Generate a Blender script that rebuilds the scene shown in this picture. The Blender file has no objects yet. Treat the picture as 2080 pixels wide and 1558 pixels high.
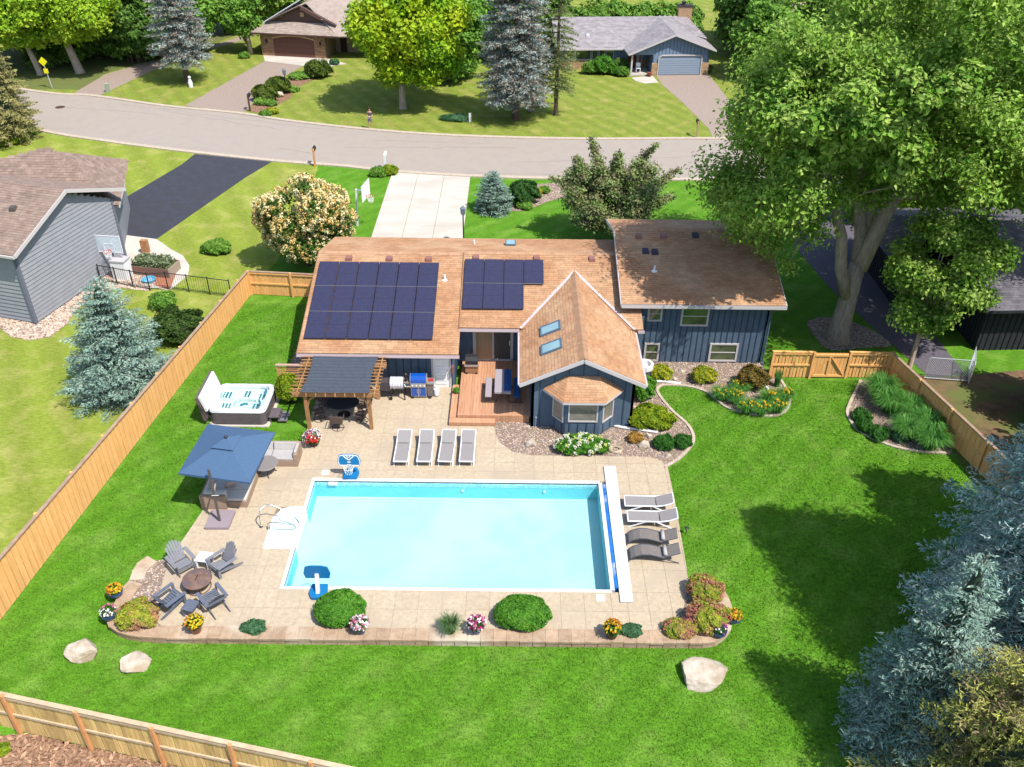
import bpy, bmesh, math, random
import numpy as np
from mathutils import Vector, Matrix, Euler
from mathutils.geometry import tessellate_polygon
PI = math.pi
R = math.radians
random.seed(7)
rng = np.random.default_rng(7)
S = bpy.context.scene
COL = S.collection

# ------------------------------------------------------------------ camera
CAM_H, PITCH, ROLL, FPX = 24.0, R(34.14), R(0.63), 1800.0
_fw = np.array([0.0, math.cos(PITCH), -math.sin(PITCH)])
_r0 = np.array([1.0, 0, 0]); _u0 = np.cross(_r0, _fw)
_r = math.cos(ROLL) * _r0 + math.sin(ROLL) * _u0
_u = -math.sin(ROLL) * _r0 + math.cos(ROLL) * _u0
cam = bpy.data.cameras.new('camera'); camo = bpy.data.objects.new('camera', cam); COL.objects.link(camo)
m = Matrix.Identity(4)
for i in range(3):
    m[i][0] = _r[i]; m[i][1] = _u[i]; m[i][2] = -_fw[i]
m[0][3], m[1][3], m[2][3] = 0, 0, CAM_H
camo.matrix_world = m
cam.sensor_width = 36.0; cam.lens = FPX / 2080.0 * 36.0
cam.clip_start = 0.5; cam.clip_end = 2000
S.camera = camo

# ------------------------------------------------------------------ sky, sun, exposure
SUNV = Vector((0.48, -0.42, 1.0)).normalized()          # towards the sun
W = bpy.data.worlds.new('World'); S.world = W; W.use_nodes = True
nt = W.node_tree; bg = nt.nodes['Background']
sky = nt.nodes.new('ShaderNodeTexSky'); sky.sky_type = 'NISHITA'; sky.sun_disc = False
sky.sun_elevation = math.asin(SUNV.z); sky.sun_rotation = math.atan2(SUNV.x, SUNV.y)
sky.air_density = 1.0; sky.dust_density = 1.0; sky.ozone_density = 1.0
nt.links.new(sky.outputs[0], bg.inputs[0]); bg.inputs[1].default_value = 0.15
sl = bpy.data.lights.new('sun', 'SUN'); sl.energy = 4.1; sl.angle = R(0.5); sl.color = (1.0, 0.96, 0.89)
so = bpy.data.objects.new('sun', sl); COL.objects.link(so)
so.rotation_euler = SUNV.to_track_quat('Z', 'Y').to_euler(); so.location = (0, 0, 60)
S.view_settings.view_transform = 'Standard'; S.view_settings.look = 'None'
S.view_settings.exposure = 0.90; S.view_settings.gamma = 1.0; S.view_settings.use_curve_mapping = False
S.cycles.max_bounces = 5; S.cycles.transparent_max_bounces = 8; S.cycles.diffuse_bounces = 3

# ------------------------------------------------------------------ surveying helpers
def _ray(u, v):
    return _fw + ((u - 1040) / FPX) * _r - ((v - 779) / FPX) * _u
def G(u, v, z=0.0):
    """site survey: the point at height z seen along a line of sight"""
    d = _ray(u, v); t = (z - CAM_H) / d[2]
    return (float(d[0] * t), float(d[1] * t), z)
def onY(u, v, Y):
    d = _ray(u, v); t = Y / d[1]
    return (float(d[0] * t), Y, float(CAM_H + d[2] * t))
def onP(u, v, p0, n):
    d = _ray(u, v); o = np.array([0, 0, CAM_H]); n = np.array(n, float)
    t = ((np.array(p0) - o) @ n) / (d @ n)
    return tuple(float(x) for x in (o + t * d))
def smooth(a, b, x):
    t = min(1, max(0, (x - a) / (b - a))); return t * t * (3 - 2 * t)
def gz(x, y):
    """height of the lawn: falls away south of the pool terrace"""
    if y < 16.24 - 0.202 * (x + 14.76): return -0.3
    return -0.2 * smooth(24.0, 20.6, y) * smooth(-17.2, -13.5, x)

# ------------------------------------------------------------------ materials
def lin(c):
    c = c / 255.0
    return c / 12.92 if c <= 0.04045 else ((c + 0.055) / 1.055) ** 2.4
def P(r, g, b, k=1.0):
    """albedo of something seen in full sun as this sRGB colour"""
    return tuple(min(0.85, lin(x) / 1.75 * k) for x in (r, g, b))
_mats = {}
def mat(name, c1, c2=None, scale=3.0, rough=0.85, bump=0.0, bscale=None, detail=6.0, metal=0.0, spec=0.3,
        vary=0.0, c3=None, scale3=0.4, trans=0.0, stretch=None, contrast=(0.35, 0.65), coat=0.0, c3range=(0.45, 0.62)):
    if name in _mats: return _mats[name]
    m = bpy.data.materials.new(name); m.use_nodes = True; t = m.node_tree; N = t.nodes; L = t.links
    b = N['Principled BSDF']; b.inputs['Roughness'].default_value = rough; b.inputs['Metallic'].default_value = metal
    b.inputs['Specular IOR Level'].default_value = spec
    if coat: b.inputs['Coat Weight'].default_value = coat
    m.diffuse_color = (*c1, 1)
    geo = N.new('ShaderNodeNewGeometry')
    tc = N.new('ShaderNodeTexCoord')
    vec = tc.outputs['Object'] if vary < 0 else geo.outputs['Position']
    if stretch:
        mp = N.new('ShaderNodeMapping'); mp.inputs['Scale'].default_value = stretch
        L.new(vec, mp.inputs[0]); vec = mp.outputs[0]
    col = None
    if c2 is not None:
        n = N.new('ShaderNodeTexNoise'); n.inputs['Scale'].default_value = scale; n.inputs['Detail'].default_value = detail
        n.inputs['Roughness'].default_value = 0.65
        L.new(vec, n.inputs['Vector'])
        mr = N.new('ShaderNodeMapRange'); mr.inputs[1].default_value = contrast[0]; mr.inputs[2].default_value = contrast[1]
        L.new(n.outputs[0], mr.inputs[0])
        mx = N.new('ShaderNodeMix'); mx.data_type = 'RGBA'; mx.inputs[6].default_value = (*c1, 1); mx.inputs[7].default_value = (*c2, 1)
        L.new(mr.outputs[0], mx.inputs[0]); col = mx.outputs[2]
    if c3 is not None:
        n3 = N.new('ShaderNodeTexNoise'); n3.inputs['Scale'].default_value = scale3; n3.inputs['Detail'].default_value = 5
        L.new(vec, n3.inputs['Vector'])
        r3 = N.new('ShaderNodeMapRange'); r3.inputs[1].default_value = c3range[0]; r3.inputs[2].default_value = c3range[1]
        L.new(n3.outputs[0], r3.inputs[0])
        m3 = N.new('ShaderNodeMix'); m3.data_type = 'RGBA'; L.new(r3.outputs[0], m3.inputs[0])
        if col: L.new(col, m3.inputs[6])
        else: m3.inputs[6].default_value = (*c1, 1)
        m3.inputs[7].default_value = (*c3, 1); col = m3.outputs[2]
    v = abs(vary)
    if v:
        oi = N.new('ShaderNodeObjectInfo')
        ad = N.new('ShaderNodeMath'); ad.operation = 'ADD'; L.new(geo.outputs['Random Per Island'], ad.inputs[0]); L.new(oi.outputs['Random'], ad.inputs[1])
        fr = N.new('ShaderNodeMath'); fr.operation = 'FRACT'; L.new(ad.outputs[0], fr.inputs[0])
        mr = N.new('ShaderNodeMapRange'); mr.inputs[3].default_value = 1 - v; mr.inputs[4].default_value = 1 + v
        L.new(fr.outputs[0], mr.inputs[0])
        hs = N.new('ShaderNodeHueSaturation')
        if col: L.new(col, hs.inputs['Color'])
        else: hs.inputs['Color'].default_value = (*c1, 1)
        L.new(mr.outputs[0], hs.inputs['Value'])
        col = hs.outputs[0]
    if col: L.new(col, b.inputs['Base Color'])
    else: b.inputs['Base Color'].default_value = (*c1, 1)
    if bump:
        nb = N.new('ShaderNodeTexNoise'); nb.inputs['Scale'].default_value = bscale or scale * 3; nb.inputs['Detail'].default_value = 4
        L.new(vec, nb.inputs['Vector'])
        bp = N.new('ShaderNodeBump'); bp.inputs['Strength'].default_value = bump; bp.inputs['Distance'].default_value = 0.05
        L.new(nb.outputs[0], bp.inputs['Height']); L.new(bp.outputs[0], b.inputs['Normal'])
    if trans:
        tr = N.new('ShaderNodeBsdfTranslucent')
        if col: L.new(col, tr.inputs[0])
        else: tr.inputs[0].default_value = (*c1, 1)
        ms = N.new('ShaderNodeMixShader'); ms.inputs[0].default_value = trans
        L.new(b.outputs[0], ms.inputs[1]); L.new(tr.outputs[0], ms.inputs[2])
        L.new(ms.outputs[0], N['Material Output'].inputs[0])
    _mats[name] = m
    return m

# ------------------------------------------------------------------ object helpers
def tag(o, label=None, cat=None, group=None, kind=None):
    if label: o['label'] = label
    if cat: o['category'] = cat
    if group: o['group'] = group
    if kind: o['kind'] = kind
    return o
def thing(name, label, cat, loc=(0, 0, 0), rz=0.0, group=None):
    o = bpy.data.objects.new(name, None); COL.objects.link(o)
    o.location = loc; o.rotation_euler = (0, 0, rz); o.empty_display_size = 0.3
    return tag(o, label, cat, group)
def wm(o):
    m = Matrix.Identity(4)
    while o is not None:
        m = o.matrix_basis @ m; o = o.parent
    return m
class MB:
    """collects shapes into one mesh"""
    def __init__(s): s.v = []; s.f = []; s.mi = []; s.k = 0
    def add(s, vs, fs, mi=None):
        o = len(s.v); s.v += [tuple(v) for v in vs]; s.f += [tuple(i + o for i in f) for f in fs]
        s.mi += [s.k if mi is None else mi] * len(fs); return s
    def box(s, x0, x1, y0, y1, z0, z1):
        return s.add([(x0, y0, z0), (x1, y0, z0), (x1, y1, z0), (x0, y1, z0), (x0, y0, z1), (x1, y0, z1), (x1, y1, z1), (x0, y1, z1)],
                     [(0, 3, 2, 1), (4, 5, 6, 7), (0, 1, 5, 4), (1, 2, 6, 5), (2, 3, 7, 6), (3, 0, 4, 7)])
    def obox(s, p0, p1, w, h, up=(0, 0, 1)):
        """bar from p0 to p1, w across, h along up, centred"""
        a = Vector(p0); b = Vector(p1); d = (b - a).normalized(); u = Vector(up)
        x = d.cross(u)
        if x.length < 1e-4: x = d.cross(Vector((1, 0, 0)))
        x.normalize(); u = x.cross(d).normalized(); x = x * w / 2; u = u * h / 2
        vs = [a - x - u, a + x - u, a + x + u, a - x + u, b - x - u, b + x - u, b + x + u, b - x + u]
        return s.add(vs, [(0, 1, 2, 3), (4, 7, 6, 5), (0, 4, 5, 1), (1, 5, 6, 2), (2, 6, 7, 3), (3, 7, 4, 0)])
    def tube(s, pts, r, n=8, closed=False, cap=True):
        pts = [Vector(p) for p in pts]; k = len(pts)
        rs = r if isinstance(r, (list, tuple)) else [r] * k
        o = len(s.v); pu = None
        for i, p in enumerate(pts):
            a = pts[(i - 1) % k] if (i or closed) else p; b = pts[(i + 1) % k] if (i < k - 1 or closed) else p
            d = (b - a).normalized()
            u = pu if pu is not None else (Vector((0, 0, 1)) if abs(d.z) < .9 else Vector((1, 0, 0)))
            x = d.cross(u)
            if x.length < 1e-4: x = d.cross(Vector((0, 1, 0)))
            x.normalize(); u = x.cross(d).normalized(); pu = u
            for j in range(n):
                a_ = 2 * PI * j / n; s.v.append(tuple(p + (x * math.cos(a_) + u * math.sin(a_)) * rs[i]))
        kk = k if closed else k - 1
        for i in range(kk):
            for j in range(n):
                a = o + i * n + j; b = o + i * n + (j + 1) % n; i2 = ((i + 1) % k) * n
                s.f.append((a, b, o + i2 + (j + 1) % n, o + i2 + j)); s.mi.append(s.k)
        if cap and not closed:
            s.f.append(tuple(o + j for j in reversed(range(n)))); s.f.append(tuple(o + (k - 1) * n + j for j in range(n))); s.mi += [s.k, s.k]
        return s
    def lathe(s, c, prof, n=20, sx=1.0, sy=1.0):
        """prof: list of (r, z)"""
        o = len(s.v)
        for r, z in prof:
            for j in range(n):
                a = 2 * PI * j / n; s.v.append((c[0] + r * sx * math.cos(a), c[1] + r * sy * math.sin(a), c[2] + z))
        for i in range(len(prof) - 1):
            for j in range(n):
                s.f.append((o + i * n + j, o + i * n + (j + 1) % n, o + (i + 1) * n + (j + 1) % n, o + (i + 1) * n + j)); s.mi.append(s.k)
        s.f.append(tuple(o + j for j in reversed(range(n)))); s.mi.append(s.k)
        s.f.append(tuple(o + (len(prof) - 1) * n + j for j in range(n))); s.mi.append(s.k)
        return s
    def poly(s, pts, z0=None, z1=None):
        """flat polygon (z0) or prism z0..z1 of 2-D points"""
        pts = [(p[0], p[1]) for p in pts]
        area = sum(pts[i][0] * pts[(i + 1) % len(pts)][1] - pts[(i + 1) % len(pts)][0] * pts[i][1] for i in range(len(pts)))
        if area < 0: pts = pts[::-1]
        n = len(pts)
        tri = tessellate_polygon([[Vector((p[0], p[1], 0)) for p in pts]])
        top = z0 if z1 is None else z1
        def fix(t):
            a, b, c = [pts[i] for i in t]
            return t if (b[0] - a[0]) * (c[1] - a[1]) - (c[0] - a[0]) * (b[1] - a[1]) > 0 else (t[0], t[2], t[1])
        s.add([(p[0], p[1], top) for p in pts], [fix(t) for t in tri])
        if z1 is not None:
            s.add([(p[0], p[1], z0) for p in pts] + [(p[0], p[1], z1) for p in pts], [(i, (i + 1) % n, n + (i + 1) % n, n + i) for i in range(n)])
        return s
    def face(s, pts): return s.add(pts, [tuple(range(len(pts)))])
    def slab(s, pts, t):
        """planar polygon extruded by t along its normal (downwards when t<0)"""
        P3 = [Vector(p) for p in pts]; n = (P3[1] - P3[0]).cross(P3[2] - P3[0]).normalized()
        Q = [p + n * t for p in P3]; k = len(P3)
        return s.add(P3 + Q, [tuple(range(k)), tuple(reversed(range(k, 2 * k)))] + [(i, k + i, k + (i + 1) % k, (i + 1) % k) for i in range(k)])
    def sphere(s, c, rx, ry=None, rz=None, n=10, m_=7, jit=0.0, seed=0):
        ry = ry or rx; rz = rz or rx; rr = random.Random(seed); o = len(s.v)
        s.v.append((c[0], c[1], c[2] - rz))
        for i in range(1, m_):
            t = PI * i / m_
            for j in range(n):
                a = 2 * PI * j / n + i * .3; q = 1 + rr.uniform(-jit, jit)
                s.v.append((c[0] + rx * q * math.sin(t) * math.cos(a), c[1] + ry * q * math.sin(t) * math.sin(a), c[2] - rz * q * math.cos(t)))
        s.v.append((c[0], c[1], c[2] + rz)); e = len(s.v) - 1
        for j in range(n):
            s.f.append((o, o + 1 + (j + 1) % n, o + 1 + j)); s.f.append((e, e - n + j, e - n + (j + 1) % n)); s.mi += [s.k, s.k]
        for i in range(m_ - 2):
            for j in range(n):
                a = o + 1 + i * n + j; b = o + 1 + i * n + (j + 1) % n
                s.f.append((a, b, b + n, a + n)); s.mi.append(s.k)
        return s
    def mesh(s, name, mats, sm=False, xf=None):
        me = bpy.data.meshes.new(name); vs = s.v
        if xf is not None: vs = [tuple(xf @ Vector(v)) for v in vs]
        me.from_pydata(vs, [], s.f)
        for m in (mats if isinstance(mats, (list, tuple)) else [mats]): me.materials.append(m)
        if any(s.mi): me.polygons.foreach_set('material_index', s.mi)
        if sm: me.polygons.foreach_set('use_smooth', [True] * len(s.f))
        me.update(); return me
    def build(s, name, mats, parent=None, w=False, sm=False, bevel=0.0):
        xf = wm(parent).inverted() if (w and parent is not None) else None
        o = bpy.data.objects.new(name, s.mesh(name, mats, sm, xf)); COL.objects.link(o)
        if parent is not None: o.parent = parent
        if bevel:
            b = o.modifiers.new('bevel', 'BEVEL'); b.width = bevel; b.segments = 2; b.limit_method = 'ANGLE'
        return o
def inst(src, parent, loc, rot=(0, 0, 0), scale=(1, 1, 1), name=None):
    """another object sharing a mesh, placed in its parent's space"""
    me = src if isinstance(src, bpy.types.Mesh) else src.data
    o = bpy.data.objects.new(name or me.name.split('.')[0], me); COL.objects.link(o)
    if parent is not None: o.parent = parent
    o.location = loc; o.rotation_euler = rot; o.scale = scale
    return o
def copy_tree(o, parent=None):
    c = o.copy(); COL.objects.link(c); c.parent = parent
    for ch in [x for x in o.children]: copy_tree(ch, c)
    return c
def dup(root, loc, rz, label, scale=None):
    c = copy_tree(root); c.location = loc; c.rotation_euler = (0, 0, rz); c['label'] = label
    if scale: c.scale = scale
    return c
def struct(name, mb, mt, **k):
    o = mb.build(name, mt, **k); o['kind'] = 'structure'; return o
def npmesh(name, verts, quads, mt, smooth_=False):
    """fast mesh from numpy: verts (n,3), quads (m,4)"""
    me = bpy.data.meshes.new(name); nv, nf = len(verts), len(quads); k = quads.shape[1]
    me.vertices.add(nv); me.vertices.foreach_set('co', np.ascontiguousarray(verts, dtype=np.float32).ravel())
    me.loops.add(nf * k); me.loops.foreach_set('vertex_index', quads.astype(np.int32).ravel())
    me.polygons.add(nf); me.polygons.foreach_set('loop_start', np.arange(0, nf * k, k, dtype=np.int32))
    try: me.polygons.foreach_set('loop_total', np.full(nf, k, dtype=np.int32))
    except Exception: pass
    me.materials.append(mt); me.polygons.foreach_set('use_smooth', [smooth_] * nf); me.update(calc_edges=True); return me
def npobj(name, verts, quads, mt, parent=None, w=True):
    if parent is not None and w:
        M_ = np.array(wm(parent).inverted()); verts = verts @ M_[:3, :3].T + M_[:3, 3]
    o = bpy.data.objects.new(name, npmesh(name, verts, quads, mt)); COL.objects.link(o)
    if parent is not None: o.parent = parent
    return o
def unit(a): return a / (np.linalg.norm(a, axis=-1, keepdims=True) + 1e-9)
def leaf_mesh(c, n, size, aspect=1.6, r=None, axis=None):
    """diamond leaves: centres c, facing n"""
    r = r or rng; k = len(c); n = unit(n)
    t = unit(np.cross(n, r.normal(size=(k, 3)))) if axis is None else unit(axis - n * np.sum(axis * n, 1, keepdims=True))
    b = np.cross(n, t)
    s = (size * r.uniform(.65, 1.35, size=(k, 1)))
    fold = n * s * .18
    v = np.stack([c - t * s * aspect / 2, c + b * s / 2 + fold, c + t * s * aspect / 2, c - b * s / 2 + fold], 1).reshape(-1, 3)
    q = np.arange(4 * k).reshape(k, 4)
    return v, q
def merge(parts):
    vs, qs, o = [], [], 0
    for v, q in parts:
        vs.append(v); qs.append(q + o); o += len(v)
    return np.concatenate(vs), np.concatenate(qs)
# ------------------------------------------------------------------ palette
def lawn_mat(name, a, b, c, ang=0.5, sc=1.1, st=0.25):
    m = mat(name, a, b, scale=22, detail=8, rough=.95, spec=.1, bump=.6, bscale=60, c3=c, scale3=.8, contrast=(.38, .62), c3range=(.48, .85))
    t = m.node_tree; N = t.nodes; L = t.links; bs = N['Principled BSDF']
    src = bs.inputs['Base Color'].links[0].from_socket
    geo = [n for n in N if n.type == 'NEW_GEOMETRY'][0]
    mp = N.new('ShaderNodeMapping'); mp.inputs['Rotation'].default_value = (0, 0, ang); L.new(geo.outputs['Position'], mp.inputs[0])
    w = N.new('ShaderNodeTexWave'); w.inputs['Scale'].default_value = sc * .5; w.inputs['Distortion'].default_value = 1.2; w.inputs['Detail Scale'].default_value = .7
    w.inputs['Detail'].default_value = 3; L.new(mp.outputs[0], w.inputs[0])
    fn = N.new('ShaderNodeTexNoise'); fn.inputs['Scale'].default_value = 3.5; fn.inputs['Detail'].default_value = 9; fn.inputs['Roughness'].default_value = .75
    mp2 = N.new('ShaderNodeMapping'); mp2.inputs['Rotation'].default_value = (0, 0, -ang); mp2.inputs['Scale'].default_value = (1, 2.2, 1); L.new(geo.outputs['Position'], mp2.inputs[0]); L.new(mp2.outputs[0], fn.inputs[0])
    ad = N.new('ShaderNodeMath'); ad.operation = 'MULTIPLY_ADD'; ad.inputs[1].default_value = st; ad.inputs[2].default_value = 1 - st / 2; L.new(w.outputs[1], ad.inputs[0])
    a2 = N.new('ShaderNodeMapRange'); a2.inputs[1].default_value = .3; a2.inputs[2].default_value = .7; a2.inputs[3].default_value = .68; a2.inputs[4].default_value = 1.35; L.new(fn.outputs[0], a2.inputs[0])
    mu = N.new('ShaderNodeMath'); mu.operation = 'MULTIPLY'; L.new(ad.outputs[0], mu.inputs[0]); L.new(a2.outputs[0], mu.inputs[1])
    hs = N.new('ShaderNodeHueSaturation'); L.new(src, hs.inputs['Color']); L.new(mu.outputs[0], hs.inputs['Value']); L.new(hs.outputs[0], bs.inputs['Base Color'])
    return m
M_lawn = lawn_mat('lawn_grass', P(112, 166, 46), P(84, 138, 30), P(138, 176, 74), ang=.75, sc=.6, st=.14)
M_lawn_n = lawn_mat('dry_lawn_grass', P(166, 176, 74), P(130, 154, 52), P(196, 188, 112), ang=-.5, sc=.3, st=.16)
M_lawn_f = lawn_mat('far_lawn_grass', P(158, 168, 74), P(120, 142, 50), P(188, 176, 104), ang=-.55, sc=.42, st=.16)
M_road = mat('weathered_asphalt', P(190, 178, 164), P(174, 162, 150), scale=14, bump=.15, bscale=60, c3=P(180, 166, 156), scale3=1.1)
M_kerb = mat('kerb_concrete', P(222, 205, 184), P(196, 178, 158), scale=5, bump=.1)
M_conc = mat('pale_concrete', P(228, 219, 206), P(218, 208, 195), scale=2.2, bump=.1, bscale=30, c3=P(210, 200, 186), scale3=.7, stretch=(.4, 1, 1))
M_asph = mat('fresh_asphalt', P(74, 75, 82), P(60, 61, 68), scale=18, bump=.2, bscale=70, c3=P(70, 72, 84), scale3=1.6)
M_asph2 = mat('old_grey_asphalt', P(120, 112, 122), P(98, 92, 104), scale=9, bump=.2, bscale=60)
M_patio = mat('stamped_concrete', P(216, 198, 170), P(200, 180, 152), scale=7, detail=10, bump=.3, bscale=30, c3=P(200, 182, 158), scale3=.55, vary=.035, contrast=(.38, .62), c3range=(.52, .68))
M_patiobase = mat('joint_mortar', P(204, 184, 156))
M_pathm = mat('path_asphalt', P(186, 166, 152), P(160, 142, 128), scale=6, bump=.1)
M_mulch = mat('bark_mulch', P(186, 148, 118), P(128, 92, 72), scale=9, detail=8, bump=.8, bscale=14, contrast=(.4, .6))
M_rockbed = mat('rock_bed_base', P(176, 152, 132), P(130, 110, 96), scale=16, bump=.6, bscale=25)
M_pebble = mat('river_pebble', P(226, 204, 184), P(196, 170, 150), scale=3, vary=.3, c3=P(176, 160, 154), scale3=5)
M_pebble_l = mat('pale_river_rock', P(226, 206, 186), P(196, 168, 148), scale=3, vary=.25)
M_soil = mat('woodland_floor', P(110, 136, 56), P(120, 110, 70), scale=2.0, detail=8, bump=.5)
M_dirt = mat('shaded_dirt', P(150, 112, 88), P(100, 84, 60), scale=1.6, detail=8, bump=.4, c3=P(110, 120, 60), scale3=.5)
M_boulder = mat('boulder_granite', P(232, 218, 200), P(206, 188, 166), scale=2.5, bump=.5, bscale=8, c3=P(190, 170, 144), scale3=1.4, vary=-.05)
M_block = mat('wall_block', P(206, 178, 148), P(180, 150, 122), scale=4, bump=.4, bscale=20, vary=.1, c3=P(222, 204, 180), scale3=.35, c3range=(.52, .62))
M_white = mat('white_plastic', (.62, .62, .615), rough=.45)
M_whitep = mat('white_paint', (.74, .74, .72), (.62, .62, .6), scale=3, rough=.6)
M_coping = mat('white_coping', (.62, .62, .60), (.55, .54, .52), scale=4, rough=.55)

# ------------------------------------------------------------------ curves
def catmull(pts, k=5, closed=False):
    out = []; n = len(pts)
    for i in range(n if closed else n - 1):
        p0 = pts[(i - 1) % n] if (closed or i) else pts[0]; p1 = pts[i]; p2 = pts[(i + 1) % n]
        p3 = pts[(i + 2) % n] if (closed or i + 2 < n) else pts[-1]
        for j in range(k):
            t = j / k
            out.append(tuple(.5 * ((2 * p1[a]) + (-p0[a] + p2[a]) * t + (2 * p0[a] - 5 * p1[a] + 4 * p2[a] - p3[a]) * t * t + (-p0[a] + 3 * p1[a] - 3 * p2[a] + p3[a]) * t ** 3) for a in (0, 1)))
    if not closed: out.append(tuple(pts[-1][:2]))
    return out
def gp(px): return [G(u, v)[:2] for u, v in px]
def ribbon(mb, pts, w, z0, z1, side=0.0):
    """strip of width w along pts; side shifts it left(+)/right(-)"""
    n = len(pts); L_, R_ = [], []
    for i, p in enumerate(pts):
        a = pts[max(0, i - 1)]; b = pts[min(n - 1, i + 1)]
        dx, dy = b[0] - a[0], b[1] - a[1]; l = math.hypot(dx, dy) or 1; nx, ny = -dy / l, dx / l
        L_.append((p[0] + nx * (side + w / 2), p[1] + ny * (side + w / 2))); R_.append((p[0] + nx * (side - w / 2), p[1] + ny * (side - w / 2)))
    for i in range(n - 1):
        q = [R_[i], R_[i + 1], L_[i + 1], L_[i]]
        vs = [(*a, z0) for a in q] + [(*a, z1) for a in q]
        mb.add(vs, [(4, 5, 6, 7), (0, 1, 5, 4), (2, 3, 7, 6), (1, 2, 6, 5), (3, 0, 4, 7)])
    return mb
def inpoly(x, y, pts):
    c = False; n = len(pts); j = n - 1
    for i in range(n):
        if (pts[i][1] > y) != (pts[j][1] > y) and x < (pts[j][0] - pts[i][0]) * (y - pts[i][1]) / (pts[j][1] - pts[i][1]) + pts[i][0]: c = not c
        j = i
    return c
def pt_inpoly(P_, pts):
    x, y = P_[:, 0], P_[:, 1]; c = np.zeros(len(P_), bool); n = len(pts); j = n - 1
    for i in range(n):
        yi, yj, xi, xj = pts[i][1], pts[j][1], pts[i][0], pts[j][0]
        if yi != yj: c ^= ((yi > y) != (yj > y)) & (x < (xj - xi) * (y - yi) / (yj - yi) + xi)
        j = i
    return c
def clip(poly, x0, x1, y0, y1):
    def cut(P_, f, inter):
        o = []
        for i in range(len(P_)):
            a, b = P_[i - 1], P_[i]; fa, fb = f(a), f(b)
            if fb:
                if not fa: o.append(inter(a, b))
                o.append(b)
            elif fa: o.append(inter(a, b))
        return o
    def ix(x): return lambda a, b: (x, a[1] + (b[1] - a[1]) * (x - a[0]) / (b[0] - a[0]))
    def iy(y): return lambda a, b: (a[0] + (b[0] - a[0]) * (y - a[1]) / (b[1] - a[1]), y)
    p = cut(poly, lambda q: q[0] >= x0, ix(x0))
    if p: p = cut(p, lambda q: q[0] <= x1, ix(x1))
    if p: p = cut(p, lambda q: q[1] >= y0, iy(y0))
    if p: p = cut(p, lambda q: q[1] <= y1, iy(y1))
    return p
def area(p): return abs(sum(p[i - 1][0] * p[i][1] - p[i][0] * p[i - 1][1] for i in range(len(p)))) / 2
def pebbles(name, poly, n, size, mt, z=0.012, hole=None, parent=None, zf=None):
    xs = [p[0] for p in poly]; ys = [p[1] for p in poly]
    c = np.stack([rng.uniform(min(xs), max(xs), n * 3), rng.uniform(min(ys), max(ys), n * 3)], 1)
    k = pt_inpoly(c, poly)
    if hole: k &= ~pt_inpoly(c, hole)
    c = c[k][:n]; n = len(c)
    s = size * rng.uniform(.5, 1.35, (n, 1)); a = rng.uniform(0, PI, n); e = rng.uniform(.6, 1, (n, 1))
    ca, sa = np.cos(a), np.sin(a)
    zz = np.full(n, z) if zf is None else np.array([zf(*p) for p in c]) + z
    base = [(1, 0, .2), (0, 1, .25), (-1, 0, .2), (0, -1, .25), (.3, .2, .75), (-.35, .05, .68)]
    V = []
    for bx, by, bz in base:
        x = bx * s[:, 0] * .5; y = by * s[:, 0] * .5 * e[:, 0]
        V.append(np.stack([c[:, 0] + x * ca - y * sa, c[:, 1] + x * sa + y * ca, zz + bz * s[:, 0] * .45], 1))
    V = np.stack(V, 1).reshape(-1, 3)
    f = np.array([(0, 1, 4), (1, 2, 5), (1, 5, 4), (2, 3, 5), (3, 0, 4), (3, 4, 5)])
    F = (f[None] + (np.arange(n) * 6)[:, None, None]).reshape(-1, 3)
    o = npobj(name, V, F, mt, parent); o['kind'] = 'stuff'; return o

# ------------------------------------------------------------------ ground
PX0, PX1, PY0, PY1 = -8.12, 3.62, 22.2, 28.05            # inside faces of the pool
def ground():
    xs = [-400, -200, -120, -80, -55, -40] + list(np.arange(-32, 32.01, .5)) + [40, 55, 80, 120, 200, 400]
    ys = [-60, -20, 0] + list(np.arange(8, 60.01, .5)) + [70, 85, 100, 130, 170, 240, 400, 700]
    vs = [(x, y, gz(x, y)) for y in ys for x in xs]; nx = len(xs); q = []
    for j in range(len(ys) - 1):
        for i in range(nx - 1):
            if xs[i] >= -10.01 and xs[i + 1] <= 5.01 and ys[j] >= 21.4 and ys[j + 1] <= 28.51: continue
            q.append((j * nx + i, j * nx + i + 1, (j + 1) * nx + i + 1, (j + 1) * nx + i))
    o = npobj('ground', np.array(vs), np.array(q), M_lawn); o['kind'] = 'structure'
ground()
def sheet(name, pts, mt, z):
    mb = MB(); mb.poly(pts, z); return struct(name, mb, mt)
FL = [(-18.4, 12.0), (-14.75, 44.0)]                                     # line of the west fence
sheet('neighbour_lawn', [(-120, 20), (-20, 17.4), (-17.95, 16.95), FL[1], (-13.9, 52), (-15.0, 68), (-120, 90)], M_lawn_n, .004)
near = gp([(-700, 60), (-300, 178), (57, 261), (202, 286), (370, 308), (555, 328), (700, 339), (790, 349), (955, 359), (1120, 364), (1290, 366), (1460, 366), (1700, 362), (2080, 350), (2700, 320)])
far = gp([(-700, 40), (-300, 120), (64, 184), (188, 194), (337, 215), (488, 230), (572, 243), (700, 258), (850, 271), (1000, 278), (1200, 282), (1390, 281), (1475, 281), (1750, 276), (2080, 266), (2700, 240)])
near = catmull(near, 4); far = catmull(far, 4)
sheet('far_lawn', far + [(160, 200), (-160, 200)], M_lawn_f, .004)
sheet('road', near + far[::-1], M_road, .010)
ck = MB(); cg = np.random.default_rng(4)
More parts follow.
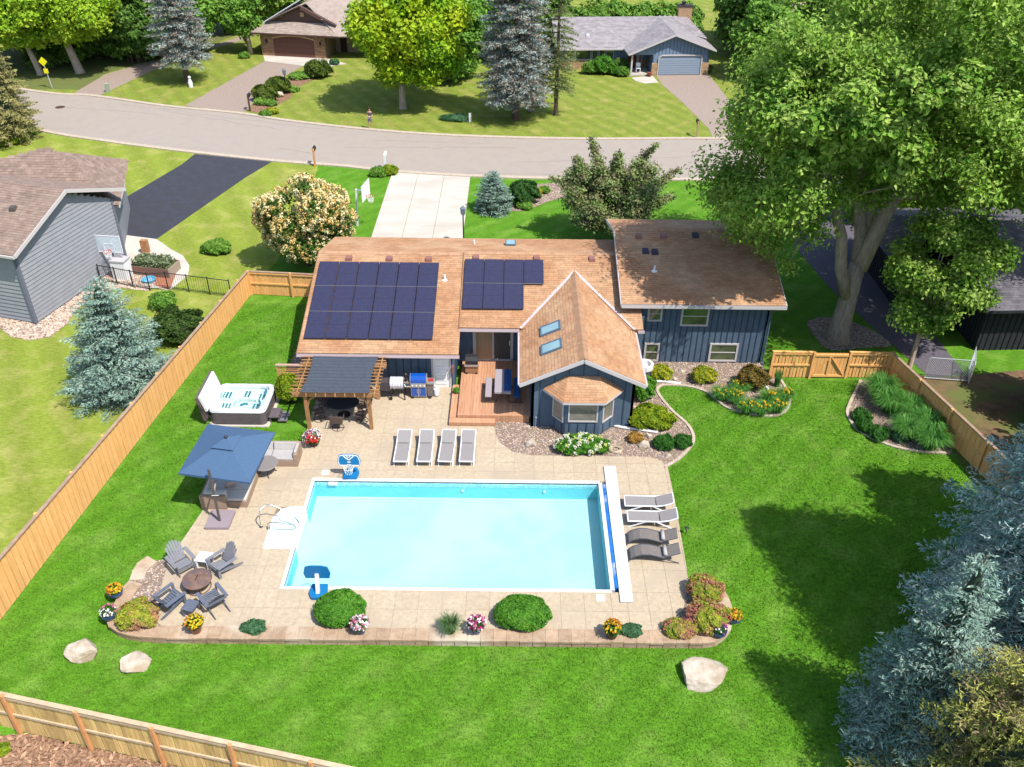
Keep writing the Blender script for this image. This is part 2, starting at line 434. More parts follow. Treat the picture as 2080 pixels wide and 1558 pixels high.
for (u0, v0, u1, v1) in ((250, 212, 700, 268), (330, 225, 560, 262), (700, 300, 1050, 300), (760, 285, 1000, 292), (100, 215, 320, 232), (1050, 330, 1400, 318), (560, 300, 640, 312), (870, 350, 1200, 356)):
    a_ = G(u0, v0); b_ = G(u1, v1); nn_ = 26; ribbon(ck, [(a_[0] + (b_[0] - a_[0]) * i / nn_ + cg.normal() * .05, a_[1] + (b_[1] - a_[1]) * i / nn_ + cg.normal() * .09) for i in range(nn_ + 1)], .035, .011, .0145)
struct('road_cracks', ck, mat('crack_sealer', P(150, 136, 128)))
kb = MB(); ribbon(kb, near, .42, .0, .085, side=.1); struct('kerb', kb, M_kerb)
kb = MB(); ribbon(kb, far, .42, .0, .085, side=-.1); struct('kerb', kb, M_kerb)
# driveways and paths
dr = MB()
DX = [-9.05, -7.1, -5.15, -3.22]
for i in range(3):
    for j, (y0, y1) in enumerate([(44.6, 47.6), (47.6, 50.6), (50.6, 53.6), (53.6, 56.6), (56.6, 59.6), (59.6, 62.35)]):
        b = MB(); yy = .27 if j == 5 else 0
        k0 = (3 - i) / 3 * .75 if j == 5 else 0; k1 = (2 - i) / 3 * .75 if j == 5 else 0
        b.poly([(DX[i] + .012, y0 + .012), (DX[i + 1] - .012, y0 + .012), (DX[i + 1] - .012, y1 + k1), (DX[i] + .012, y1 + k0)], .0, .03)
        if i == 0 and j == 0: dro = thing('driveway', None, None, ((DX[0] + DX[3]) / 2, 50, 0)); del_ = None; dro['kind'] = 'structure'
        b.build('slab', M_conc, dro, w=True)
sheet('driveway', gp([(396, 313), (368, 335), (300, 375), (236, 412), (225, 475), (318, 486), (420, 415), (500, 360), (552, 329)]), M_asph, .014)
sheet('walkway', gp([(225, 474), (318, 486), (345, 505), (372, 520), (385, 540), (382, 560), (345, 590), (308, 585), (290, 560), (255, 530), (243, 505)]), M_conc, .018)
sheet('driveway', gp([(375, 215), (488, 230), (500, 226), (530, 190), (578, 155), (618, 133), (538, 124)]), M_pathm, .014)
sheet('driveway_apron', gp([(538, 124), (618, 134), (650, 138), (705, 130), (660, 118), (534, 110)]), M_conc, .018)
sheet('driveway', gp([(1332, 152), (1345, 172), (1390, 212), (1440, 262), (1448, 281), (1560, 281), (1500, 230), (1455, 170), (1438, 151)]), M_pathm, .014)
sheet('walkway', gp([(1283, 158), (1325, 154), (1338, 168), (1310, 170), (1290, 164)]), M_conc, .018)
sheet('footpath', gp([(150, 189), (190, 194), (203, 194), (279, 158), (347, 126), (424, 101), (498, 81), (520, 70), (500, 68), (480, 77), (390, 105), (293, 128), (215, 151)]), M_pathm, .014)
sheet('driveway', gp([(1640, 366), (1850, 362), (1800, 470), (1800, 560), (1850, 620), (1960, 760), (1890, 768), (1800, 690), (1690, 590), (1612, 500), (1622, 440)]), M_asph2, .014)
sheet('woodland_floor', gp([(-400, 60), (-400, -120), (500, -60), (560, 20), (480, 72), (390, 102), (290, 126), (212, 150), (170, 182), (64, 181), (-100, 160)]), M_soil, .008)
sheet('dirt_yard', gp([(1815, 768), (1810, 745), (1890, 768), (1990, 760), (2200, 740), (2400, 900), (2000, 1000), (1940, 925)]), M_dirt, .006)

# ------------------------------------------------------------------ pool
def rect_ring(mb, x0, x1, y0, y1, w, z0, z1):
    mb.box(x0 - w, x0, y0, y1, z0, z1); mb.box(x1, x1 + w, y0, y1, z0, z1)
    mb.box(x0 - w, x1 + w, y1, y1 + w, z0, z1); mb.box(x0 - w, x1 + w, y0 - w, y0, z0, z1)
M_liner = mat('pool_liner', (.38, .55, .57), (.34, .52, .55), scale=.8, rough=.6, c3=(.42, .56, .57), scale3=.5)
M_linerw = mat('pool_wall_liner', (.17, .53, .60), (.14, .48, .56), scale=1.2, rough=.6)
M_tile = mat('pool_tile_band', (.36, .60, .64), (.16, .46, .54), scale=11, rough=.4, contrast=(.4, .6))
AX, AY0, AY1 = -9.25, 24.2, 26.3
pool = thing('swimming_pool', 'rectangular swimming pool with white coping and pale turquoise water', 'pool', (-2.25, 25.1, 0))
D = .84
b = MB(); b.face([(PX0, PY0, -D), (PX1, PY0, -D), (PX1, PY1, -D), (PX0, PY1, -D)]); b.build('pool_floor', M_liner, pool, w=True)
def wallquad(b, a, c, zt=.0, zb=-D): b.add([(a[0], a[1], zb), (c[0], c[1], zb), (c[0], c[1], zt), (a[0], a[1], zt)], [(0, 1, 2, 3)])
b = MB()
wallquad(b, (PX0, PY1), (PX1, PY1)); wallquad(b, (PX1, PY1), (PX1, PY0)); wallquad(b, (PX1, PY0), (PX0, PY0))
wallquad(b, (PX0, PY0), (PX0, AY0)); wallquad(b, (PX0, AY1), (PX0, PY1)); b.build('pool_wall', M_linerw, pool, w=True)
b = MB()
b.box(PX0 + .003, PX1 - .003, PY1 - .012, PY1 - .003, -.26, -.05); b.box(PX1 - .012, PX1 - .003, PY0 + .02, PY1 - .02, -.26, -.05); b.box(PX0 + .003, PX0 + .012, AY1, PY1 - .02, -.26, -.05); b.box(PX0 + .003, PX0 + .012, PY0 + .02, AY0, -.26, -.05)
b.build('tile_band', M_tile, pool, w=True)
st = MB(); st.poly([(AX + .35, AY1), (PX0 + .02, AY1 + .0), (PX0 + .02, AY0 + .02), (AX, AY0), (AX, AY0 + .2), (AX + .02, AY1 - .5)], -D, -.22); 
st.build('pool_steps', M_white, pool, w=True)
for k, (zz, xx) in enumerate([]):
    s2 = MB(); s2.box(PX0 + xx - .3 if k else PX0 + .25, PX0 + xx, AY0 + .02, AY1 - .02, -D, zz); s2.build('pool_step', M_white, pool, w=True)
b = MB(); b.poly([(AX + .05, AY0), (AX + .05, AY1 - .55), (AX + .3, AY1 - .08), (AX + .6, AY1), (PX0, AY1), (PX0, AY1 + .001), (PX0, AY1 + .12), (AX + .55, AY1 + .12), (AX + .2, AY1 + .0), (AX - .08, AY1 - .5), (AX - .08, AY0 - .12), (PX0, AY0 - .12), (PX0, AY0)], -.3, .05)
b.box(PX0 - .12, PX0, AY1 + .12, PY1, -.1, .05); b.box(PX0 - .12, PX0, PY0, AY0 - .12, -.1, .05)
b.box(PX0 - .12, PX1 + .05, PY1, PY1 + .14, -.1, .05); b.box(PX0 - .12, PX1 + .05, PY0 - .12, PY0, -.1, .05); b.box(PX1 + .0, PX1 + .09, PY0, PY1, -.1, .05)
b.build('coping', M_coping, pool, w=True)
# water surface
mw = bpy.data.materials.new('pool_water'); mw.use_nodes = True; t = mw.node_tree; N = t.nodes; L = t.links
for n in list(N):
    if n.type != 'OUTPUT_MATERIAL': N.remove(n)
out = [n for n in N if n.type == 'OUTPUT_MATERIAL'][0]
tr = N.new('ShaderNodeBsdfTransparent'); tr.inputs[0].default_value = (.84, .975, .985, 1)
gl = N.new('ShaderNodeBsdfGlossy'); gl.inputs['Roughness'].default_value = .04
fr = N.new('ShaderNodeFresnel'); fr.inputs[0].default_value = 1.33
nz = N.new('ShaderNodeTexNoise'); nz.inputs['Scale'].default_value = 2.6; nz.inputs['Detail'].default_value = 3
bp = N.new('ShaderNodeBump'); bp.inputs['Strength'].default_value = .25; bp.inputs['Distance'].default_value = .05
geo = N.new('ShaderNodeNewGeometry'); L.new(geo.outputs['Position'], nz.inputs['Vector']); L.new(nz.outputs[0], bp.inputs['Height'])
L.new(bp.outputs[0], gl.inputs['Normal']); L.new(bp.outputs[0], fr.inputs['Normal'])
mx = N.new('ShaderNodeMixShader'); L.new(fr.outputs[0], mx.inputs[0]); L.new(tr.outputs[0], mx.inputs[1]); L.new(gl.outputs[0], mx.inputs[2]); L.new(mx.outputs[0], out.inputs[0])
b = MB(); b.poly([(PX0, PY0), (PX1, PY0), (PX1, PY1), (PX0, PY1), (PX0, AY1), (AX + .5, AY1), (AX + .05, AY1 - .5), (AX + .05, AY0), (PX0, AY0)], -.13); b.build('water', mw, pool, w=True)
b = MB(); b.box(-7.55, -7.2, PY1 - .09, PY1 - .013, -.16, -.03); b.build('skimmer', M_white, pool, w=True)
for x in (-2.0, 1.4):
    b = MB(); b.tube([(x, PY1 - .013, -.42), (x, PY1 - .05, -.42)], .06, 10); b.build('inlet', M_white, pool, w=True)
# cover housing with the blue rolled cover in its slot
M_alu = mat('brushed_lid', (.56, .58, .60), (.50, .52, .54), scale=5, rough=.45, metal=.2)
M_bluev = mat('blue_cover_vinyl', (.012, .10, .36), (.02, .16, .5), scale=3, rough=.35, bump=.8, bscale=3, c3=(.25, .3, .42), scale3=.9, c3range=(.6, .66))
cv = thing('pool_cover_housing', 'long silver lid over a rolled blue cover at the right end of the pool', 'pool cover', (4.1, 25.1, 0))
a, c_ = G(1226, 950), G(1250, 950); e, f = G(1260, 1226), G(1286, 1226)
b = MB(); b.poly([a, c_, f, e], .06, .10); b.build('lid', M_alu, cv, w=True)
b = MB(); b.tube([(3.85, 22.3, -.05), (3.85, 28.0, -.05)], .11, 14); b.build('rolled_cover', M_bluev, cv, w=True)
b = MB(); b.box(3.72, 4.15, PY0 - .03, PY1 + .03, -.25, -.235); b.box(4.02, 4.05, PY0, PY1, -.24, .02); b.build('slot', mat('slot_dark', (.03, .04, .06)), cv, w=True)
b = MB(); b.box(3.715, 3.765, PY0 - .05, PY1 + .05, -.02, .07); b.build('rail', M_alu, cv, w=True)
# handrail
M_steel = mat('stainless_steel', (.55, .55, .55), rough=.22, metal=1.0)
hr = thing('pool_handrail', 'bent stainless steel grab rail over the white pool steps', 'handrail', (-9.2, 25.4, 0))
b = MB()
p = [(-9.66, 25.24, .03), (-9.66, 25.26, .45), (-9.64, 25.4, .72), (-9.5, 25.6, .8), (-9.25, 25.66, .8), (-8.75, 25.6, .55), (-8.4, 25.5, .32), (-8.22, 25.36, .24), (-8.25, 25.24, .22), (-8.5, 25.18, .24), (-9.05, 25.17, .36), (-9.3, 25.16, .32), (-9.36, 25.16, .2), (-9.36, 25.16, .03)]
pp = [Vector(q) for q in p]; sm = []
for i in range(len(pp) - 1):
    for j in range(3):
        t_ = j / 3; p0 = pp[max(0, i - 1)]; p1 = pp[i]; p2 = pp[i + 1]; p3 = pp[min(len(pp) - 1, i + 2)]
        sm.append(.5 * ((2 * p1) + (p2 - p0) * t_ + (2 * p0 - 5 * p1 + 4 * p2 - p3) * t_ * t_ + (3 * p1 - p0 - 3 * p2 + p3) * t_ ** 3))
b.tube(sm + [pp[-1]], .024, 8); b.build('rail', M_steel, hr, w=True, sm=True)
for q_ in ((-9.66, 25.24, .03), (-9.36, 25.16, .03)): b = MB(); b.lathe(q_, [(.07, 0), (.07, .02)], 12); b.build('flange', M_steel, hr, w=True)

# ------------------------------------------------------------------ terrace slabs
PAT = gp([(655, 772), (617, 897)]) + gp([(470, 896), (438, 985), (412, 1038), (380, 1085), (344, 1138), (318, 1225), (318, 1262), (332, 1278)]) + \
      gp([(1330, 1286), (1388, 1240), (1398, 1175), (1385, 1100), (1370, 1015), (1356, 950), (1344, 937), (1318, 929), (1080, 926), (1040, 919), (1012, 897), (1003, 867)]) + [(-2.55, 31.9), (-2.55, 35.03), (-9.45, 35.03)]
pat = thing('patio', None, None, (-2.5, 27, 0)); pat['kind'] = 'structure'
b = MB()
holes = [(PX0 - .1, PX1 + .03, PY0 - .1, PY1 + .12), (AX - .06, PX0 - .1, AY0 - .1, AY1 + .1), (3.6, 4.16, PY0 - .04, PY1 + .04)]
xl = sorted([-14.5, -13.7, -12.9, -12.1, -11.3, -10.5, AX - .06, -9.0, PX0 - .1] + [PX0 - .1 + .835 * i for i in range(1, 14)] + [3.6, 4.16, 4.9, 5.7, 6.5, 7.3, 8.1])
yl = sorted([19.2, 20.3, 21.2, PY0 - .1, 23.2, AY0 - .1, 25.3, AY1 + .1, 27.4, PY1 + .12, 28.75, 29.35, 30.3, 31.3, 32.4, 33.5, 34.4, 35.3])
for i in range(len(xl) - 1):
    for j in range(len(yl) - 1):
        cx, cy = (xl[i] + xl[i + 1]) / 2, (yl[j] + yl[j + 1]) / 2
        if any(h[0] < cx < h[1] and h[2] < cy < h[3] for h in holes): continue
        g = .005
        p = clip(PAT, xl[i] + g, xl[i + 1] - g, yl[j] + g, yl[j + 1] - g)
        if len(p) < 3 or area(p) < .01: continue
        c = MB(); c.poly(p, .0, .035); c.build('slab', M_patio, pat, w=True)
        q = clip(PAT, xl[i], xl[i + 1], yl[j], yl[j + 1]); b.poly(q, -.45, .022)
b.build('slab_bed', M_patiobase, pat, w=True)
for u, v, lb in ((661, 961, 'white square skimmer lid in the paving behind the pool, beside the hoop'), (1220, 1216, 'white square skimmer lid in the paving near the silver lid\'s lower end')):
    x, y, z = G(u, v); b = MB(); b.box(x - .15, x + .15, y - .15, y + .15, .035, .05); tag(b.build('skimmer_lid', M_white, bevel=.01), lb, 'lid')
# bed strip behind the retaining wall
BED = gp([(318, 1262), (332, 1278), (1330, 1286), (1388, 1240), (1398, 1175), (1450, 1172), (1470, 1215), (1478, 1260), (1462, 1288), (1430, 1296), (400, 1288), (300, 1284), (250, 1268), (240, 1240), (262, 1200), (300, 1140), (344, 1138), (318, 1225)])
b = MB(); b.poly(BED, -.4, .02); struct('gravel_bed', b, M_rockbed)
pebbles('pebbles', BED, 4200, .085, M_pebble, .02)
# retaining wall: caps and face blocks, each a piece
WL = [G(u, v, 0.05)[:2] for u, v in [(300, 1130), (274, 1150), (262, 1182), (245, 1200), (228, 1235), (215, 1260), (230, 1282), (275, 1294), (340, 1298), (480, 1299), (800, 1302), (1100, 1305), (1400, 1308), (1450, 1306), (1478, 1288), (1490, 1262), (1484, 1225), (1468, 1195), (1455, 1168)]]
wall = thing('retaining_wall', 'low tan block retaining wall with cap stones curving round the south edge of the terrace', 'retaining wall', (-2, 20, -.3))
dense = catmull(WL, 10); acc = 0; last = dense[0]; pts = [dense[0]]
for p in dense[1:]:
    while math.dist(last, p) >= .44:
        t_ = .44 / math.dist(last, p); last = (last[0] + (p[0] - last[0]) * t_, last[1] + (p[1] - last[1]) * t_); pts.append(last)
cap_me = MB().box(-.217, .217, -.2, .34, 0, .09).mesh('cap_stone', M_block); blk_me = MB().box(-.21, .21, -.16, .16, 0, .145).mesh('wall_block', M_block)
for i in range(len(pts) - 1):
    a, c = pts[i], pts[i + 1]; an = math.atan2(c[1] - a[1], c[0] - a[0]); mx_, my_ = (a[0] + c[0]) / 2 + 2, (a[1] + c[1]) / 2 - 20
    nx, ny = -math.sin(an) * .2, math.cos(an) * .2
    inst(cap_me, wall, (mx_ + nx, my_ + ny, .3 + .0 + rng.uniform(-.006, .006)), (0, 0, an + rng.uniform(-.02, .02)), (1, rng.uniform(.95, 1.08), 1))
    for k in range(3): inst(blk_me, wall, (mx_ + nx * .9, my_ + ny * .9, .3 - .15 * (k + 1)), (0, 0, an + rng.uniform(-.03, .03)), (1, 1, 1))

# ------------------------------------------------------------------ planting beds
def bed(name, pts, n, size, mt=M_pebble, base=M_rockbed, z=.012, edge=None, hole=None):
    b = MB(); b.poly(pts, z); struct(name, b, base); pebbles('pebbles', pts, n, size, mt, z, hole)
e1 = catmull(gp([(1350, 950), (1380, 932), (1405, 905), (1408, 885), (1395, 862), (1365, 835), (1340, 805), (1336, 790), (1352, 783), (1400, 786), (1440, 800), (1475, 828), (1520, 840), (1565, 846), (1592, 838), (1603, 820), (1600, 797), (1585, 772)]), 5)
BED1 = gp([(1003, 867), (1012, 897), (1040, 919), (1080, 926), (1318, 929), (1344, 937)]) + e1 + [(12.6, 36.5), (12.5, 37.5), (5.4, 37.5), (5.4, 32.3), (-.7, 32.3)]
bed('pebble_bed', BED1, 9000, .085)
def edging(pts, label):
    b = MB(); ribbon(b, pts, .13, 0, .07); return struct('bed_edging', b, M_kerb)
edging(e1, '')
e2 = catmull(gp([(1748, 773), (1738, 795), (1724, 825), (1722, 845), (1745, 876), (1800, 903), (1860, 917), (1930, 922)]), 5)
bed('pebble_bed', e2 + [(19.3, 30.6), (18.4, 36.2)], 2600, .08); edging(e2, '')
RB = gp([(-60, 625), (-60, 672), (0, 668), (25, 685), (60, 692), (100, 685), (135, 660), (150, 635), (185, 605), (240, 585), (300, 592), (314, 575), (300, 548), (254, 528), (78, 650)])
bed('rock_bed', RB, 5200, .15, M_pebble_l, z=.014)
IB = catmull(gp([(1035, 428), (1075, 425), (1120, 408), (1175, 398), (1240, 400), (1200, 380), (1130, 372), (1060, 380), (1020, 400)]), 4, True)
bed('pebble_bed', IB, 2600, .1, z=.014)
bed('mulch_bed', gp([(502, 226), (520, 204), (550, 190), (600, 148), (660, 135), (640, 160), (600, 180), (590, 200), (560, 215), (548, 232)]), 1500, .1, M_mulch, M_mulch, z=.016)
bed('tree_ring', catmull(gp([(1640, 655), (1660, 690), (1690, 712), (1760, 706), (1810, 702), (1770, 670), (1730, 655), (1680, 645)]), 4, True), 2500, .1, z=.012)
bed('pebble_bed', [(-11.0, 35.4), (-9.9, 35.2), (-9.7, 44.5), (-11.0, 44.5)], 1500, .1, z=.012)
# ------------------------------------------------------------------ building materials
M_shingle = mat('cedar_brown_shingle', P(204, 156, 116), P(188, 138, 100), scale=1.3, vary=.14, c3=P(208, 166, 128), scale3=.5)
M_shbase = mat('shingle_underlay', P(180, 136, 102), P(168, 124, 92), scale=4)
M_shcap = mat('ridge_shingle', P(202, 158, 124), P(188, 146, 112), scale=2, vary=.12)
M_shin_g = mat('grey_brown_shingle', P(172, 148, 134), P(146, 124, 110), scale=2, vary=.14)
M_shin_h1 = mat('tan_shingle', P(190, 172, 160), P(168, 150, 138), scale=2, vary=.12)
M_shin_h2 = mat('pale_grey_shingle', P(178, 170, 172), P(156, 148, 150), scale=2, vary=.12)
M_shin_d = mat('dark_grey_shingle', P(128, 122, 130), P(100, 96, 104), scale=2, vary=.16)
M_navy = mat('navy_siding', P(88, 106, 124, 1.3), P(78, 96, 114, 1.3), scale=3, rough=.7)
M_navyd = mat('navy_batten', P(64, 86, 108, 1.0), rough=.7)
M_grays = mat('grey_lap_siding', P(152, 153, 158, 1.3), P(142, 144, 150, 1.3), scale=2, rough=.75)
M_grayt = mat('grey_corner_trim', P(120, 126, 140), rough=.7)
M_dkside = mat('charcoal_siding', P(52, 54, 60), P(40, 42, 48), scale=3)
M_trim = mat('white_trim', P(222, 214, 212), rough=.6)
M_gutter = mat('pink_white_gutter', P(226, 206, 206), rough=.5)
M_brownt = mat('brown_trim', P(96, 70, 60), rough=.6)
M_brick = mat('mixed_brick', P(206, 166, 124), P(140, 96, 70), scale=9, vary=.25)
M_brickj = mat('brick_mortar', P(176, 150, 126))
M_garage = mat('brown_garage_door', P(120, 78, 66), rough=.6)
M_dkglass = mat('window_glass', (.035, .05, .03), (.10, .13, .05), scale=1.1, rough=.06, spec=.9, coat=.5)
M_glass2 = mat('interior_glass', (.13, .12, .10), (.20, .18, .15), scale=1.5, rough=.05, spec=.8)
M_skyg = mat('skylight_glass', (.16, .27, .30), (.24, .36, .36), scale=.6, rough=.06, spec=.9)
M_vent = mat('roof_vent', P(160, 112, 104), rough=.6)
M_solar = mat('solar_cell', (.024, .023, .052), (.030, .028, .060), scale=6, rough=.25, spec=.6, vary=-.03)
M_solarf = mat('solar_frame', (.02, .02, .035), rough=.4)
M_rail = mat('panel_rail', (.26, .25, .25), rough=.4, metal=.6)
M_deck = mat('deck_board', P(226, 172, 134), P(208, 150, 112), scale=2, vary=.1, stretch=(8, .6, 1))
M_fence = mat('cedar_fence_board', P(238, 182, 116, 1.35), P(226, 166, 98, 1.35), scale=2, vary=.07, stretch=(3, 3, .7))
M_fencet = mat('grey_fence_cap', P(198, 164, 136), P(170, 140, 120), scale=3)
M_fence2 = mat('weathered_fence_board', P(222, 188, 124, 1.35), P(196, 160, 98, 1.35), scale=2.5, vary=.2, stretch=(4, 4, .6))
M_fence2p = mat('cedar_post', P(214, 156, 104, 1.3), P(196, 136, 86, 1.3), scale=3, vary=.08)
M_fence2r = mat('pale_fence_rail', P(232, 206, 170), P(206, 180, 146), scale=3)
M_black = mat('black_metal', (.018, .018, .02), rough=.5)
M_lumber = mat('pergola_lumber', P(204, 156, 106), P(180, 130, 84), scale=3, vary=.08)

NSH = [300]                                             # individually built shingles left
TABME = {}
def tab_mesh(mt, w, h):
    k = (mt.name, w)
    if k not in TABME: TABME[k] = MB().add([(-w / 2, 0, .0), (w / 2, 0, .0), (w / 2, h, .0), (-w / 2, h, .0), (-w / 2, 0, .024), (w / 2, 0, .024), (w / 2, h, .004), (-w / 2, h, .004)], [(4, 5, 6, 7), (0, 1, 5, 4), (1, 2, 6, 5), (3, 0, 4, 7)]).mesh('shingle', mt)
    return TABME[k]
def shingles(parent, O, a, b, poly, mt, course=.14, tab=.31, single=0, seed=1, holes=()):
    """courses of tabs over a planar roof: O eave origin, a along the eave, b up the slope; poly in (a,b) coordinates"""
    O = Vector(O); a = Vector(a).normalized(); b = Vector(b).normalized(); n = a.cross(b).normalized(); rr = random.Random(seed)
    xs = [p[0] for p in poly]; ys = [p[1] for p in poly]; x0, x1, y0, y1 = min(xs), max(xs), min(ys), max(ys)
    c, W_ = [], []; y = y0; row = 0; k_single = []
    rows = int((y1 - y0) / course)
    for r_ in range(rows + 1):
        y = y0 + r_ * course; x = x0 + (-tab * rr.choice([0, .33, .5, .66]))
        while x < x1:
            w = tab * rr.choice([.7, 1, 1, 1.25]); xa, xb = max(x, x0), min(x + w, x1); x += w
            if xb - xa < .03: continue
            # clip tab ends to the outline of the roof
            yy = min(y + course * .5, y1 - .01)
            ia, ib = inpoly(xa + .01, yy, poly), inpoly(xb - .01, yy, poly)
            if not ia and not ib: continue
            if ia != ib:
                lo, hi = (xa, xb)
                for _ in range(7):
                    md = (lo + hi) / 2
                    if inpoly(md, yy, poly) == ia: lo = md
                    else: hi = md
                if ia: xb = lo
                else: xa = lo
                if xb - xa < .02: continue
            c.append(((xa + xb) / 2, y, xb - xa, rr.uniform(.7, 1.2)))
    R3 = Matrix((a, b, n)).transposed(); rot = R3.to_euler()
    take = c[:single] if single else []
    me = tab_mesh(mt, 1.0, course * 1.35) if take else None
    off = wm(parent).inverted()
    for (x, y, w, t_) in take:
        p = off @ (O + a * x + b * y + n * .004)
        inst(me, parent, p, rot, (w - .008, 1, t_))
    rest = np.array(c[single:])
    if len(rest):
        x, y, w, t_ = rest.T; hw = w / 2 - .004; h = course * 1.35; top = .024 * t_
        V = []
        for sx, yy, zz in [(-1, 0, 0 * top), (1, 0, 0 * top), (1, h, 0 * top), (-1, h, 0 * top), (-1, 0, top), (1, 0, top), (1, h, .004 + 0 * top), (-1, h, .004 + 0 * top)]:
            lx = x + sx * hw; ly = np.minimum(y + yy, y1); V.append(np.stack([lx, ly, zz + .004], 1))
        V = np.stack(V, 1).reshape(-1, 3)
        f = np.array([(4, 5, 6, 7), (0, 1, 5, 4), (1, 2, 6, 5), (3, 0, 4, 7)]); F = (f[None] + (np.arange(len(rest)) * 8)[:, None, None]).reshape(-1, 4)
        Wd = np.array(O)[None] + V[:, :1] * np.array(a)[None] + V[:, 1:2] * np.array(b)[None] + V[:, 2:] * np.array(n)[None]
        o = npobj('shingle_field', Wd, F, mt, parent); o['kind'] = 'stuff'
def ridge_caps(parent, p0, p1, mt, w=.3, n=None, drop=.45):
    """bent cap shingles along a ridge, one piece each"""
    a, b = Vector(p0), Vector(p1); L_ = (b - a).length; n = n or int(L_ / .18); d = (b - a).normalized(); s = d.cross(Vector((0, 0, 1))).normalized()
    me = MB().add([(-w / 2, 0, -w / 2 * drop), (0, 0, .02), (w / 2, 0, -w / 2 * drop), (w / 2, .24, -w / 2 * drop - .012), (0, .24, .008), (-w / 2, .24, -w / 2 * drop - .012)], [(0, 1, 4, 5), (1, 2, 3, 4)]).mesh('ridge_cap', mt)
    off = wm(parent).inverted(); rz = math.atan2(d.y, d.x) - PI / 2
    for i in range(n):
        p = off @ (a + d * (L_ * i / n)) ; inst(me, parent, (p.x, p.y, p.z + .035), (math.asin(d.z), 0, rz))
def window(parent, O, a, w, h, name='window', fr=.09, n_h=1, n_v=0, gm=None, proud=.05, fm=None, nrm=None):
    """window on a wall: O lower-left corner, a along wall (outside seen, left to right); frame, pane, sash bar"""
    O = Vector(O); a = Vector(a).normalized(); z = Vector((0, 0, 1)); n = (nrm or a.cross(z)).normalized(); fm = fm or M_trim
    b = MB()
    def bar(x0, x1, z0, z1, d0=-.02, d1=proud):
        vs = [O + a * x + z * q + n * dd for dd in (d0, d1) for x, q in ((x0, z0), (x1, z0), (x1, z1), (x0, z1))]
        b.add(vs, [(4, 5, 6, 7), (3, 2, 1, 0), (0, 1, 5, 4), (1, 2, 6, 5), (2, 3, 7, 6), (3, 0, 4, 7)])
    bar(0, w, 0, fr); bar(0, w, h - fr, h); bar(0, fr, fr, h - fr); bar(w - fr, w, fr, h - fr)
    for i in range(n_h): bar(fr, w - fr, h * (i + 1) / (n_h + 1) - .02, h * (i + 1) / (n_h + 1) + .02, -.01, proud - .015)
    for i in range(n_v): bar(w * (i + 1) / (n_v + 1) - .03, w * (i + 1) / (n_v + 1) + .03, fr, h - fr, -.01, proud - .01)
    f = b.build(name, fm, parent, w=True)
    c = MB(); c.face([O + a * x + z * q + n * .012 for x, q in ((fr, fr), (w - fr, fr), (w - fr, h - fr), (fr, h - fr))]); c.build('pane', gm or M_dkglass, f, w=True)
    return f
def wall_sheet(parent, pts, mt=None, t=-.12, name='wall'):
    b = MB(); b.slab(pts, t); return b.build(name, mt or M_navy, parent, w=True)
def battens(parent, O, a, L_, z0, ztop, mt, step=.41, n=None, w=.045, skip=()):
    """vertical battens, each a piece; ztop may be a function of the distance along the wall"""
    a = Vector(a).normalized(); nn = (n or a.cross(Vector((0, 0, 1)))).normalized(); off = wm(parent).inverted(); rz = math.atan2(a.y, a.x)
    me = MB().box(-w / 2, w / 2, -.03, .0, 0, 1).mesh('batten', mt); x = step * .6
    while x < L_ - .05:
        zt = ztop(x) if callable(ztop) else ztop
        segs = [(z0, zt)]
        for (a0, a1, b0, b1) in skip:
            if a0 < x < a1:
                ns = []
                for s0, s1 in segs:
                    if b0 > s0: ns.append((s0, min(s1, b0)))
                    if b1 < s1: ns.append((max(s0, b1), s1))
                segs = ns
        for s0, s1 in segs:
            if s1 - s0 > .05:
                p = off @ (Vector(O) + a * x); inst(me, parent, (p.x, p.y, s0 - wm(parent).translation.z), (0, 0, rz), (1, 1, s1 - s0))
        x += step
def roof_panel(parent, pts, mt=None, t=-.14, name='roof'):
    """pts 3-D outline counter-clockwise seen from above"""
    b = MB(); b.slab(pts, t); return b.build(name, mt or M_shbase, parent, w=True)

# ------------------------------------------------------------------ THE BLUE HOUSE
H = thing('house', 'navy board-and-batten split-level house with orange-brown shingle roofs, solar panels and a gabled sunroom', 'house', (1.5, 38, 0))
SL = .294; E0Y, E0Z = 34.37, 2.25; RY = 40.95; RZ = E0Z + SL * (RY - E0Y)
def zA(y): return E0Z + SL * (y - E0Y)
bA = Vector((0, 1, SL)).normalized(); SA = math.sqrt(1 + SL * SL)
# garage block roof (A): left of the step, and main block (B): slightly prouder
rA = roof_panel(H, [(-9.87, E0Y, E0Z), (-2.47, E0Y, E0Z), (-2.47, RY, RZ), (-9.87, RY, RZ)])
shingles(rA, (-9.87, E0Y, E0Z), (1, 0, 0), bA, [(0, 0), (7.4, 0), (7.4, (RY - E0Y) * SA), (0, (RY - E0Y) * SA)], M_shingle, single=170, seed=3)
UP = .07; BEY = 35.92
def zB(y): return zA(y) + UP
rB = roof_panel(H, [(-2.5, BEY, zB(BEY)), (6.15, BEY, zB(BEY)), (6.15, RY, zB(RY)), (-2.5, RY, zB(RY))])
sx = 3.05; szr = 3.88; sev = 2.62; sl2 = (szr - sev) / 2.7         # sunroom gable: ridge x, ridge z, eave z
ymeet = E0Y + (szr - UP - E0Z) / SL
xL, xR = sx - 2.7, sx + 2.7
shingles(rB, (-2.5, BEY, zB(BEY)), (1, 0, 0), bA, [(0, 0), (xL + 2.5 - .02, 0), (sx + 2.5, (ymeet - BEY) * SA), (xR + 2.5 + .02, 0), (8.65, 0), (8.65, (RY - BEY) * SA), (0, (RY - BEY) * SA)], M_shingle, single=0, seed=5)
REY = 45.0; rz_ = RZ - .27 * (REY - RY)
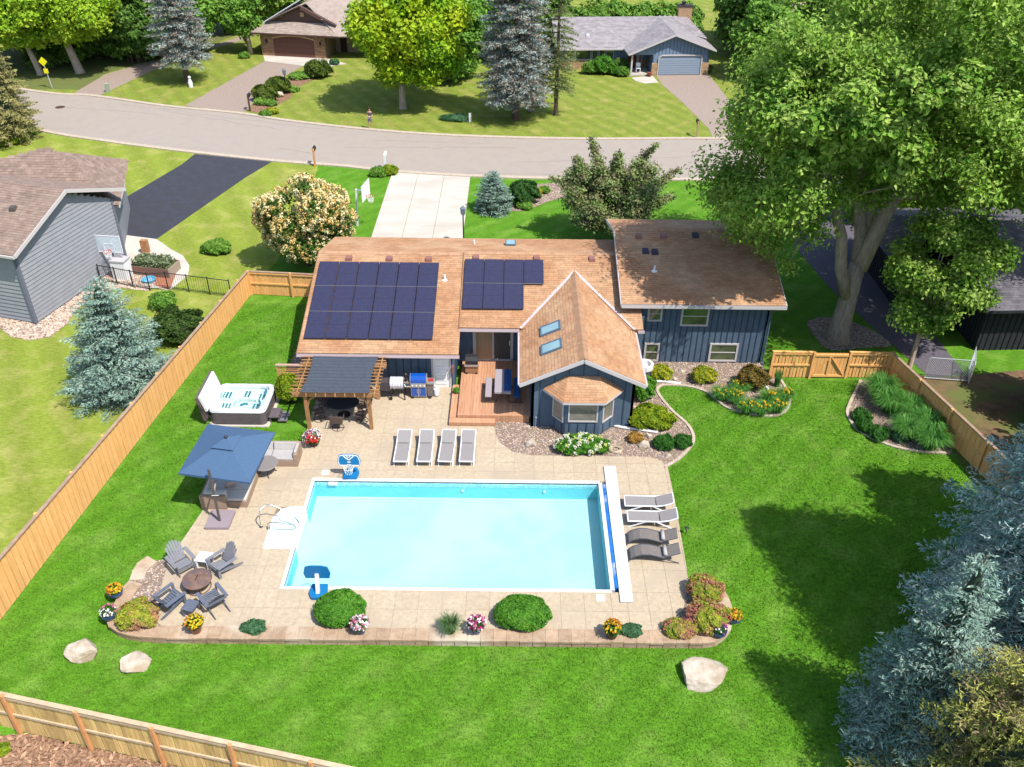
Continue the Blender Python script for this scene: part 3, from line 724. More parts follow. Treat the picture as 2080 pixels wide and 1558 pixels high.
rR = roof_panel(H, [(-9.87, RY, RZ + .03), (6.0, RY, RZ + .03), (6.0, REY, rz_ + .03), (-9.87, REY, rz_ + .03)])
bR = Vector((0, -1, .27)).normalized()
shingles(rR, (6.0, REY, rz_ + .03), (-1, 0, 0), bR, [(0, 0), (15.87, 0), (15.87, (REY - RY) * 1.035), (0, (REY - RY) * 1.035)], M_shingle, seed=6)
ridge_caps(rA, (-9.87, RY, RZ), (-2.5, RY, RZ), M_shcap, w=.34, drop=.29)
ridge_caps(rB, (-2.5, RY, RZ + UP), (5.9, RY, RZ + UP), M_shcap, w=.34, drop=.29)
b = MB(); b.box(-2.53, -2.49, E0Y + 1.5, RY, 0, .001); b = MB(); b.obox((-2.515, BEY, zB(BEY) - .06), (-2.515, RY, zB(RY) - .06), .03, .17); b.build('rake_board', M_shbase, rB, w=True)
b = MB(); b.obox((-9.89, E0Y, E0Z - .07), (-9.89, RY, RZ - .07), .04, .16); b.obox((-9.89, RY, RZ - .07), (-9.89, REY, rz_ - .07), .04, .16); b.build('rake_board', M_shbase, rA, w=True)
def gutter(parent, p0, p1, mt=M_gutter, w=.12, h=.11):
    a, c = Vector(p0), Vector(p1); d = (c - a).normalized(); s = d.cross(Vector((0, 0, 1))).normalized()
    b = MB(); n_ = s
    for o1, o2, z0, z1 in ((0, w, -h, -h + .01), (w - .012, w, -h + .01, 0), (0, .012, -h + .01, 0)):
        vs = [a + n_ * o + Vector((0, 0, z)) for z in (z0, z1) for o in (o1, o2)] + [c + n_ * o + Vector((0, 0, z)) for z in (z0, z1) for o in (o1, o2)]
        b.add(vs, [(0, 1, 3, 2), (4, 6, 7, 5), (0, 4, 5, 1), (2, 3, 7, 6), (1, 5, 7, 3), (0, 2, 6, 4)])
    return b.build('gutter', mt, parent, w=True)
gutter(H, (-9.9, E0Y - .01, E0Z - .02), (-2.43, E0Y - .01, E0Z - .02)); gutter(H, (-2.5, BEY - .01, zB(BEY) - .03), (.32, BEY - .01, zB(BEY) - .03)); gutter(H, (5.9, BEY - .01, zB(BEY) - .03), (6.2, BEY - .01, zB(BEY) - .03))
# sunroom roof
SY = 31.55
def zS(x): return szr - sl2 * abs(x - sx)
lS = math.sqrt(1 + sl2 * sl2)
back = RY - .6
rSL = roof_panel(H, [(xL, SY, sev), (sx, SY, szr), (sx, ymeet, szr), (xL, BEY, sev + .02)])
rSR = roof_panel(H, [(sx, SY, szr), (xR, SY, sev), (xR, BEY, sev + .02), (sx, ymeet, szr)])
aL = Vector((0, -1, 0)); bL = Vector((1, 0, sl2)).normalized()
LW = 2.7 * lS
shingles(rSL, (xL, BEY, sev), (0, -1, 0), bL, [(0, 0), (BEY - SY, 0), (BEY - SY, LW), (BEY - ymeet, LW)], M_shingle, single=120, seed=8, course=.15, tab=.26)
bRr = Vector((-1, 0, sl2)).normalized()
shingles(rSR, (xR, SY, sev), (0, 1, 0), bRr, [(0, 0), (BEY - SY, 0), (ymeet - SY, LW), (0, LW)], M_shingle, seed=9, course=.15, tab=.26)
ridge_caps(rSL, (sx, SY, szr), (sx, ymeet, szr), M_shcap, w=.42, drop=.46)
b = MB()
for x_ in (xL, xR): b.obox((x_, BEY, zB(BEY) + .01), (sx, ymeet, szr + .02), .16, .03)
b.build('valley_flashing', M_gutter, rB, w=True)
for x_, s_ in ((xL, -1), (xR, 1)):
    b = MB(); b.obox((x_ + s_ * .05, SY - .02, sev - .06), (x_ + s_ * .05, BEY, sev - .05), .1, .1); b.build('gutter', M_gutter, H, w=True)
    b = MB(); b.obox((x_ + s_ * .04, SY - .03, sev - .09 - .02), (sx, SY - .03, szr - .085), .045, .17); b.build('rake_board', M_trim, H, w=True)
# sunroom walls: front at Y=31.95
FY = 31.95; WLx, WRx = .86, 5.38
def zSw(x): return zS(x) - .16
wall_sheet(H, [(WLx, FY, 0), (WRx, FY, 0), (WRx, FY, zSw(WRx)), (sx, FY, zSw(sx)), (WLx, FY, zSw(WLx))])
wall_sheet(H, [(WLx, BEY + 1.1, 0), (WLx, FY, 0), (WLx, FY, zSw(WLx)), (WLx, BEY + 1.1, zSw(WLx))]); wall_sheet(H, [(WRx, FY, 0), (WRx, BEY + 1.5, 0), (WRx, BEY + 1.5, zSw(WRx)), (WRx, FY, zSw(WRx))])
battens(H, (WLx, FY, 0), (1, 0, 0), WRx - WLx, .12, lambda x: zSw(WLx + x) - .02, M_navyd, step=.62, skip=[(.9, 3.75, 0, 2.35)])
battens(H, (WRx, FY, 0), (0, 1, 0), 4.8, .12, 2.2, M_navyd, step=.5); battens(H, (WLx, 36.9, 0), (0, -1, 0), 4.9, .4, 2.2, M_navyd, step=.5)
# bay window: sides and front
BY = 31.22; b0, b1, b2, b3 = (1.75, FY), (2.36, BY), (3.86, BY), (4.55, FY)
bz0, bz1 = .12, 2.12
bay = thing('bay', None, None); bpy.data.objects.remove(bay)
bb = MB(); bb.poly([b0, b1, b2, b3], bz0, bz1 - .1); bay = bb.build('bay', M_navy, H, w=True)
def vsub(p, q): return (q[0] - p[0], q[1] - p[1], 0)
for (p, q, wdt) in ((b0, b1, .0), (b1, b2, .0), (b2, b3, .0)):
    d = Vector(vsub(p, q)); L_ = d.length; d.normalize(); m_ = .1 if L_ > 1.2 else .13
    wz = .85 if L_ > 1.2 else .72
    window(bay, (p[0] + d.x * m_ + d.y * .004, p[1] + d.y * m_ - d.x * .004, wz), d, L_ - 2 * m_, bz1 - .14 - wz, fr=.065, n_h=0, proud=.045, gm=M_glass2)
    k = 4 if L_ > 1.2 else 2; nv = d.cross(Vector((0, 0, 1)))
    for i in range(k):
        x = L_ * (i + .5) / k; pp_ = Vector((p[0], p[1], 0)) + d * x; c = MB(); c.obox((pp_.x + nv.x * .012, pp_.y + nv.y * .012, bz0 + .02), (pp_.x + nv.x * .012, pp_.y + nv.y * .012, wz - .06), .04, .03, up=nv); c.build('batten', M_navyd, bay, w=True)
# bay roof: three facets
e0, e1, e2_, e3 = (1.38, FY - .05, 2.1), (2.2, BY - .28, 2.05), (4.02, BY - .28, 2.05), (4.86, FY - .05, 2.1)
t1, t2 = (2.15, FY - .01, 2.72), (4.05, FY - .01, 2.72)
tm = (3.1, FY - .01, 2.9)
for k, pts in enumerate(([e0, e1, (2.42, FY - .01, 2.78)], [e1, e2_, (3.84, FY - .01, 2.78), (2.42, FY - .01, 2.78)], [e2_, e3, (3.84, FY - .01, 2.78)])):
    rf = roof_panel(H, pts, t=-.06, name='roof')
    p0 = Vector(pts[0]); a = (Vector(pts[1]) - p0); n = a.cross(Vector(pts[-1]) - p0).normalized(); a.normalize(); bvec = n.cross(a)
    shingles(rf, p0, a, bvec, [((Vector(q) - p0) @ a, (Vector(q) - p0) @ bvec) for q in pts], M_shingle, seed=20 + k, course=.12, tab=.28)
b = MB()
for p, q in ((e0, e1), (e1, e2_), (e2_, e3)): b.obox((p[0], p[1], p[2] - .05), (q[0], q[1], q[2] - .05), .04, .1)
b.build('fascia', M_trim, H, w=True)
# tall wing
TX0, TX1, TY0, TE = 5.15, 12.97, 36.88, 3.6; TRY = 42.05; TRZ = TE + SL * (TRY - TY0); TBY = 45.75; TBZ = TRZ - SL * (TBY - TRY)
rT = roof_panel(H, [(TX0, TY0, TE), (TX1, TY0, TE), (TX1, TRY, TRZ), (TX0, TRY, TRZ)])
shingles(rT, (TX0, TY0, TE), (1, 0, 0), bA, [(0, 0), (TX1 - TX0, 0), (TX1 - TX0, (TRY - TY0) * SA), (0, (TRY - TY0) * SA)], M_shingle, seed=11)
rT2 = roof_panel(H, [(TX0, TRY, TRZ), (TX1, TRY, TRZ), (TX1, TBY, TBZ), (TX0, TBY, TBZ)])
shingles(rT2, (TX1, TBY, TBZ), (-1, 0, 0), Vector((0, -1, SL)).normalized(), [(0, 0), (TX1 - TX0, 0), (TX1 - TX0, (TBY - TRY) * SA), (0, (TBY - TRY) * SA)], M_shingle, seed=12)
ridge_caps(rT, (TX0, TRY, TRZ), (TX1, TRY, TRZ), M_shcap, w=.34, drop=.29)
gutter(H, (TX0, TY0 - .01, TE - .0), (TX1, TY0 - .01, TE - .0), M_trim, .13, .14)
b = MB(); b.obox((TX0 - .02, TY0, TE - .08), (TX0 - .02, TRY, TRZ - .08), .04, .17); b.obox((TX0 - .02, TRY, TRZ - .08), (TX0 - .02, TBY, TBZ - .08), .04, .17)
b.obox((TX1 + .02, TY0, TE - .08), (TX1 + .02, TRY, TRZ - .08), .04, .17); b.obox((TX1 + .02, TRY, TRZ - .08), (TX1 + .02, TBY, TBZ - .08), .04, .17); b.build('rake_board', M_trim, rT, w=True)
TW0, TW1, TFY, TBW = 5.75, 12.42, 37.45, 45.3
wall_sheet(H, [(TW0, TFY, -.05), (TW1, TFY, -.05), (TW1, TFY, TE - .0), (TW0, TFY, TE - .0)])
def zT(y): return (TE + SL * (y - TY0) if y < TRY else TRZ - SL * (y - TRY)) - .17
wall_sheet(H, [(TW1, TFY, 0), (TW1, TBW, 0), (TW1, TBW, zT(TBW)), (TW1, TRY, zT(TRY)), (TW1, TFY, zT(TFY))]); wall_sheet(H, [(TW0, TBW, 0), (TW0, TFY, 0), (TW0, TFY, zT(TFY)), (TW0, TRY, zT(TRY)), (TW0, TBW, zT(TBW))])
wall_sheet(H, [(TW1, TBW, 0), (TW0, TBW, 0), (TW0, TBW, 3.6), (TW1, TBW, 3.6)])
WIN = [(6.52, 2.38, .72, .85), (8.15, 2.13, 1.36, 1.1), (6.55, .07, .75, 1.06), (9.78, .1, 1.42, 1.06)]
for x, z, w, h in WIN: window(H, (x, TFY - .004, z), (1, 0, 0), w, h, n_h=1)
battens(H, (TW0, TFY, 0), (1, 0, 0), TW1 - TW0, -.02, TE - .02, M_navyd, step=.29, w=.035, skip=[(x - TW0 - .03, x + w - TW0 + .03, z, z + h) for x, z, w, h in WIN])
battens(H, (TW0, TBW, 0), (0, -1, 0), TBW - TFY, 2.3, lambda x: zT(TBW - x) - .02, M_navyd, step=.4); battens(H, (TW1, TFY, 0), (0, 1, 0), TBW - TFY, 0, lambda x: zT(TFY + x) - .02, M_navyd, step=.4)
b = MB(); b.box(TW1 - .02, TW1 + .03, TFY - .03, TFY + .06, -.02, TE - .1); b.build('corner_board', M_navy, H, w=True)
b = MB(); b.tube([(TW1 + .1, TFY - .35, TE - .1), (TW1 + .08, TFY - .02, TE - .35), (TW1 + .1, TFY - .06, .15), (TW1 + .1, TFY - .25, .06)], .045, 6); b.build('downspout', M_navy, H, w=True)
# main block walls
wall_sheet(H, [(-9.3, 35.02, 0), (-2.9, 35.02, 0), (-2.9, 35.02, 2.3), (-9.3, 35.02, 2.3)]); wall_sheet(H, [(-9.3, 44.6, 0), (-9.3, 35.02, 0), (-9.3, 35.02, 2.3), (-9.3, 40.95, 4.0), (-9.3, 44.6, 3.0)])
wall_sheet(H, [(-2.72, 35.02, 0), (-2.72, 36.9, 0), (-2.72, 36.9, 2.8), (-2.72, 35.02, 2.25)]); wall_sheet(H, [(-2.72, 36.9, 0), (6.3, 36.9, 0), (6.3, 36.9, 2.9), (-2.72, 36.9, 2.9)]); wall_sheet(H, [(6.05, 36.3, 0), (6.05, 37.45, 0), (6.05, 37.45, 2.6), (6.05, 36.3, 2.6)])
wall_sheet(H, [(6.3, 44.6, 0), (-9.3, 44.6, 0), (-9.3, 44.6, 2.95), (6.3, 44.6, 2.95)])
battens(H, (-9.3, 35.02, 0), (1, 0, 0), 5.4, .05, 2.2, M_navyd, step=.36); battens(H, (-9.3, 44.6, 0), (0, -1, 0), 9.5, .05, 2.3, M_navyd, step=.4)
battens(H, (-2.72, 35.02, 0), (0, 1, 0), 1.85, .05, 2.2, M_navyd, step=.3)
b = MB(); b.box(-3.82, -3.72, 34.95, 35.02, .035, 2.1); b.box(-2.98, -2.88, 34.95, 35.02, .035, 2.1); b.box(-3.82, -2.88, 34.95, 35.02, 2.1, 2.2); df = b.build('door_frame', M_trim, H, w=True)
b = MB(); b.box(-3.72, -2.98, 34.975, 35.0, .04, 2.1)
for i in range(10): b.box(-3.62, -3.08, 34.955, 34.977, .2 + i * .18, .33 + i * .18)
dd = b.build('door', M_whitep, H, w=True); b = MB(); b.sphere((-3.05, 34.93, 1.0), .035); b.build('handle', M_steel, dd, w=True)
b = MB(); b.box(-2.84, -2.74, 34.75, 35.0, .95, 1.3); b.build('wall_sconce', mat('copper_sconce', P(150, 100, 96)), H, w=True)
# patio slider
b = MB()
for x0, x1 in ((-1.93, -1.78), (-.98, -.90), (-.1, .04)): b.box(x0, x1, 36.82, 36.9, .42, 2.5)
b.box(-1.93, .04, 36.82, 36.9, .38, .46); b.box(-1.93, .04, 36.82, 36.9, 2.42, 2.55); sf = b.build('patio_door', M_trim, H, w=True)
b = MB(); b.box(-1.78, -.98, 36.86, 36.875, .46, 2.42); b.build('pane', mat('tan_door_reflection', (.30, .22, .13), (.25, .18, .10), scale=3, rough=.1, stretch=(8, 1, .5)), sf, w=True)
b = MB(); b.box(-.90, -.1, 36.865, 36.88, .46, 2.42); b.build('pane', mat('screen_pane', (.07, .065, .06), rough=.3), sf, w=True)
b = MB(); b.box(-.16, -.12, 36.78, 36.82, 1.3, 1.55); b.build('handle', M_whitep, sf, w=True)
for z in (.75, 1.3, 1.85):
    b = MB(); b.box(.25, .55, 36.74, 36.88, z, z + .36); b.build('wall_box', mat('grey_meter_box', P(150, 156, 172), rough=.4), H, w=True, bevel=.02)
# skylights on the left sunroom slope
def on_left(y, q): return Vector((xL, y, sev)) + bL * q
nL = Vector((-sl2, 0, 1)).normalized()
for (y0, y1) in ((34.62, 35.42), (33.02, 33.82)):
    q0, q1 = 1.05, 2.05
    f = MB()
    def bar(ya, yb, qa, qb, h0=.0, h1=.11):
        c = [on_left(y, q) for y, q in ((ya, qa), (yb, qa), (yb, qb), (ya, qb))]; vs = [p + nL * h0 for p in c] + [p + nL * h1 for p in c]
        f.add(vs, [(0, 1, 2, 3), (7, 6, 5, 4), (0, 4, 5, 1), (1, 5, 6, 2), (2, 6, 7, 3), (3, 7, 4, 0)])
    bar(y0, y1, q0, q0 + .07); bar(y0, y1, q1 - .07, q1); bar(y0, y0 + .07, q0 + .07, q1 - .07); bar(y1 - .07, y1, q0 + .07, q1 - .07)
    fo = f.build('skylight', mat('skylight_frame', P(100, 120, 140), rough=.4), rSL, w=True)
    g = MB(); g.face([on_left(y, q) + nL * .085 for y, q in ((y0 + .07, q0 + .07), (y0 + .07, q1 - .07), (y1 - .07, q1 - .07), (y1 - .07, q0 + .07))]); g.build('pane', M_skyg, fo, w=True)
b = MB(); x, y, _ = G(1037, 503, 3.6); y = 43.2; zz = RZ + UP - .27 * (y - RY); b.box(x - .28, x + .28, y - .3, y + .3, zz - .1, zz + .14); so_ = b.build('skylight', mat('skylight_frame', P(100, 120, 140)), rR, w=True)
b = MB(); b.box(x - .22, x + .22, y - .24, y + .24, zz + .14, zz + .15); b.build('pane', M_skyg, so_, w=True)
# roof vents and pipes
def ventbox(par, x, y, z, mt=M_vent):
    b = MB(); b.add([(x - .17, y - .17, z - .03), (x + .17, y - .17, z - .03), (x + .17, y + .17, z - .0), (x - .17, y + .17, z), (x - .14, y - .15, z + .13), (x + .14, y - .15, z + .13), (x + .14, y + .13, z + .17), (x - .14, y + .13, z + .17)], [(4, 5, 6, 7), (0, 1, 5, 4), (1, 2, 6, 5), (2, 3, 7, 6), (3, 0, 4, 7)]); b.build('roof_vent', mt, par, w=True)
for x in (-8.28, -6.25, -4.27): ventbox(rA, x, 40.45, zA(40.45))
for x in (-1.88, 1.17, 3.96): ventbox(rB, x, 40.5, zB(40.5))
for u, v in ((1297, 482), (1347, 482)):
    p = onP(u, v, (0, TY0, TE), (0, -SL, 1)); ventbox(rT, p[0], p[1], p[2])
for u, v in ((1311, 512), (1330, 514), (1412, 480)):
    p = onP(u, v, (0, TY0, TE), (0, -SL, 1)); ventbox(rT, p[0], p[1], p[2], mat('dark_vent', P(70, 70, 90)))
def pipe(par, x, y, z, h=.32): b = MB(); b.lathe((x, y, z - .05), [(.16, .03), (.15, .06), (.05, .1), (.05, h)], 10); b.build('vent_pipe', M_white, par, w=True)
pipe(rA, -3.38, 39.1, zA(39.1)); p = onP(1329, 550, (0, TY0, TE), (0, -SL, 1)); pipe(rT, *p); pipe(rR, -2.1, 43.3, RZ - .27 * (43.3 - RY))
# solar arrays
PW, PH = .985, 1.735
s_me = MB(); s_me.box(0, PW - .02, 0, PH - .02, .0, .035); s_me = s_me.mesh('solar_panel', M_solarf)
cm = MB(); 
for r_ in range(2):
    cm.box(.015, PW - .035, .015 + r_ * (PH / 2 - .008), PH / 2 - .018 + r_ * (PH / 2 - .004), .0355, .037)
c_me = cm.mesh('solar_cells', M_solar)
def panel(par, x, y, up):
    z = zA(y) + up + .11; q = wm(par).inverted() @ Vector((x, y, z)); o = inst(s_me, par, q, (math.atan(SL), 0, 0)); c = inst(c_me, o, (0, 0, 0)); return o
HS = thing('x', None, None); bpy.data.objects.remove(HS)
for r_ in range(3):
    for c in range(6): panel(H, -9.68 + c * 1.0, 35.12 + r_ * PH / SA, 0)
for r_, c in [(0, 0), (0, 1), (0, 2), (1, 0), (1, 1), (1, 2), (1, 3)]: panel(H, -2.42 + c * .985, 36.98 + r_ * PH / SA, UP)
b = MB()
for r_ in (1, 2): y = 35.12 + r_ * PH / SA - .012; b.box(-9.68, -3.72, y - .011, y + .011, zA(y) + .135, zA(y) + .158)
b.build('panel_rail', M_rail, rA, w=True)
b = MB(); y = 36.98 + PH / SA - .012; b.box(-2.42, 1.5, y - .011, y + .011, zB(y) + .135, zB(y) + .158); b.build('panel_rail', M_rail, rB, w=True)
tn = M_solar.node_tree; bk = tn.nodes.new('ShaderNodeTexBrick'); tcn = tn.nodes.new('ShaderNodeTexCoord'); bk.offset = 0; bk.inputs['Scale'].default_value = 1; bk.inputs['Mortar Size'].default_value = .006
bk.inputs['Brick Width'].default_value = .159; bk.inputs['Row Height'].default_value = .083; bk.inputs[1].default_value = (.022, .021, .046, 1); bk.inputs[2].default_value = (.028, .026, .056, 1); bk.inputs[3].default_value = (.036, .035, .068, 1)
tn.links.new(tcn.outputs['Object'], bk.inputs[0]); tn.links.new(bk.outputs[0], tn.nodes['Principled BSDF'].inputs['Base Color'])
# wooden deck with its steps (part of the house)
dk = thing('deck', 'stained cedar deck with a step in front of the sliding glass door', 'deck', (-1, 34, 0)); DZ = .38
D0, D1, DF = -2.45, .84, 32.25
n = 24; step = (D1 - D0) / n; dme = MB().box(.004, step - .004, 0, 36.85 - DF - .16, 0, .03).mesh('deck_board', M_deck)
for i in range(n): inst(dme, dk, (D0 + i * step + 1, DF + .16 - 34, DZ - .03))
b = MB(); b.box(D0, D1, DF, DF + .155, DZ - .03, DZ); b.build('deck_board', M_deck, dk, w=True)
fme = MB().box(.004, .116, -.012, .012, 0, DZ - .04).mesh('skirt_board', M_deck)
for i in range(int((D1 - D0) / .12)): inst(fme, dk, (D0 + i * .12 + 1, DF + .005 - 34, .0))
for i in range(int((35 - DF) / .12)): inst(fme, dk, (D0 + 1 + .01, DF + i * .12 - 34 + .12, .0), (0, 0, -PI / 2))
b = MB(); b.box(D0 - .36, D0 - .02, DF - .0, 34.9, .06, .22); b.box(D0 - .36, -.75, DF - .36, DF - .02, .06, .22); b.build('step', M_deck, dk, w=True)
b = MB(); b.box(D0 - .355, D0 - .19, DF - .0, 34.9, .222, .232); b.box(D0 - .18, D0 - .025, DF - .0, 34.9, .222, .232); b.box(D0 - .355, -.755, DF - .355, DF - .19, .222, .232); b.box(D0 - .355, -.755, DF - .18, DF - .025, .222, .232); b.build('step_board', M_deck, dk, w=True)
# downspouts lying in the beds, taps
for px, lb in (([(1243, 866), (1262, 871), (1300, 876), (1336, 881)], 'white downspout lying on the pebbles in front of the yellow-green juniper'), ([(1322, 777), (1350, 778), (1382, 782)], 'white downspout lying along the edge of the bed below the tall blue wall'), ([(1548, 782), (1560, 794)], 'short white drain pipe end among the daylilies by the barberry')):
    b = MB(); b.tube([(*G(u, v)[:2], .09) for u, v in px], .06, 6); tag(b.build('downspout', M_white), lb, 'downspout')
b = MB(); x, y, _ = G(1088, 866); b.tube([(x, y + .15, .5), (x, y - .02, .48), (x, y - .03, .03)], .03, 6); b.sphere((x, y, .5), .07); tag(b.build('gas_meter', mat('grey_meter_box', P(150, 156, 172)), None), 'small gas meter pipe at the left foot of the sunroom wall beside the deck', 'meter')
b = MB(); x, y, _ = G(1247, 862); b.lathe((x, y + .1, .1), [(.07, 0), (.1, .05), (.1, .25), (.06, .3)], 10); tag(b.build('wall_spigot_cover', M_white), 'small white spigot cover low on the sunroom wall right of the bay window', 'spigot cover')

# ------------------------------------------------------------------ grey neighbour house (left)
g0 = Vector((-25.24, 40.53, 0)); gd = Vector((.262, .965, 0)); gn = Vector((.965, -.262, 0))      # gable wall direction and outward normal
NH = thing('house', 'grey lap-sided gabled house with a brown shingle roof at the left edge', 'house', (-28, 44, 0))
def gw(t, z, o=0): return g0 + gd * t + gn * o + Vector((0, 0, z))
L_ = 7.75; pk = 4.15; zl, zp, zr = 4.15, 5.9, 4.3
wall_sheet(NH, [gw(0, 0), gw(L_, 0), gw(L_, zr - .3), gw(pk, zp - .2), gw(0, zl - .0)][::1], M_grays)
wall_sheet(NH, [gw(0, 0) - gn * 9, gw(0, 0), gw(0, 3.9), gw(0, 3.9) - gn * 9], M_grays)
wall_sheet(NH, [gw(L_, 0), gw(L_, 0) - gn * 1, gw(L_, 3.9) - gn * 1, gw(L_, 3.9)], M_grays)
pm = MB().add([(0, 0, 0), (1, 0, 0), (1, 0, .25), (0, 0, .25), (0, -.05, 0), (1, -.05, 0), (1, -.008, .25), (0, -.008, .25)], [(4, 5, 6, 7), (0, 1, 5, 4), (2, 3, 7, 6)]).mesh('siding_plank', M_grays)
off = wm(NH).inverted()
def top_at(t): return zl + (zp - zl) * t / pk if t < pk else zp + (zr - .3 - zp) * (t - pk) / (L_ - pk)
z = .12
while z < zp - .35:
    if z + .19 < min(zl, zr - .35): t0, t1 = .1, L_ - .1
    else:
        t0 = max(.1, pk * (z + .19 - zl) / (zp - zl) + .1); t1 = min(L_ - .1, pk + (zp - z - .19) / (zp - zr + .3) * (L_ - pk) - .05)
    if t1 > t0 + .1:
        p = off @ gw(t0, z, .005); inst(pm, NH, p, (0, 0, math.atan2(gd.y, gd.x)), (t1 - t0, 1, 1))
    z += .225
for k in range(16):
    p = off @ (gw(0, .12 + .235 * k, 0) - gn * 8.9 - gd * .005); inst(pm, NH, p, (0, 0, math.atan2(gn.y, gn.x)), (8.8, 1, 1))
for t_ in (0, L_): b = MB(); b.obox(gw(t_, 0, .02), gw(t_, 3.95, .02), .16, .09, up=gn); b.build('corner_board', M_grayt, NH, w=True)
b = MB(); b.obox(gw(.0, .1, .0) - gd * .1, gw(0, 3.9, 0) - gd * .1, .09, .07, up=gn); b.build('downspout', M_grayt, NH, w=True)
ev = .45
A0, A1 = gw(-.4, zl + .05, ev), gw(pk, zp + .05, ev); B1 = gw(L_ + .9, zr + .02, ev)
r1 = roof_panel(NH, [A0 - gn * 12, A0, A1, A1 - gn * 12], mat('grey_brown_underlay', P(140, 116, 108)))
sv = (A1 - A0); sv_l = sv.length
shingles(r1, A0 - gn * 12, gn, sv, [(0, 0), (12, 0), (12, sv_l), (0, sv_l)], M_shin_g, seed=31, course=.17, tab=.4)
r2 = roof_panel(NH, [A1 - gn * 12, A1, B1, B1 - gn * 12], mat('grey_brown_underlay', P(140, 116, 108)))
shingles(r2, B1 + gn * 0, -gn, (A1 - B1), [(0, 0), (12, 0), (12, (A1 - B1).length), (0, (A1 - B1).length)], M_shin_g, seed=32, course=.17, tab=.4)
b = MB(); b.obox(A0 - gn * .01 + Vector((0, 0, -.06)), A1 + Vector((0, 0, -.06)), .04, .2); b.obox(A1 + Vector((0, 0, -.06)), B1 + Vector((0, 0, -.06)), .04, .2); b.build('rake_board', M_trim, NH, w=True)
b = MB(); b.obox(A0 + Vector((0, 0, -.08)) - gd * .05, A0 - gn * 12 + Vector((0, 0, -.08)) - gd * .05, .1, .12); b.build('gutter', M_trim, NH, w=True)
# garage wing behind with a hip roof
hp = Vector((-27.6, 51.5, 5.5)); c1_ = Vector((-24.2, 52.45, 3.25)); c0_ = gw(L_ + .1, 3.6, .4); c3_ = Vector((-30.2, 50.8, 5.3)); c4_ = Vector((-37, 55.5, 3.2)); c5_ = Vector((-25.4, 56.4, 3.2))
for pts in ([c4_, Vector((-37, 49.0, 3.3)), c3_], [c0_, c1_, hp], [Vector((-37, 49.0, 3.3)), c0_, hp, c3_], [c1_, c5_, hp], [c5_, c4_, c3_, hp]):
    rf = roof_panel(NH, pts, mat('grey_brown_underlay', P(140, 116, 108)), t=-.12)
    p0 = Vector(pts[0]); a = (Vector(pts[1]) - p0).normalized(); n = a.cross(Vector(pts[-1]) - p0).normalized(); bv = n.cross(a)
    if n.z > 0 and pts[0] is not c5_: shingles(rf, p0, a, bv, [((Vector(q) - p0) @ a, (Vector(q) - p0) @ bv) for q in pts], M_shin_g, seed=33, course=.17, tab=.4)
b = MB(); b.obox(c0_ - Vector((0, 0, .08)), c1_ - Vector((0, 0, .08)), .06, .14); b.build('fascia', M_trim, NH, w=True)
b = MB(); b.poly([(-33, 49), tuple(gw(L_, 0, -.3))[:2], (-24.7, 52.2), (-25.9, 56), (-33, 56)], 0, 3.15); b.build('wall', M_grays, NH, w=True)
p = gw(2.4, 5.0, -1.6); ventbox(NH, p.x, p.y, zl + .05 + (zp - zl) * (2.4 + .4) / (pk + .4) + .05, mat('dark_vent2', P(96, 88, 84)))

# ------------------------------------------------------------------ far houses
def frame_house(o, d):
    d = Vector((*d, 0)).normalized(); n = Vector((d.y, -d.x, 0)); o = Vector((*o, 0))
    return lambda t, q, z: o + d * t - n * q + Vector((0, 0, z)), d, n        # t along front, q back from front, z up
def roof3(par, pts, mt, seed=1, course=.22, tab=.5, base=None):
    rf = roof_panel(par, pts, base or mt, t=-.12); p0 = Vector(pts[0]); a = (Vector(pts[1]) - p0).normalized(); n = a.cross(Vector(pts[2]) - p0).normalized(); bv = n.cross(a)
    if n.z < 0: return rf
    shingles(rf, p0, a, bv, [((Vector(q) - p0) @ a, (Vector(q) - p0) @ bv) for q in pts], mt, seed=seed, course=course, tab=tab); return rf
# brick and tan house with the arched garage door
F, d_, n_ = frame_house((-26.62, 96.45), (6.94, -1.08))
H1 = thing('house', 'brick ranch house with a brown arched garage door and tan hip roof beyond the street', 'house', F(3.5, 4, 0))
def pq(*a): return F(*a)
b = MB(); b.slab([F(0, 0, 0), F(7.05, 0, 0), F(7.05, 0, 2.3), F(0, 0, 2.3)], -.2); b.slab([F(0, 7, 0), F(0, 0, 0), F(0, 0, 2.3), F(0, 7, 2.3)], -.2); b.slab([F(7.05, 0, 0), F(7.05, 3, 0), F(7.05, 3, 2.3), F(7.05, 0, 2.3)], -.2); b.slab([F(7.05, 3, 0), F(18, 3, 0), F(18, 3, 2.3), F(7.05, 3, 2.3)], -.2); b.build('wall', M_brickj, H1, w=True)
brk = MB().box(0, .38, -.03, 0, 0, .13).mesh('brick', M_brick); off = wm(H1).inverted(); rz = math.atan2(d_.y, d_.x)
def bricks(t0, t1, z0, z1, q=0.0, arch=None, cap=150):
    z = z0; r_ = 0; c = 0
    while z < z1 - .05:
        t = t0 - (.2 if r_ % 2 else 0)
        while t < t1 - .03:
            a0 = max(t, t0); a1 = min(t + .39, t1)
            if a1 - a0 > .06 and not (arch and arch[0] < (a0 + a1) / 2 < arch[1] and z < arch[2]((a0 + a1) / 2)):
                p = off @ F(a0, q - .004, z); inst(brk, H1, p, (0, 0, rz), ((a1 - a0 - .02) / .38, 1, 1)); c += 1
            t += .4
        z += .15; r_ += 1
archz = lambda t: 1.78 + .32 * (1 - ((t - 3.6) / 2.35) ** 2)
bricks(0, 7.05, 0, 2.25, arch=(1.3, 5.85, archz))
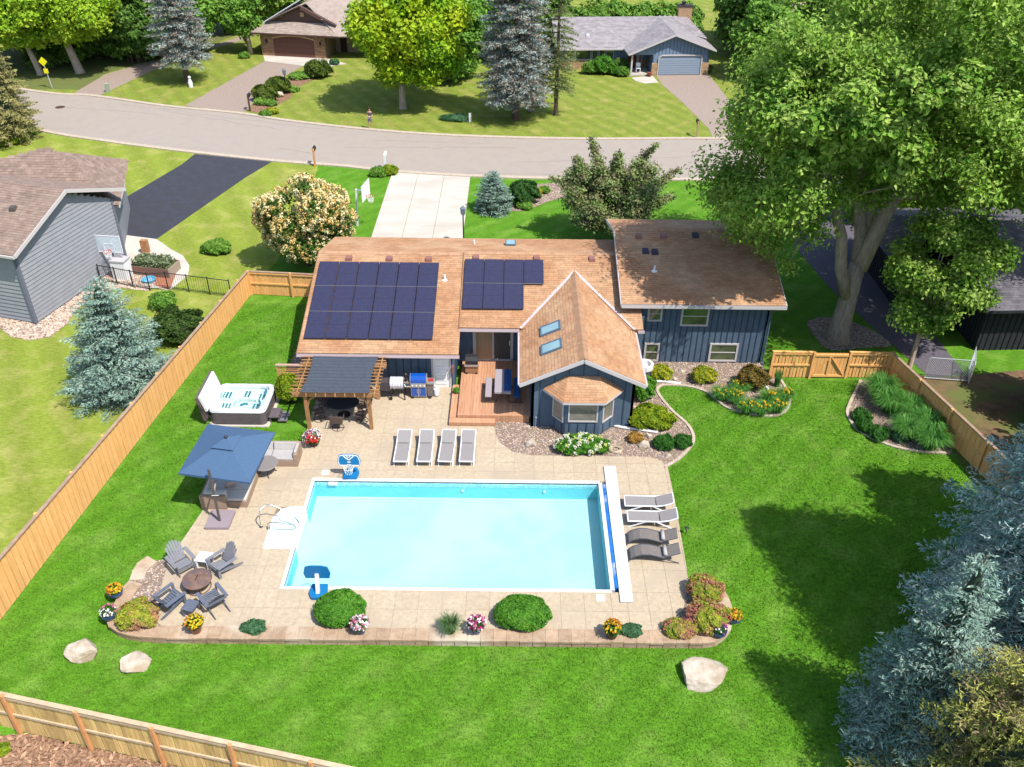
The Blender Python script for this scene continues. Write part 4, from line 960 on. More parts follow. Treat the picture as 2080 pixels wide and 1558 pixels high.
b = MB(); pts = [F(1.36, -.02, 0), F(5.8, -.02, 0)] + [F(5.8 - i * 4.44 / 12, -.02, archz(5.8 - i * 4.44 / 12) - .06) for i in range(13)]; b.slab(pts, -.04); g = b.build('garage_door', M_garage, H1, w=True)
for k in range(4): b = MB(); b.slab([F(1.42, -.035, .06 + k * .48), F(5.74, -.035, .06 + k * .48), F(5.74, -.035, .48 + k * .48 - (.1 if k == 3 else 0)), F(1.42, -.035, .48 + k * .48 - (.1 if k == 3 else 0))], -.02); b.build('door_panel', M_garage, g, w=True)
b = MB(); 
for i in range(12):
    t0 = 1.3 + i * 4.56 / 12; t1 = t0 + 4.5 / 12; b.obox(F(t0, -.06, archz(t0) + .02), F(t1, -.06, archz(t1) + .02), .08, .14)
b.build('arch_trim', mat('tan_stone', P(214, 180, 130)), H1, w=True)
for t in (.65, 6.5): b = MB(); b.lathe(tuple(F(t, -.12, 1.3)), [(.03, 0), (.1, .08), (.1, .3), (.03, .4)], 8); b.build('wall_lamp', M_black, H1, w=True)
rm = M_shin_h1
pkz = 4.95; e_z = 2.4
E = [F(-.75, -.65, e_z), F(8.7, -.65, e_z)]
roof3(H1, [E[0], E[1], F(8.0, .6, 3.35), F(.9, .6, 3.35)], rm, 41)
roof3(H1, [F(-.75, 9, e_z), E[0], F(.9, .6, 3.35), F(4.6, 2.0, 4.95), F(4.6, 9, 4.95)], rm, 42)
roof3(H1, [F(.9, .6, 3.3), F(4.6, .4, 4.95), F(4.6, 5, 4.95), F(.9, 5, 3.3)][::-1], rm, 43)
b = MB(); b.slab([F(1.1, .75, 3.3), F(7.9, .75, 3.3), F(4.6, .75, 4.8)], -.1); b.build('gable', mat('brown_gable_siding', P(120, 92, 84), rough=.8), H1, w=True)
b = MB(); b.obox(F(.7, .35, 3.3), F(4.6, .35, 4.98), .5, .08); b.obox(F(4.6, .35, 4.98), F(8.3, .35, 3.25), .5, .08); b.build('rake_board', M_brownt, H1, w=True)
b = MB(); b.slab([F(4.4, .6, 3.9), F(4.8, .6, 3.9), F(4.8, .6, 4.3), F(4.4, .6, 4.3)], -.1); b.build('gable_vent', mat('tan_stone', P(214, 180, 130)), H1, w=True)
roof3(H1, [F(8.7, -.65, e_z), F(19, 1.6, e_z), F(14, 9.5, 6.6), F(7.8, 9.5, 6.6), F(4.6, 2.0, 4.95)], rm, 44)
roof3(H1, [F(19, 1.6, e_z), F(19, 17, e_z), F(14, 9.5, 6.6)], rm, 45)
roof3(H1, [F(19, 17, e_z), F(2, 17, e_z), F(7.8, 9.5, 6.6), F(14, 9.5, 6.6)], rm, 46)
roof3(H1, [F(-.7, 8.9, e_z), F(4.6, 2.0, 4.95), F(7.8, 9.5, 6.6), F(2, 17, e_z)], rm, 47)
b = MB(); b.obox(F(-.75, -.68, e_z - .05), F(8.7, -.68, e_z - .05), .08, .16); b.build('gutter', M_brownt, H1, w=True)
b = MB(); b.slab([F(7.6, 2.98, 0), F(8.3, 2.98, 0), F(8.3, 2.98, 2.0), F(7.6, 2.98, 2.0)], -.05); b.build('door', mat('dark_front_door', P(70, 50, 40)), H1, w=True)
window(H1, F(9.2, 2.98, .7), d_, 1.8, 1.2, fm=M_brownt, nrm=n_)
ld = thing('ladder', 'aluminium and red extension ladder lying against the roof edge of the brick house', 'ladder', F(-.9, 3, 0))
b = MB()
p0, p1 = F(-.85, .2, 2.45), F(2.8, 5.0, 4.55)
sd = (p1 - p0).cross(Vector((0, 0, 1))).normalized() * .2
b.obox(p0 + sd, p1 + sd, .06, .06); b.obox(p0 - sd, p1 - sd, .06, .06)
for i in range(16): q = p0.lerp(p1, (i + .5) / 16); b.obox(q + sd, q - sd, .04, .04)
b.build('ladder_frame', mat('ladder_alu', (.5, .55, .62), rough=.4, metal=.3), ld, w=True)
b = MB(); b.obox(p0 + sd * 1.3, p0.lerp(p1, .4) + sd * 1.3, .07, .09); b.build('red_rail', mat('red_rail', P(200, 70, 60)), ld, w=True)
# pale grey house with wide garage
F2, d2, n2 = frame_house((14.18, 90.38), (.9965, .083)); F = F2
H2 = thing('house', 'pale blue-grey ranch house with a white-trimmed double garage door beyond the street', 'house', F(0, 3, 0))
M_bg = mat('blue_grey_siding', P(138, 160, 186), P(126, 148, 174), scale=3)
b = MB(); b.slab([F(-.65, 0, 0), F(5.0, 0, 0), F(5.0, 0, 2.5), F(1.3, 0, 3.85), F(-3.0, 0, 2.2), F(-2.9, 0, 1.98), F(-.65, 0, 1.98)], -.15)
b.slab([F(5.0, 0, 0), F(5.0, 6, 0), F(5.0, 6, 2.5), F(5.0, 0, 2.5)], -.15); b.slab([F(-.65, 2.4, 0), F(-.65, 0, 0), F(-.65, 0, 2.2), F(-.65, 2.4, 2.2)], -.1); b.slab([F(-9.5, 2.6, .9), F(-.65, 2.6, .9), F(-.65, 2.6, 2.2), F(-9.5, 2.6, 2.2)], -.15); b.build('wall', M_bg, H2, w=True)
b = MB(); b.slab([F(-9.5, 2.55, 0), F(-.65, 2.55, 0), F(-.65, 2.55, .9), F(-9.5, 2.55, .9)], -.15); b.slab([F(-.7, -.04, 0), F(-.05, -.04, 0), F(-.05, -.04, 1.2), F(-.7, -.04, 1.2)], -.12); b.slab([F(4.35, -.04, 0), F(5.05, -.04, 0), F(5.05, -.04, 1.2), F(4.35, -.04, 1.2)], -.12); b.build('brick_base', M_brickj, H2, w=True)
brk2 = MB().box(0, .38, -.03, 0, 0, .13).mesh('brick', mat('buff_brick', P(222, 186, 146), P(190, 150, 112), scale=6, vary=.18)); off2 = wm(H2).inverted(); rz2 = math.atan2(d2.y, d2.x)
for t0, t1, q in ((-.7, -.05, -.045), (4.35, 5.05, -.045), (-9.5, -2.9, 2.545)):
    for r_ in range(8 if q < 0 else 6):
        t = t0 + (.0 if r_ % 2 else -.2)
        while t < t1 - .05:
            a0, a1 = max(t, t0), min(t + .39, t1)
            if a1 - a0 > .08: inst(brk2, H2, off2 @ F(a0, q, r_ * .15 + .01), (0, 0, rz2), ((a1 - a0 - .02) / .38, 1, 1))
            t += .4
battens(H2, F(-.65, 0, 0), d2, 5.6, 2.02, lambda x: (2.5 + (3.85 - 2.5) * (5.0 - (x - .65)) / 3.7 if x - .65 > 1.3 else 2.2 + 1.65 * (x - .65 + 3.0) / 4.3) - .1, mat('blue_grey_batten', P(100, 122, 150)), step=.35, n=n2, w=.05)
b = MB(); b.slab([F(.0, -.03, .05), F(4.2, -.03, .05), F(4.2, -.03, 1.65), F(4.0, -.03, 1.85), F(.2, -.03, 1.85), F(.0, -.03, 1.65)], -.03); g = b.build('garage_door', mat('pale_garage_door', P(160, 176, 196)), H2, w=True)
for k in range(8): b = MB(); b.slab([F(.06, -.06, .08 + k * .22), F(4.14, -.06, .08 + k * .22), F(4.14, -.06, .27 + k * .22), F(.06, -.06, .27 + k * .22)], -.02) if k < 7 else None; (b.build('door_panel', mat('pale_garage_door', P(160, 176, 196)), g, w=True) if k < 7 else None)
b = MB()
pl = [F(-.06, -.07, 0), F(-.06, -.07, 1.7), F(.16, -.07, 1.92), F(4.04, -.07, 1.92), F(4.26, -.07, 1.7), F(4.26, -.07, 0)]
for i in range(5): b.obox(pl[i], pl[i + 1], .1, .12, up=n2)
b.build('door_trim', M_trim, H2, w=True)
rm = M_shin_h2
roof3(H2, [F(-3.2, -.5, 2.15), F(1.3, -.5, 3.95), F(1.3, 6.0, 3.95), F(-3.2, 2.3, 2.15)][::-1][::-1], rm, 51) if False else None
def roofq(par, pts, mt, seed, course=.22, tab=.5):
    """slope whose eave runs from pts[0] to pts[1]"""
    return roof3(par, pts, mt, seed, course, tab)
roofq(H2, [F(-3.2, 2.3, 2.15), F(-3.2, -.5, 2.15), F(1.3, -.5, 3.95), F(1.3, 7.0, 3.95)], rm, 52)
roofq(H2, [F(5.5, -.5, 2.45), F(5.5, 9, 2.45), F(1.3, 7.0, 3.95), F(1.3, -.5, 3.95)], rm, 53)
roofq(H2, [F(-10, 2.0, 2.1), F(-3.0, 2.0, 2.1), F(1.3, 7.0, 4.0), F(1.3, 7.2, 4.02), F(-10, 7.2, 4.02)], rm, 54)
roofq(H2, [F(1.2, 5.5, 3.4), F(5.6, 3.6, 2.6), F(4.2, 7.2, 4.02), F(1.2, 7.2, 4.02)], rm, 55)
roofq(H2, [F(5.4, 12, 2.2), F(-10, 12, 2.2), F(-10, 7.2, 4.02), F(4.2, 7.2, 4.02)], rm, 56)
b = MB(); b.obox(F(-3.2, -.54, 2.1), F(1.3, -.54, 3.9), .05, .16); b.obox(F(1.3, -.54, 3.9), F(5.5, -.54, 2.4), .05, .16); b.obox(F(-10, 1.95, 2.06), F(-3.0, 1.95, 2.06), .06, .14); b.obox(F(-3.2, -.5, 2.1), F(-3.2, 2.2, 2.1), .06, .14); b.build('fascia', M_trim, H2, w=True)
b = MB(); b.obox(F(-2.75, -.1, 0), F(-2.75, -.1, 2.15), .16, .16, up=n2); b.build('porch_post', M_trim, H2, w=True)
b = MB(); b.box(0, 0, 0, 0, 0, 0); b = MB(); b.slab([F(-2.9, -.2, .0), F(-.7, -.2, .0), F(-.7, 2.5, .0), F(-2.9, 2.5, .0)], .14); b.build('porch_floor', M_conc, H2, w=True)
b = MB(); b.slab([F(-2.6, 2.52, .15), F(-1.8, 2.52, .15), F(-1.8, 2.52, 2.0), F(-2.6, 2.52, 2.0)], -.04); b.build('door', mat('red_brown_door', P(150, 80, 56)), H2, w=True)
b = MB(); b.slab([F(-1.7, 2.5, .2), F(-1.45, 2.5, .2), F(-1.45, 2.5, 2.0), F(-1.7, 2.5, 2.0)], -.04); b.slab([F(-1.25, 2.5, .2), F(-1.15, 2.5, .2), F(-1.15, 2.5, 2.0), F(-1.25, 2.5, 2.0)], -.04); b.build('sidelight', M_trim, H2, w=True)
for t, w in ((-8.9, .8), (-8.0, 1.6), (-6.3, .6), (-5.6, .6), (-4.9, .8)): window(H2, F(t, 2.59, .92), d2, w, 1.05, n_h=0, fr=.06, nrm=n2)
cp = F(4.0, 7.4, 3.6); b = MB(); b.box(cp.x - .7, cp.x + .7, cp.y - .35, cp.y + .45, 3.4, 5.0); ch = b.build('chimney', mat('buff_brick', P(222, 186, 146)), H2, w=True)
b = MB(); b.box(cp.x - .78, cp.x + .78, cp.y - .42, cp.y + .52, 5.0, 5.12); b.lathe((cp.x - .2, cp.y, 5.12), [(.2, 0), (.2, .25), (.3, .3), (.1, .42)], 10); b.build('chimney_cap', mat('dark_cap', P(70, 64, 70)), ch, w=True)
q = F(-6.6, 4.0, 2.1 + .385 * 2.0); b = MB(); b.box(q.x - .15, q.x + .15, q.y - .15, q.y + .15, q.z - .1, q.z + .2); b.build('roof_vent', M_white, H2, w=True)
tag((lambda b: (b.lathe((*F(-.95, -.45, 0)[:2], 0), [(.18, 0), (.26, .4), (.24, .4)], 12), b.build('flower_pot', mat('terracotta', P(150, 84, 66))))[1])(MB()), 'terracotta pot of yellow foliage by the porch of the pale grey house', 'flower pot')
# dark house on the right
DH = thing('house', 'dark charcoal board-sided house with grey shingle roof under the trees at the right edge', 'house', (26, 42, 0))
c = [onP(u, v, (0, 0, 2.9), (0, 0, 1)) for u, v in ((1985, 640), (2025, 692), (2300, 680), (2300, 560))]
ex = 23.3
roof3(DH, [(ex, 38.2, 2.7), (40, 39.2, 2.7), (40, 45, 4.6), (ex - .2, 44.5, 4.6)], M_shin_d, 61, .17, .4)
roof3(DH, [(40, 52, 2.6), (20.8, 51, 2.6), (ex - .2, 44.5, 4.6), (40, 45, 4.6)], M_shin_d, 62, .17, .4)
roof3(DH, [(20.6, 51, 2.6), (20.6, 43.2, 2.6), (ex - .2, 44.5, 4.6)], M_shin_d, 63, .17, .4)
b = MB(); b.poly([(23.8, 38.9), (40, 39.8), (40, 51), (21.2, 50.4), (21.2, 43.4), (23.8, 43.9)], 0, 2.68); b.build('wall', M_dkside, DH, w=True)
battens(DH, (23.8, 43.9, 0), (0, -1, 0), 5, 0, 2.6, mat('charcoal_batten', P(34, 34, 40)), step=.3); battens(DH, (23.8, 38.9, 0), (1, .056, 0), 10, 0, 2.6, mat('charcoal_batten', P(34, 34, 40)), step=.3); battens(DH, (21.2, 50.4, 0), (0, -1, 0), 7, 0, 2.6, mat('charcoal_batten', P(34, 34, 40)), step=.3)
b = MB(); b.obox((ex - .03, 38.2, 2.64), (40, 39.2, 2.64), .08, .14); b.build('gutter', M_dkside, DH, w=True)
# two roofs far off behind the elm
BH = thing('house', 'tan-roofed house mostly hidden behind the big elm at the top right', 'house', (31, 103, 0))
b = MB(); b.box(24, 36, 101, 108, 0, 2.6); b.build('wall', M_grays, BH, w=True)
roof3(BH, [(23, 100, 2.6), (37, 100, 2.6), (37, 104.5, 4.2), (23, 104.5, 4.2)], M_shin_h1, 71); roof3(BH, [(37, 109, 2.6), (23, 109, 2.6), (23, 104.5, 4.2), (37, 104.5, 4.2)], M_shin_h1, 72)
BH2 = thing('house', 'low tan-roofed house in the far top right corner behind the treetops', 'house', (56, 112, 0))
b = MB(); b.box(50, 66, 111, 120, 0, 2.6); b.build('wall', M_grays, BH2, w=True)
roof3(BH2, [(49, 110, 2.6), (67, 110, 2.6), (67, 115.5, 4.6), (49, 115.5, 4.6)], M_shin_h1, 73); roof3(BH2, [(67, 121, 2.6), (49, 121, 2.6), (49, 115.5, 4.6), (67, 115.5, 4.6)], M_shin_h1, 74)
# ------------------------------------------------------------------ fences
def fence(label, P0, P1, h0, h1, inner=1, cap=True, step=.145, post_every=2.4, mt=M_fence, pmt=None, rail=None, zb0=0.0, zb1=0.0, board_w=.135, captop=M_fencet, thick=.02, double=True, one_post=None, group=None, midrail=True):
    """board fence from P0 to P1; inner=+1 puts rails on the left-hand side"""
    a = Vector((*P0, 0)); b_ = Vector((*P1, 0)); L_ = (b_ - a).length; d = (b_ - a).normalized(); rz = math.atan2(d.y, d.x)
    f = thing('fence', label, 'fence', (*P0, zb0), rz, group)
    bm_ = MB().box(.004, board_w, -thick / 2, thick / 2, 0, 1).mesh('board', mt); n = int(L_ / step)
    pmt = pmt or mt; rail = rail or mt
    def zz(x): return (zb1 - zb0) * x / L_
    def hh(x): return h0 + (h1 - h0) * x / L_
    for i in range(n):
        x = i * step; inst(bm_, f, (x, rng.uniform(-.003, .003) + (thick * .7 if i % 2 and double else 0), zz(x) + .03), (0, 0, 0), (1, 1, hh(x) - .1))
    pm_ = MB().box(-.05, .05, -.05, .05, 0, 1).mesh('post', pmt); x = 0; k = 0
    while x <= L_ + .01:
        inst(pm_, f, (x, inner * .07, zz(x)), (0, 0, 0), (1, 1, hh(x) + .02)); x += post_every; k += 1
    zr = (.25, .5, .0)
    for zf in ((.5,) if midrail else ()) + (.92,):
        b = MB(); b.obox((0, inner * .035, zz(0) + hh(0) * zf), (L_, inner * .035, zz(L_) + hh(L_) * zf), .05, .09); b.build('rail', rail, f)
    if cap:
        b = MB(); b.obox((-.05, 0, zz(0) + hh(0) - .03), (L_ + .05, 0, zz(L_) + hh(L_) - .03), .14, .035); b.build('cap_rail', captop, f)
    return f
fence('long cedar fence with grey cap running up the left side of the green lawn', (-17.95, 16.6), (-14.75, 44.0), 2.15, 1.5, inner=1)
fence('short cedar fence panel with a gate frame left of the garage wall', (-14.7, 44.05), (-9.6, 43.6), 1.5, 1.5, inner=-1)
fb0 = G(-160, 1442, -.2); fb1 = G(45, 1487, -.2); fb2 = G(760, 1645, -.2)
dx, dy = fb2[0] - fb1[0], fb2[1] - fb1[1]; l_ = math.hypot(dx, dy); ux, uy = dx / l_, dy / l_
F0 = (fb1[0] - ux * 2.42 * 2, fb1[1] - uy * 2.42 * 2); F1 = (fb1[0] + ux * 2.42 * 8, fb1[1] + uy * 2.42 * 8)
fence('weathered picket fence with pale rails and posts crossing the bottom left corner above wood chips', F0, F1, 1.85, 1.85, inner=-1, zb0=-.2, zb1=-.2, mt=M_fence2, pmt=M_fence2p, rail=M_fence2r, step=.14, post_every=2.42, captop=M_fence2r, thick=.018, board_w=.128)
wc = [F0, F1, (F1[0] - 2, F1[1] - 9), (F0[0] - 6, F0[1] - 8)]
woodchips = [(p[0], p[1]) for p in [(F0[0] - 9, F0[1] + 2.0), F0, F1, (F1[0], 9), (-24, 9)]]
b = MB(); b.poly([(q[0], q[1]) for q in woodchips], -.2); struct('wood_chips', b, M_mulch)
def chips(poly, n, z, size=.12):
    c = np.stack([rng.uniform(min(p[0] for p in poly), max(p[0] for p in poly), n * 3), rng.uniform(min(p[1] for p in poly), max(p[1] for p in poly), n * 3)], 1); c = c[pt_inpoly(c, poly)][:n]
    c3 = np.concatenate([c, np.full((len(c), 1), z + .03) + rng.uniform(-.02, .03, (len(c), 1))], 1)
    v, q = leaf_mesh(c3, rng.normal(size=(len(c), 3)) * .5 + [0, 0, 1], size, 2.6); o = npobj('wood_chip_litter', v, q, mat('wood_chip', P(214, 176, 144), P(160, 118, 90), scale=6, vary=.35)); o['kind'] = 'stuff'
chips([(q[0], q[1]) for q in woodchips], 12000, -.2, .09)
# right-hand fence: panel, gate, panel, diagonal run
ga, gb, gc, gd_ = (12.55, 36.15), (14.55, 36.2), (16.3, 36.25), (18.3, 36.2)
fence('cedar fence panel between the tall blue wall and the gate', ga, gb, 1.55, 1.5, inner=-1, step=.165, cap=True, captop=M_fence, post_every=1.98, thick=.035)
fence('cedar fence panel right of the gate in dappled shade', gc, gd_, 1.5, 1.5, inner=-1, step=.165, cap=True, captop=M_fence, post_every=1.95, thick=.035)
fence('cedar fence slanting along the grass bed towards the big blue spruce', gd_, (20.2, 27.3), 1.5, 1.6, inner=-1)
gt = thing('gate', 'cedar gate with a Z-shaped brace in the right-hand fence', 'gate', (gb[0], gb[1], 0)); gw_ = gc[0] - gb[0] - .1
bm_ = MB().box(.004, .15, -.015, .015, .06, 1.42).mesh('board', M_fence)
for i in range(int(gw_ / .16)): inst(bm_, gt, (.06 + i * .16, 0, 0))
for z in (.14, 1.32): b = MB(); b.obox((.05, -.04, z), (gw_, -.04, z), .05, .11); b.build('rail', M_fence, gt)
b = MB(); b.obox((.08, -.04, .2), (gw_ / 2, -.04, 1.26), .04, .1, up=(0, 1, 0)); b.build('brace', M_fence, gt)
b = MB(); b.obox((gw_ / 2, -.04, 1.26), (gw_ - .05, -.04, .2), .04, .1, up=(0, 1, 0)); b.build('brace', M_fence, gt)
b = MB(); b.obox((gw_ / 2 - .02, -.045, .15), (gw_ / 2 - .02, -.045, 1.3), .1, .03, up=(0, 1, 0)); b.build('stile', M_fence, gt)
# black picket fence of the neighbour
bf = thing('fence', 'low black metal fence between the grey house and the cedar fence corner', 'fence', G(205, 540))
bl = [G(206, 572)[:2], G(305, 590)[:2], G(342, 588)[:2], G(470, 604)[:2]]
b = MB()
for i in range(3): p, q = bl[i], bl[i + 1]; b.obox((*p, 1.05), (*q, 1.05), .035, .035); b.obox((*p, .12), (*q, .12), .03, .03)
b.build('rail', M_black, bf, w=True)
pm_ = MB().box(-.025, .025, -.025, .025, 0, 1.12).mesh('post', M_black); pk_ = MB().box(-.006, .006, -.006, .006, .12, 1.05).mesh('picket', M_black); off = wm(bf).inverted()
for i in range(3):
    p, q = bl[i], bl[i + 1]; L_ = math.dist(p, q); n = max(1, round(L_ / 1.3))
    for k in range(n + 1): inst(pm_, bf, off @ Vector((p[0] + (q[0] - p[0]) * k / n, p[1] + (q[1] - p[1]) * k / n, 0)))
    n = int(L_ / .14)
    for k in range(n): inst(pk_, bf, off @ Vector((p[0] + (q[0] - p[0]) * k / n, p[1] + (q[1] - p[1]) * k / n, 0)))
# chain-link gates in the yard of the dark house
M_galv = mat('galvanised_pipe', (.5, .52, .54), rough=.4, metal=.5)
def chain_gate(p, rz, w, h, label, droop=0):
    g = thing('chain_link_gate', label, 'gate', p, rz)
    b = MB(); b.tube([(0, 0, .1), (w, 0, .1), (w, 0, h - .08), (w - .08, 0, h), (.08, 0, h), (0, 0, h - .08)], .022, 6, closed=True); b.build('pipe_frame', M_galv, g)
    b = MB()
    n = int(w / .11); m_ = int(h / .11)
    for i in range(-m_, n):
        x0, z0 = i * .11, .1; t0 = max(0, -x0); t1 = min(w - x0, h - .1)
        if t1 > t0: b.obox((x0 + t0, 0, z0 + t0), (x0 + t1, 0, z0 + t1), .008, .008)
    for i in range(0, n + m_):
        x0 = i * .11; t0 = max(0, x0 - w); t1 = min(x0, h - .1)
        if t1 > t0: b.obox((x0 - t0, .008, .1 + t0), (x0 - t1, .008, .1 + t1), .008, .008)
    o = b.build('wire_mesh', M_galv, g); o['kind'] = 'stuff'; return g
x, y, _ = G(1875, 770); chain_gate((x, y, 0), -.12, 2.1, 1.25, 'open chain-link gate leaf beside the sidewalk behind the slanting cedar fence')
x, y, _ = G(1966, 782); chain_gate((x, y, 0), 1.15, 1.7, 1.25, 'second chain-link gate leaf, swung against the dark house wall')

# ------------------------------------------------------------------ furniture by the pool
M_sling = mat('grey_sling', P(166, 160, 158), P(156, 150, 148), scale=20, rough=.8)
M_sling2 = mat('taupe_sling', P(140, 132, 126), P(128, 120, 116), scale=9, rough=.8)
M_wframe = mat('white_frame', (.58, .58, .6), rough=.4)
M_dframe = mat('charcoal_frame', P(84, 88, 100), rough=.4)
PZ = .037
def lounger(label, loc, rz):
    """length along +Y (head), centred"""
    t = thing('pool_lounger', label, 'sun lounger', loc, rz, 'white-framed grey pool loungers')
    L_, w, h = 1.9, .6, .3
    for s in (-1, 1):
        b = MB(); b.tube([(s * w / 2, -L_ / 2, h), (s * w / 2, L_ * .17, h + .02), (s * w / 2, L_ * .36, h + .1), (s * w / 2, L_ / 2, h + .24)], .03, 6); b.build('side_rail', M_wframe, t)
        for y0, y1 in ((-.75, -.25), (.65, .15)):
            b = MB(); b.tube([(s * w / 2, -L_ / 2 + .04 if y0 < 0 else .75, 0), (s * w / 2, y1, h)], .026, 6); b.build('leg', M_wframe, t)
    b = MB(); b.tube([(-w / 2, -L_ / 2, h), (w / 2, -L_ / 2, h)], .03, 6); b.build('foot_bar', M_wframe, t); b = MB(); b.tube([(-w / 2, L_ / 2, h + .24), (w / 2, L_ / 2, h + .24)], .03, 6); b.build('head_bar', M_wframe, t)
    b = MB(); b.slab([(-w / 2 + .02, -L_ / 2 + .03, h + .01), (w / 2 - .02, -L_ / 2 + .03, h + .01), (w / 2 - .02, L_ * .14, h + .025), (-w / 2 + .02, L_ * .14, h + .025)], -.015); b.build('seat_sling', M_sling, t)
    b = MB(); b.slab([(-w / 2 + .02, L_ * .16, h + .03), (w / 2 - .02, L_ * .16, h + .03), (w / 2 - .02, L_ / 2 - .02, h + .25), (-w / 2 + .02, L_ / 2 - .02, h + .25)], -.015); b.build('back_sling', M_sling, t)
    return t
base = None
for i, (u, v, lb) in enumerate([(819, 916, 'leftmost white-framed lounger of the row behind the pool'), (865, 916, 'second white-framed lounger from the left in the row behind the pool'), (909, 916, 'third white-framed lounger from the left in the row behind the pool'), (950, 916, 'rightmost white-framed lounger of the row behind the pool')]):
    x, y, _ = G(u, v, .15)
    if base is None: base = lounger(lb, (x, y, PZ), 0)
    else: dup(base, (x, y, PZ), R(rng.uniform(-2, 2)), lb)
for u, v, lb in ((1317, 1020, 'upper of the two white-framed loungers right of the silver pool lid'), (1324, 1051, 'lower of the two white-framed loungers right of the silver pool lid')):
    x, y, _ = G(u, v, .3); dup(base, (x, y, PZ), R(-92), lb)
def wave_lounger(label, loc, rz):
    t = thing('curved_lounger', label, 'sun lounger', loc, rz, 'curved taupe loungers')
    prof = [(-.85, .18), (-.7, .3), (-.45, .4), (-.15, .4), (.1, .33), (.3, .27), (.5, .34), (.95, .52)]
    w = .56; b = MB()
    for i in range(len(prof) - 1):
        (y0, z0), (y1, z1) = prof[i], prof[i + 1]; b.slab([(-w / 2, y0, z0), (w / 2, y0, z0), (w / 2, y1, z1), (-w / 2, y1, z1)], -.012)
    b.build('sling', M_sling2, t)
    for s in (-1, 1):
        b = MB(); b.tube([(s * w / 2, y, z) for y, z in prof[:6]] + [(s * w / 2, .75, .08), (s * w / 2, .95, .02)], .02, 6); b.build('curved_rail', M_dframe, t)
        b = MB(); b.tube([(s * w / 2, -.85, .18), (s * w / 2, -.95, .02)], .02, 6); b.build('leg', M_dframe, t); b = MB(); b.tube([(s * w / 2, .95, .52), (s * w / 2, .4, .3), (s * w / 2, .55, .12)], .016, 6); b.build('back_rail', M_dframe, t)
    b = MB(); b.tube([(-w / 2, -.93, .02), (w / 2, -.93, .02)], .018, 6); b.build('crossbar', M_dframe, t)
    b = MB(); b.tube([(-w / 2 + .04, .42, .38), (w / 2 - .04, .42, .38)], .075, 10); b.build('pillow', mat('grey_pillow', P(196, 192, 190)), t, sm=True)
    return t
x, y, _ = G(1323, 1090, .3); wl = wave_lounger('upper of the two curved taupe loungers with pillows', (x, y, PZ), R(-93)); x, y, _ = G(1327, 1122, .3); dup(wl, (x, y, PZ), R(-91), 'lower of the two curved taupe loungers with pillows')

# poolside hoops
M_hblue = mat('hoop_blue', P(24, 128, 190), rough=.4); M_net = mat('white_net', (.7, .7, .7))
def pool_hoop(label, base_px, rz, board_blue=True, logo=False):
    x, y, _ = G(*base_px); t = thing('pool_basketball_hoop', label, 'basketball hoop', (x, y, PZ), rz)
    b = MB(); b.poly([(-.28, -.32), (.28, -.32), (.32, .1), (.2, .34), (-.2, .34), (-.32, .1)], 0, .13); b.build('base', M_hblue, t, bevel=.03)
    b = MB(); b.obox((0, .1, .1), (0, -.12, .85), .13, .12, up=(0, 1, 0)); b.build('stem', M_white, t)
    bp_ = [(-.42, .62), (.42, .62), (.48, .85), (.4, 1.16), (.2, 1.22), (-.2, 1.22), (-.4, 1.16), (-.48, .85)]
    b = MB(); b.slab([(p[0], -.16, p[1]) for p in bp_], -.04); bd = b.build('backboard', M_hblue, t)
    b = MB(); q = [Vector((p[0] * .93, -.165, .9 + (p[1] - .9) * .9)) for p in bp_]; b.tube(q, .018, 6, closed=True)
    if logo: b.obox((-.22, -.17, 1.15), (0, -.17, .93), .05, .012, up=(0, 1, 0)); b.obox((.22, -.17, 1.15), (0, -.17, .93), .05, .012, up=(0, 1, 0)); b.obox((-.1, -.17, 1.17), (0, -.17, 1.06), .035, .012, up=(0, 1, 0)); b.obox((.1, -.17, 1.17), (0, -.17, 1.06), .035, .012, up=(0, 1, 0))
    b.build('board_marking', M_white, bd)
    ring = [(.2 * math.cos(a * PI / 8), -.4 + .2 * math.sin(a * PI / 8), .72) for a in range(16)]
    b = MB(); b.tube(ring, .012, 6, closed=True); r_ = b.build('rim', mat('rim_metal', (.5, .5, .5)), t)
    b = MB()
    for k in range(12):
        a = k * PI / 6
        for s in (-1, 1): b.tube([(.2 * math.cos(a), -.4 + .2 * math.sin(a), .71), (.13 * math.cos(a + s * .4), -.4 + .13 * math.sin(a + s * .4), .42)], .006, 3)
    b.build('net', M_net, r_); return t
pool_hoop('blue and white poolside hoop at the back edge of the pool, chevron on its board', (714, 966), 0, logo=True)
pool_hoop('blue poolside hoop seen from behind at the near edge of the pool', (648, 1206), PI)

# flower pots
M_leafb = mat('bright_leaf', P(96, 160, 50, .6), P(60, 120, 30, .6), scale=4, vary=.25, trans=.25)
def flower_mat(name, c): return mat('petal_' + name, c, vary=.15, trans=.2, rough=.7)
FM = dict(red=flower_mat('red', P(232, 60, 50)), white=flower_mat('white', (.75, .72, .72)), pink=flower_mat('pink', P(236, 140, 170)), magenta=flower_mat('magenta', P(200, 50, 130)), yellow=flower_mat('yellow', P(250, 214, 40)), orange=flower_mat('orange', P(240, 150, 40)), purple=flower_mat('purple', P(160, 80, 190)), cream=flower_mat('cream', P(250, 240, 190)))
M_bluepot = mat('glazed_blue_pot', P(70, 100, 150), P(50, 76, 120), scale=6, rough=.25, spec=.6)
M_brownpot = mat('glazed_brown_pot', P(150, 88, 60), P(110, 60, 44), scale=6, rough=.3, spec=.6)
M_darkpot = mat('dark_brown_pot', P(90, 66, 56), rough=.4)
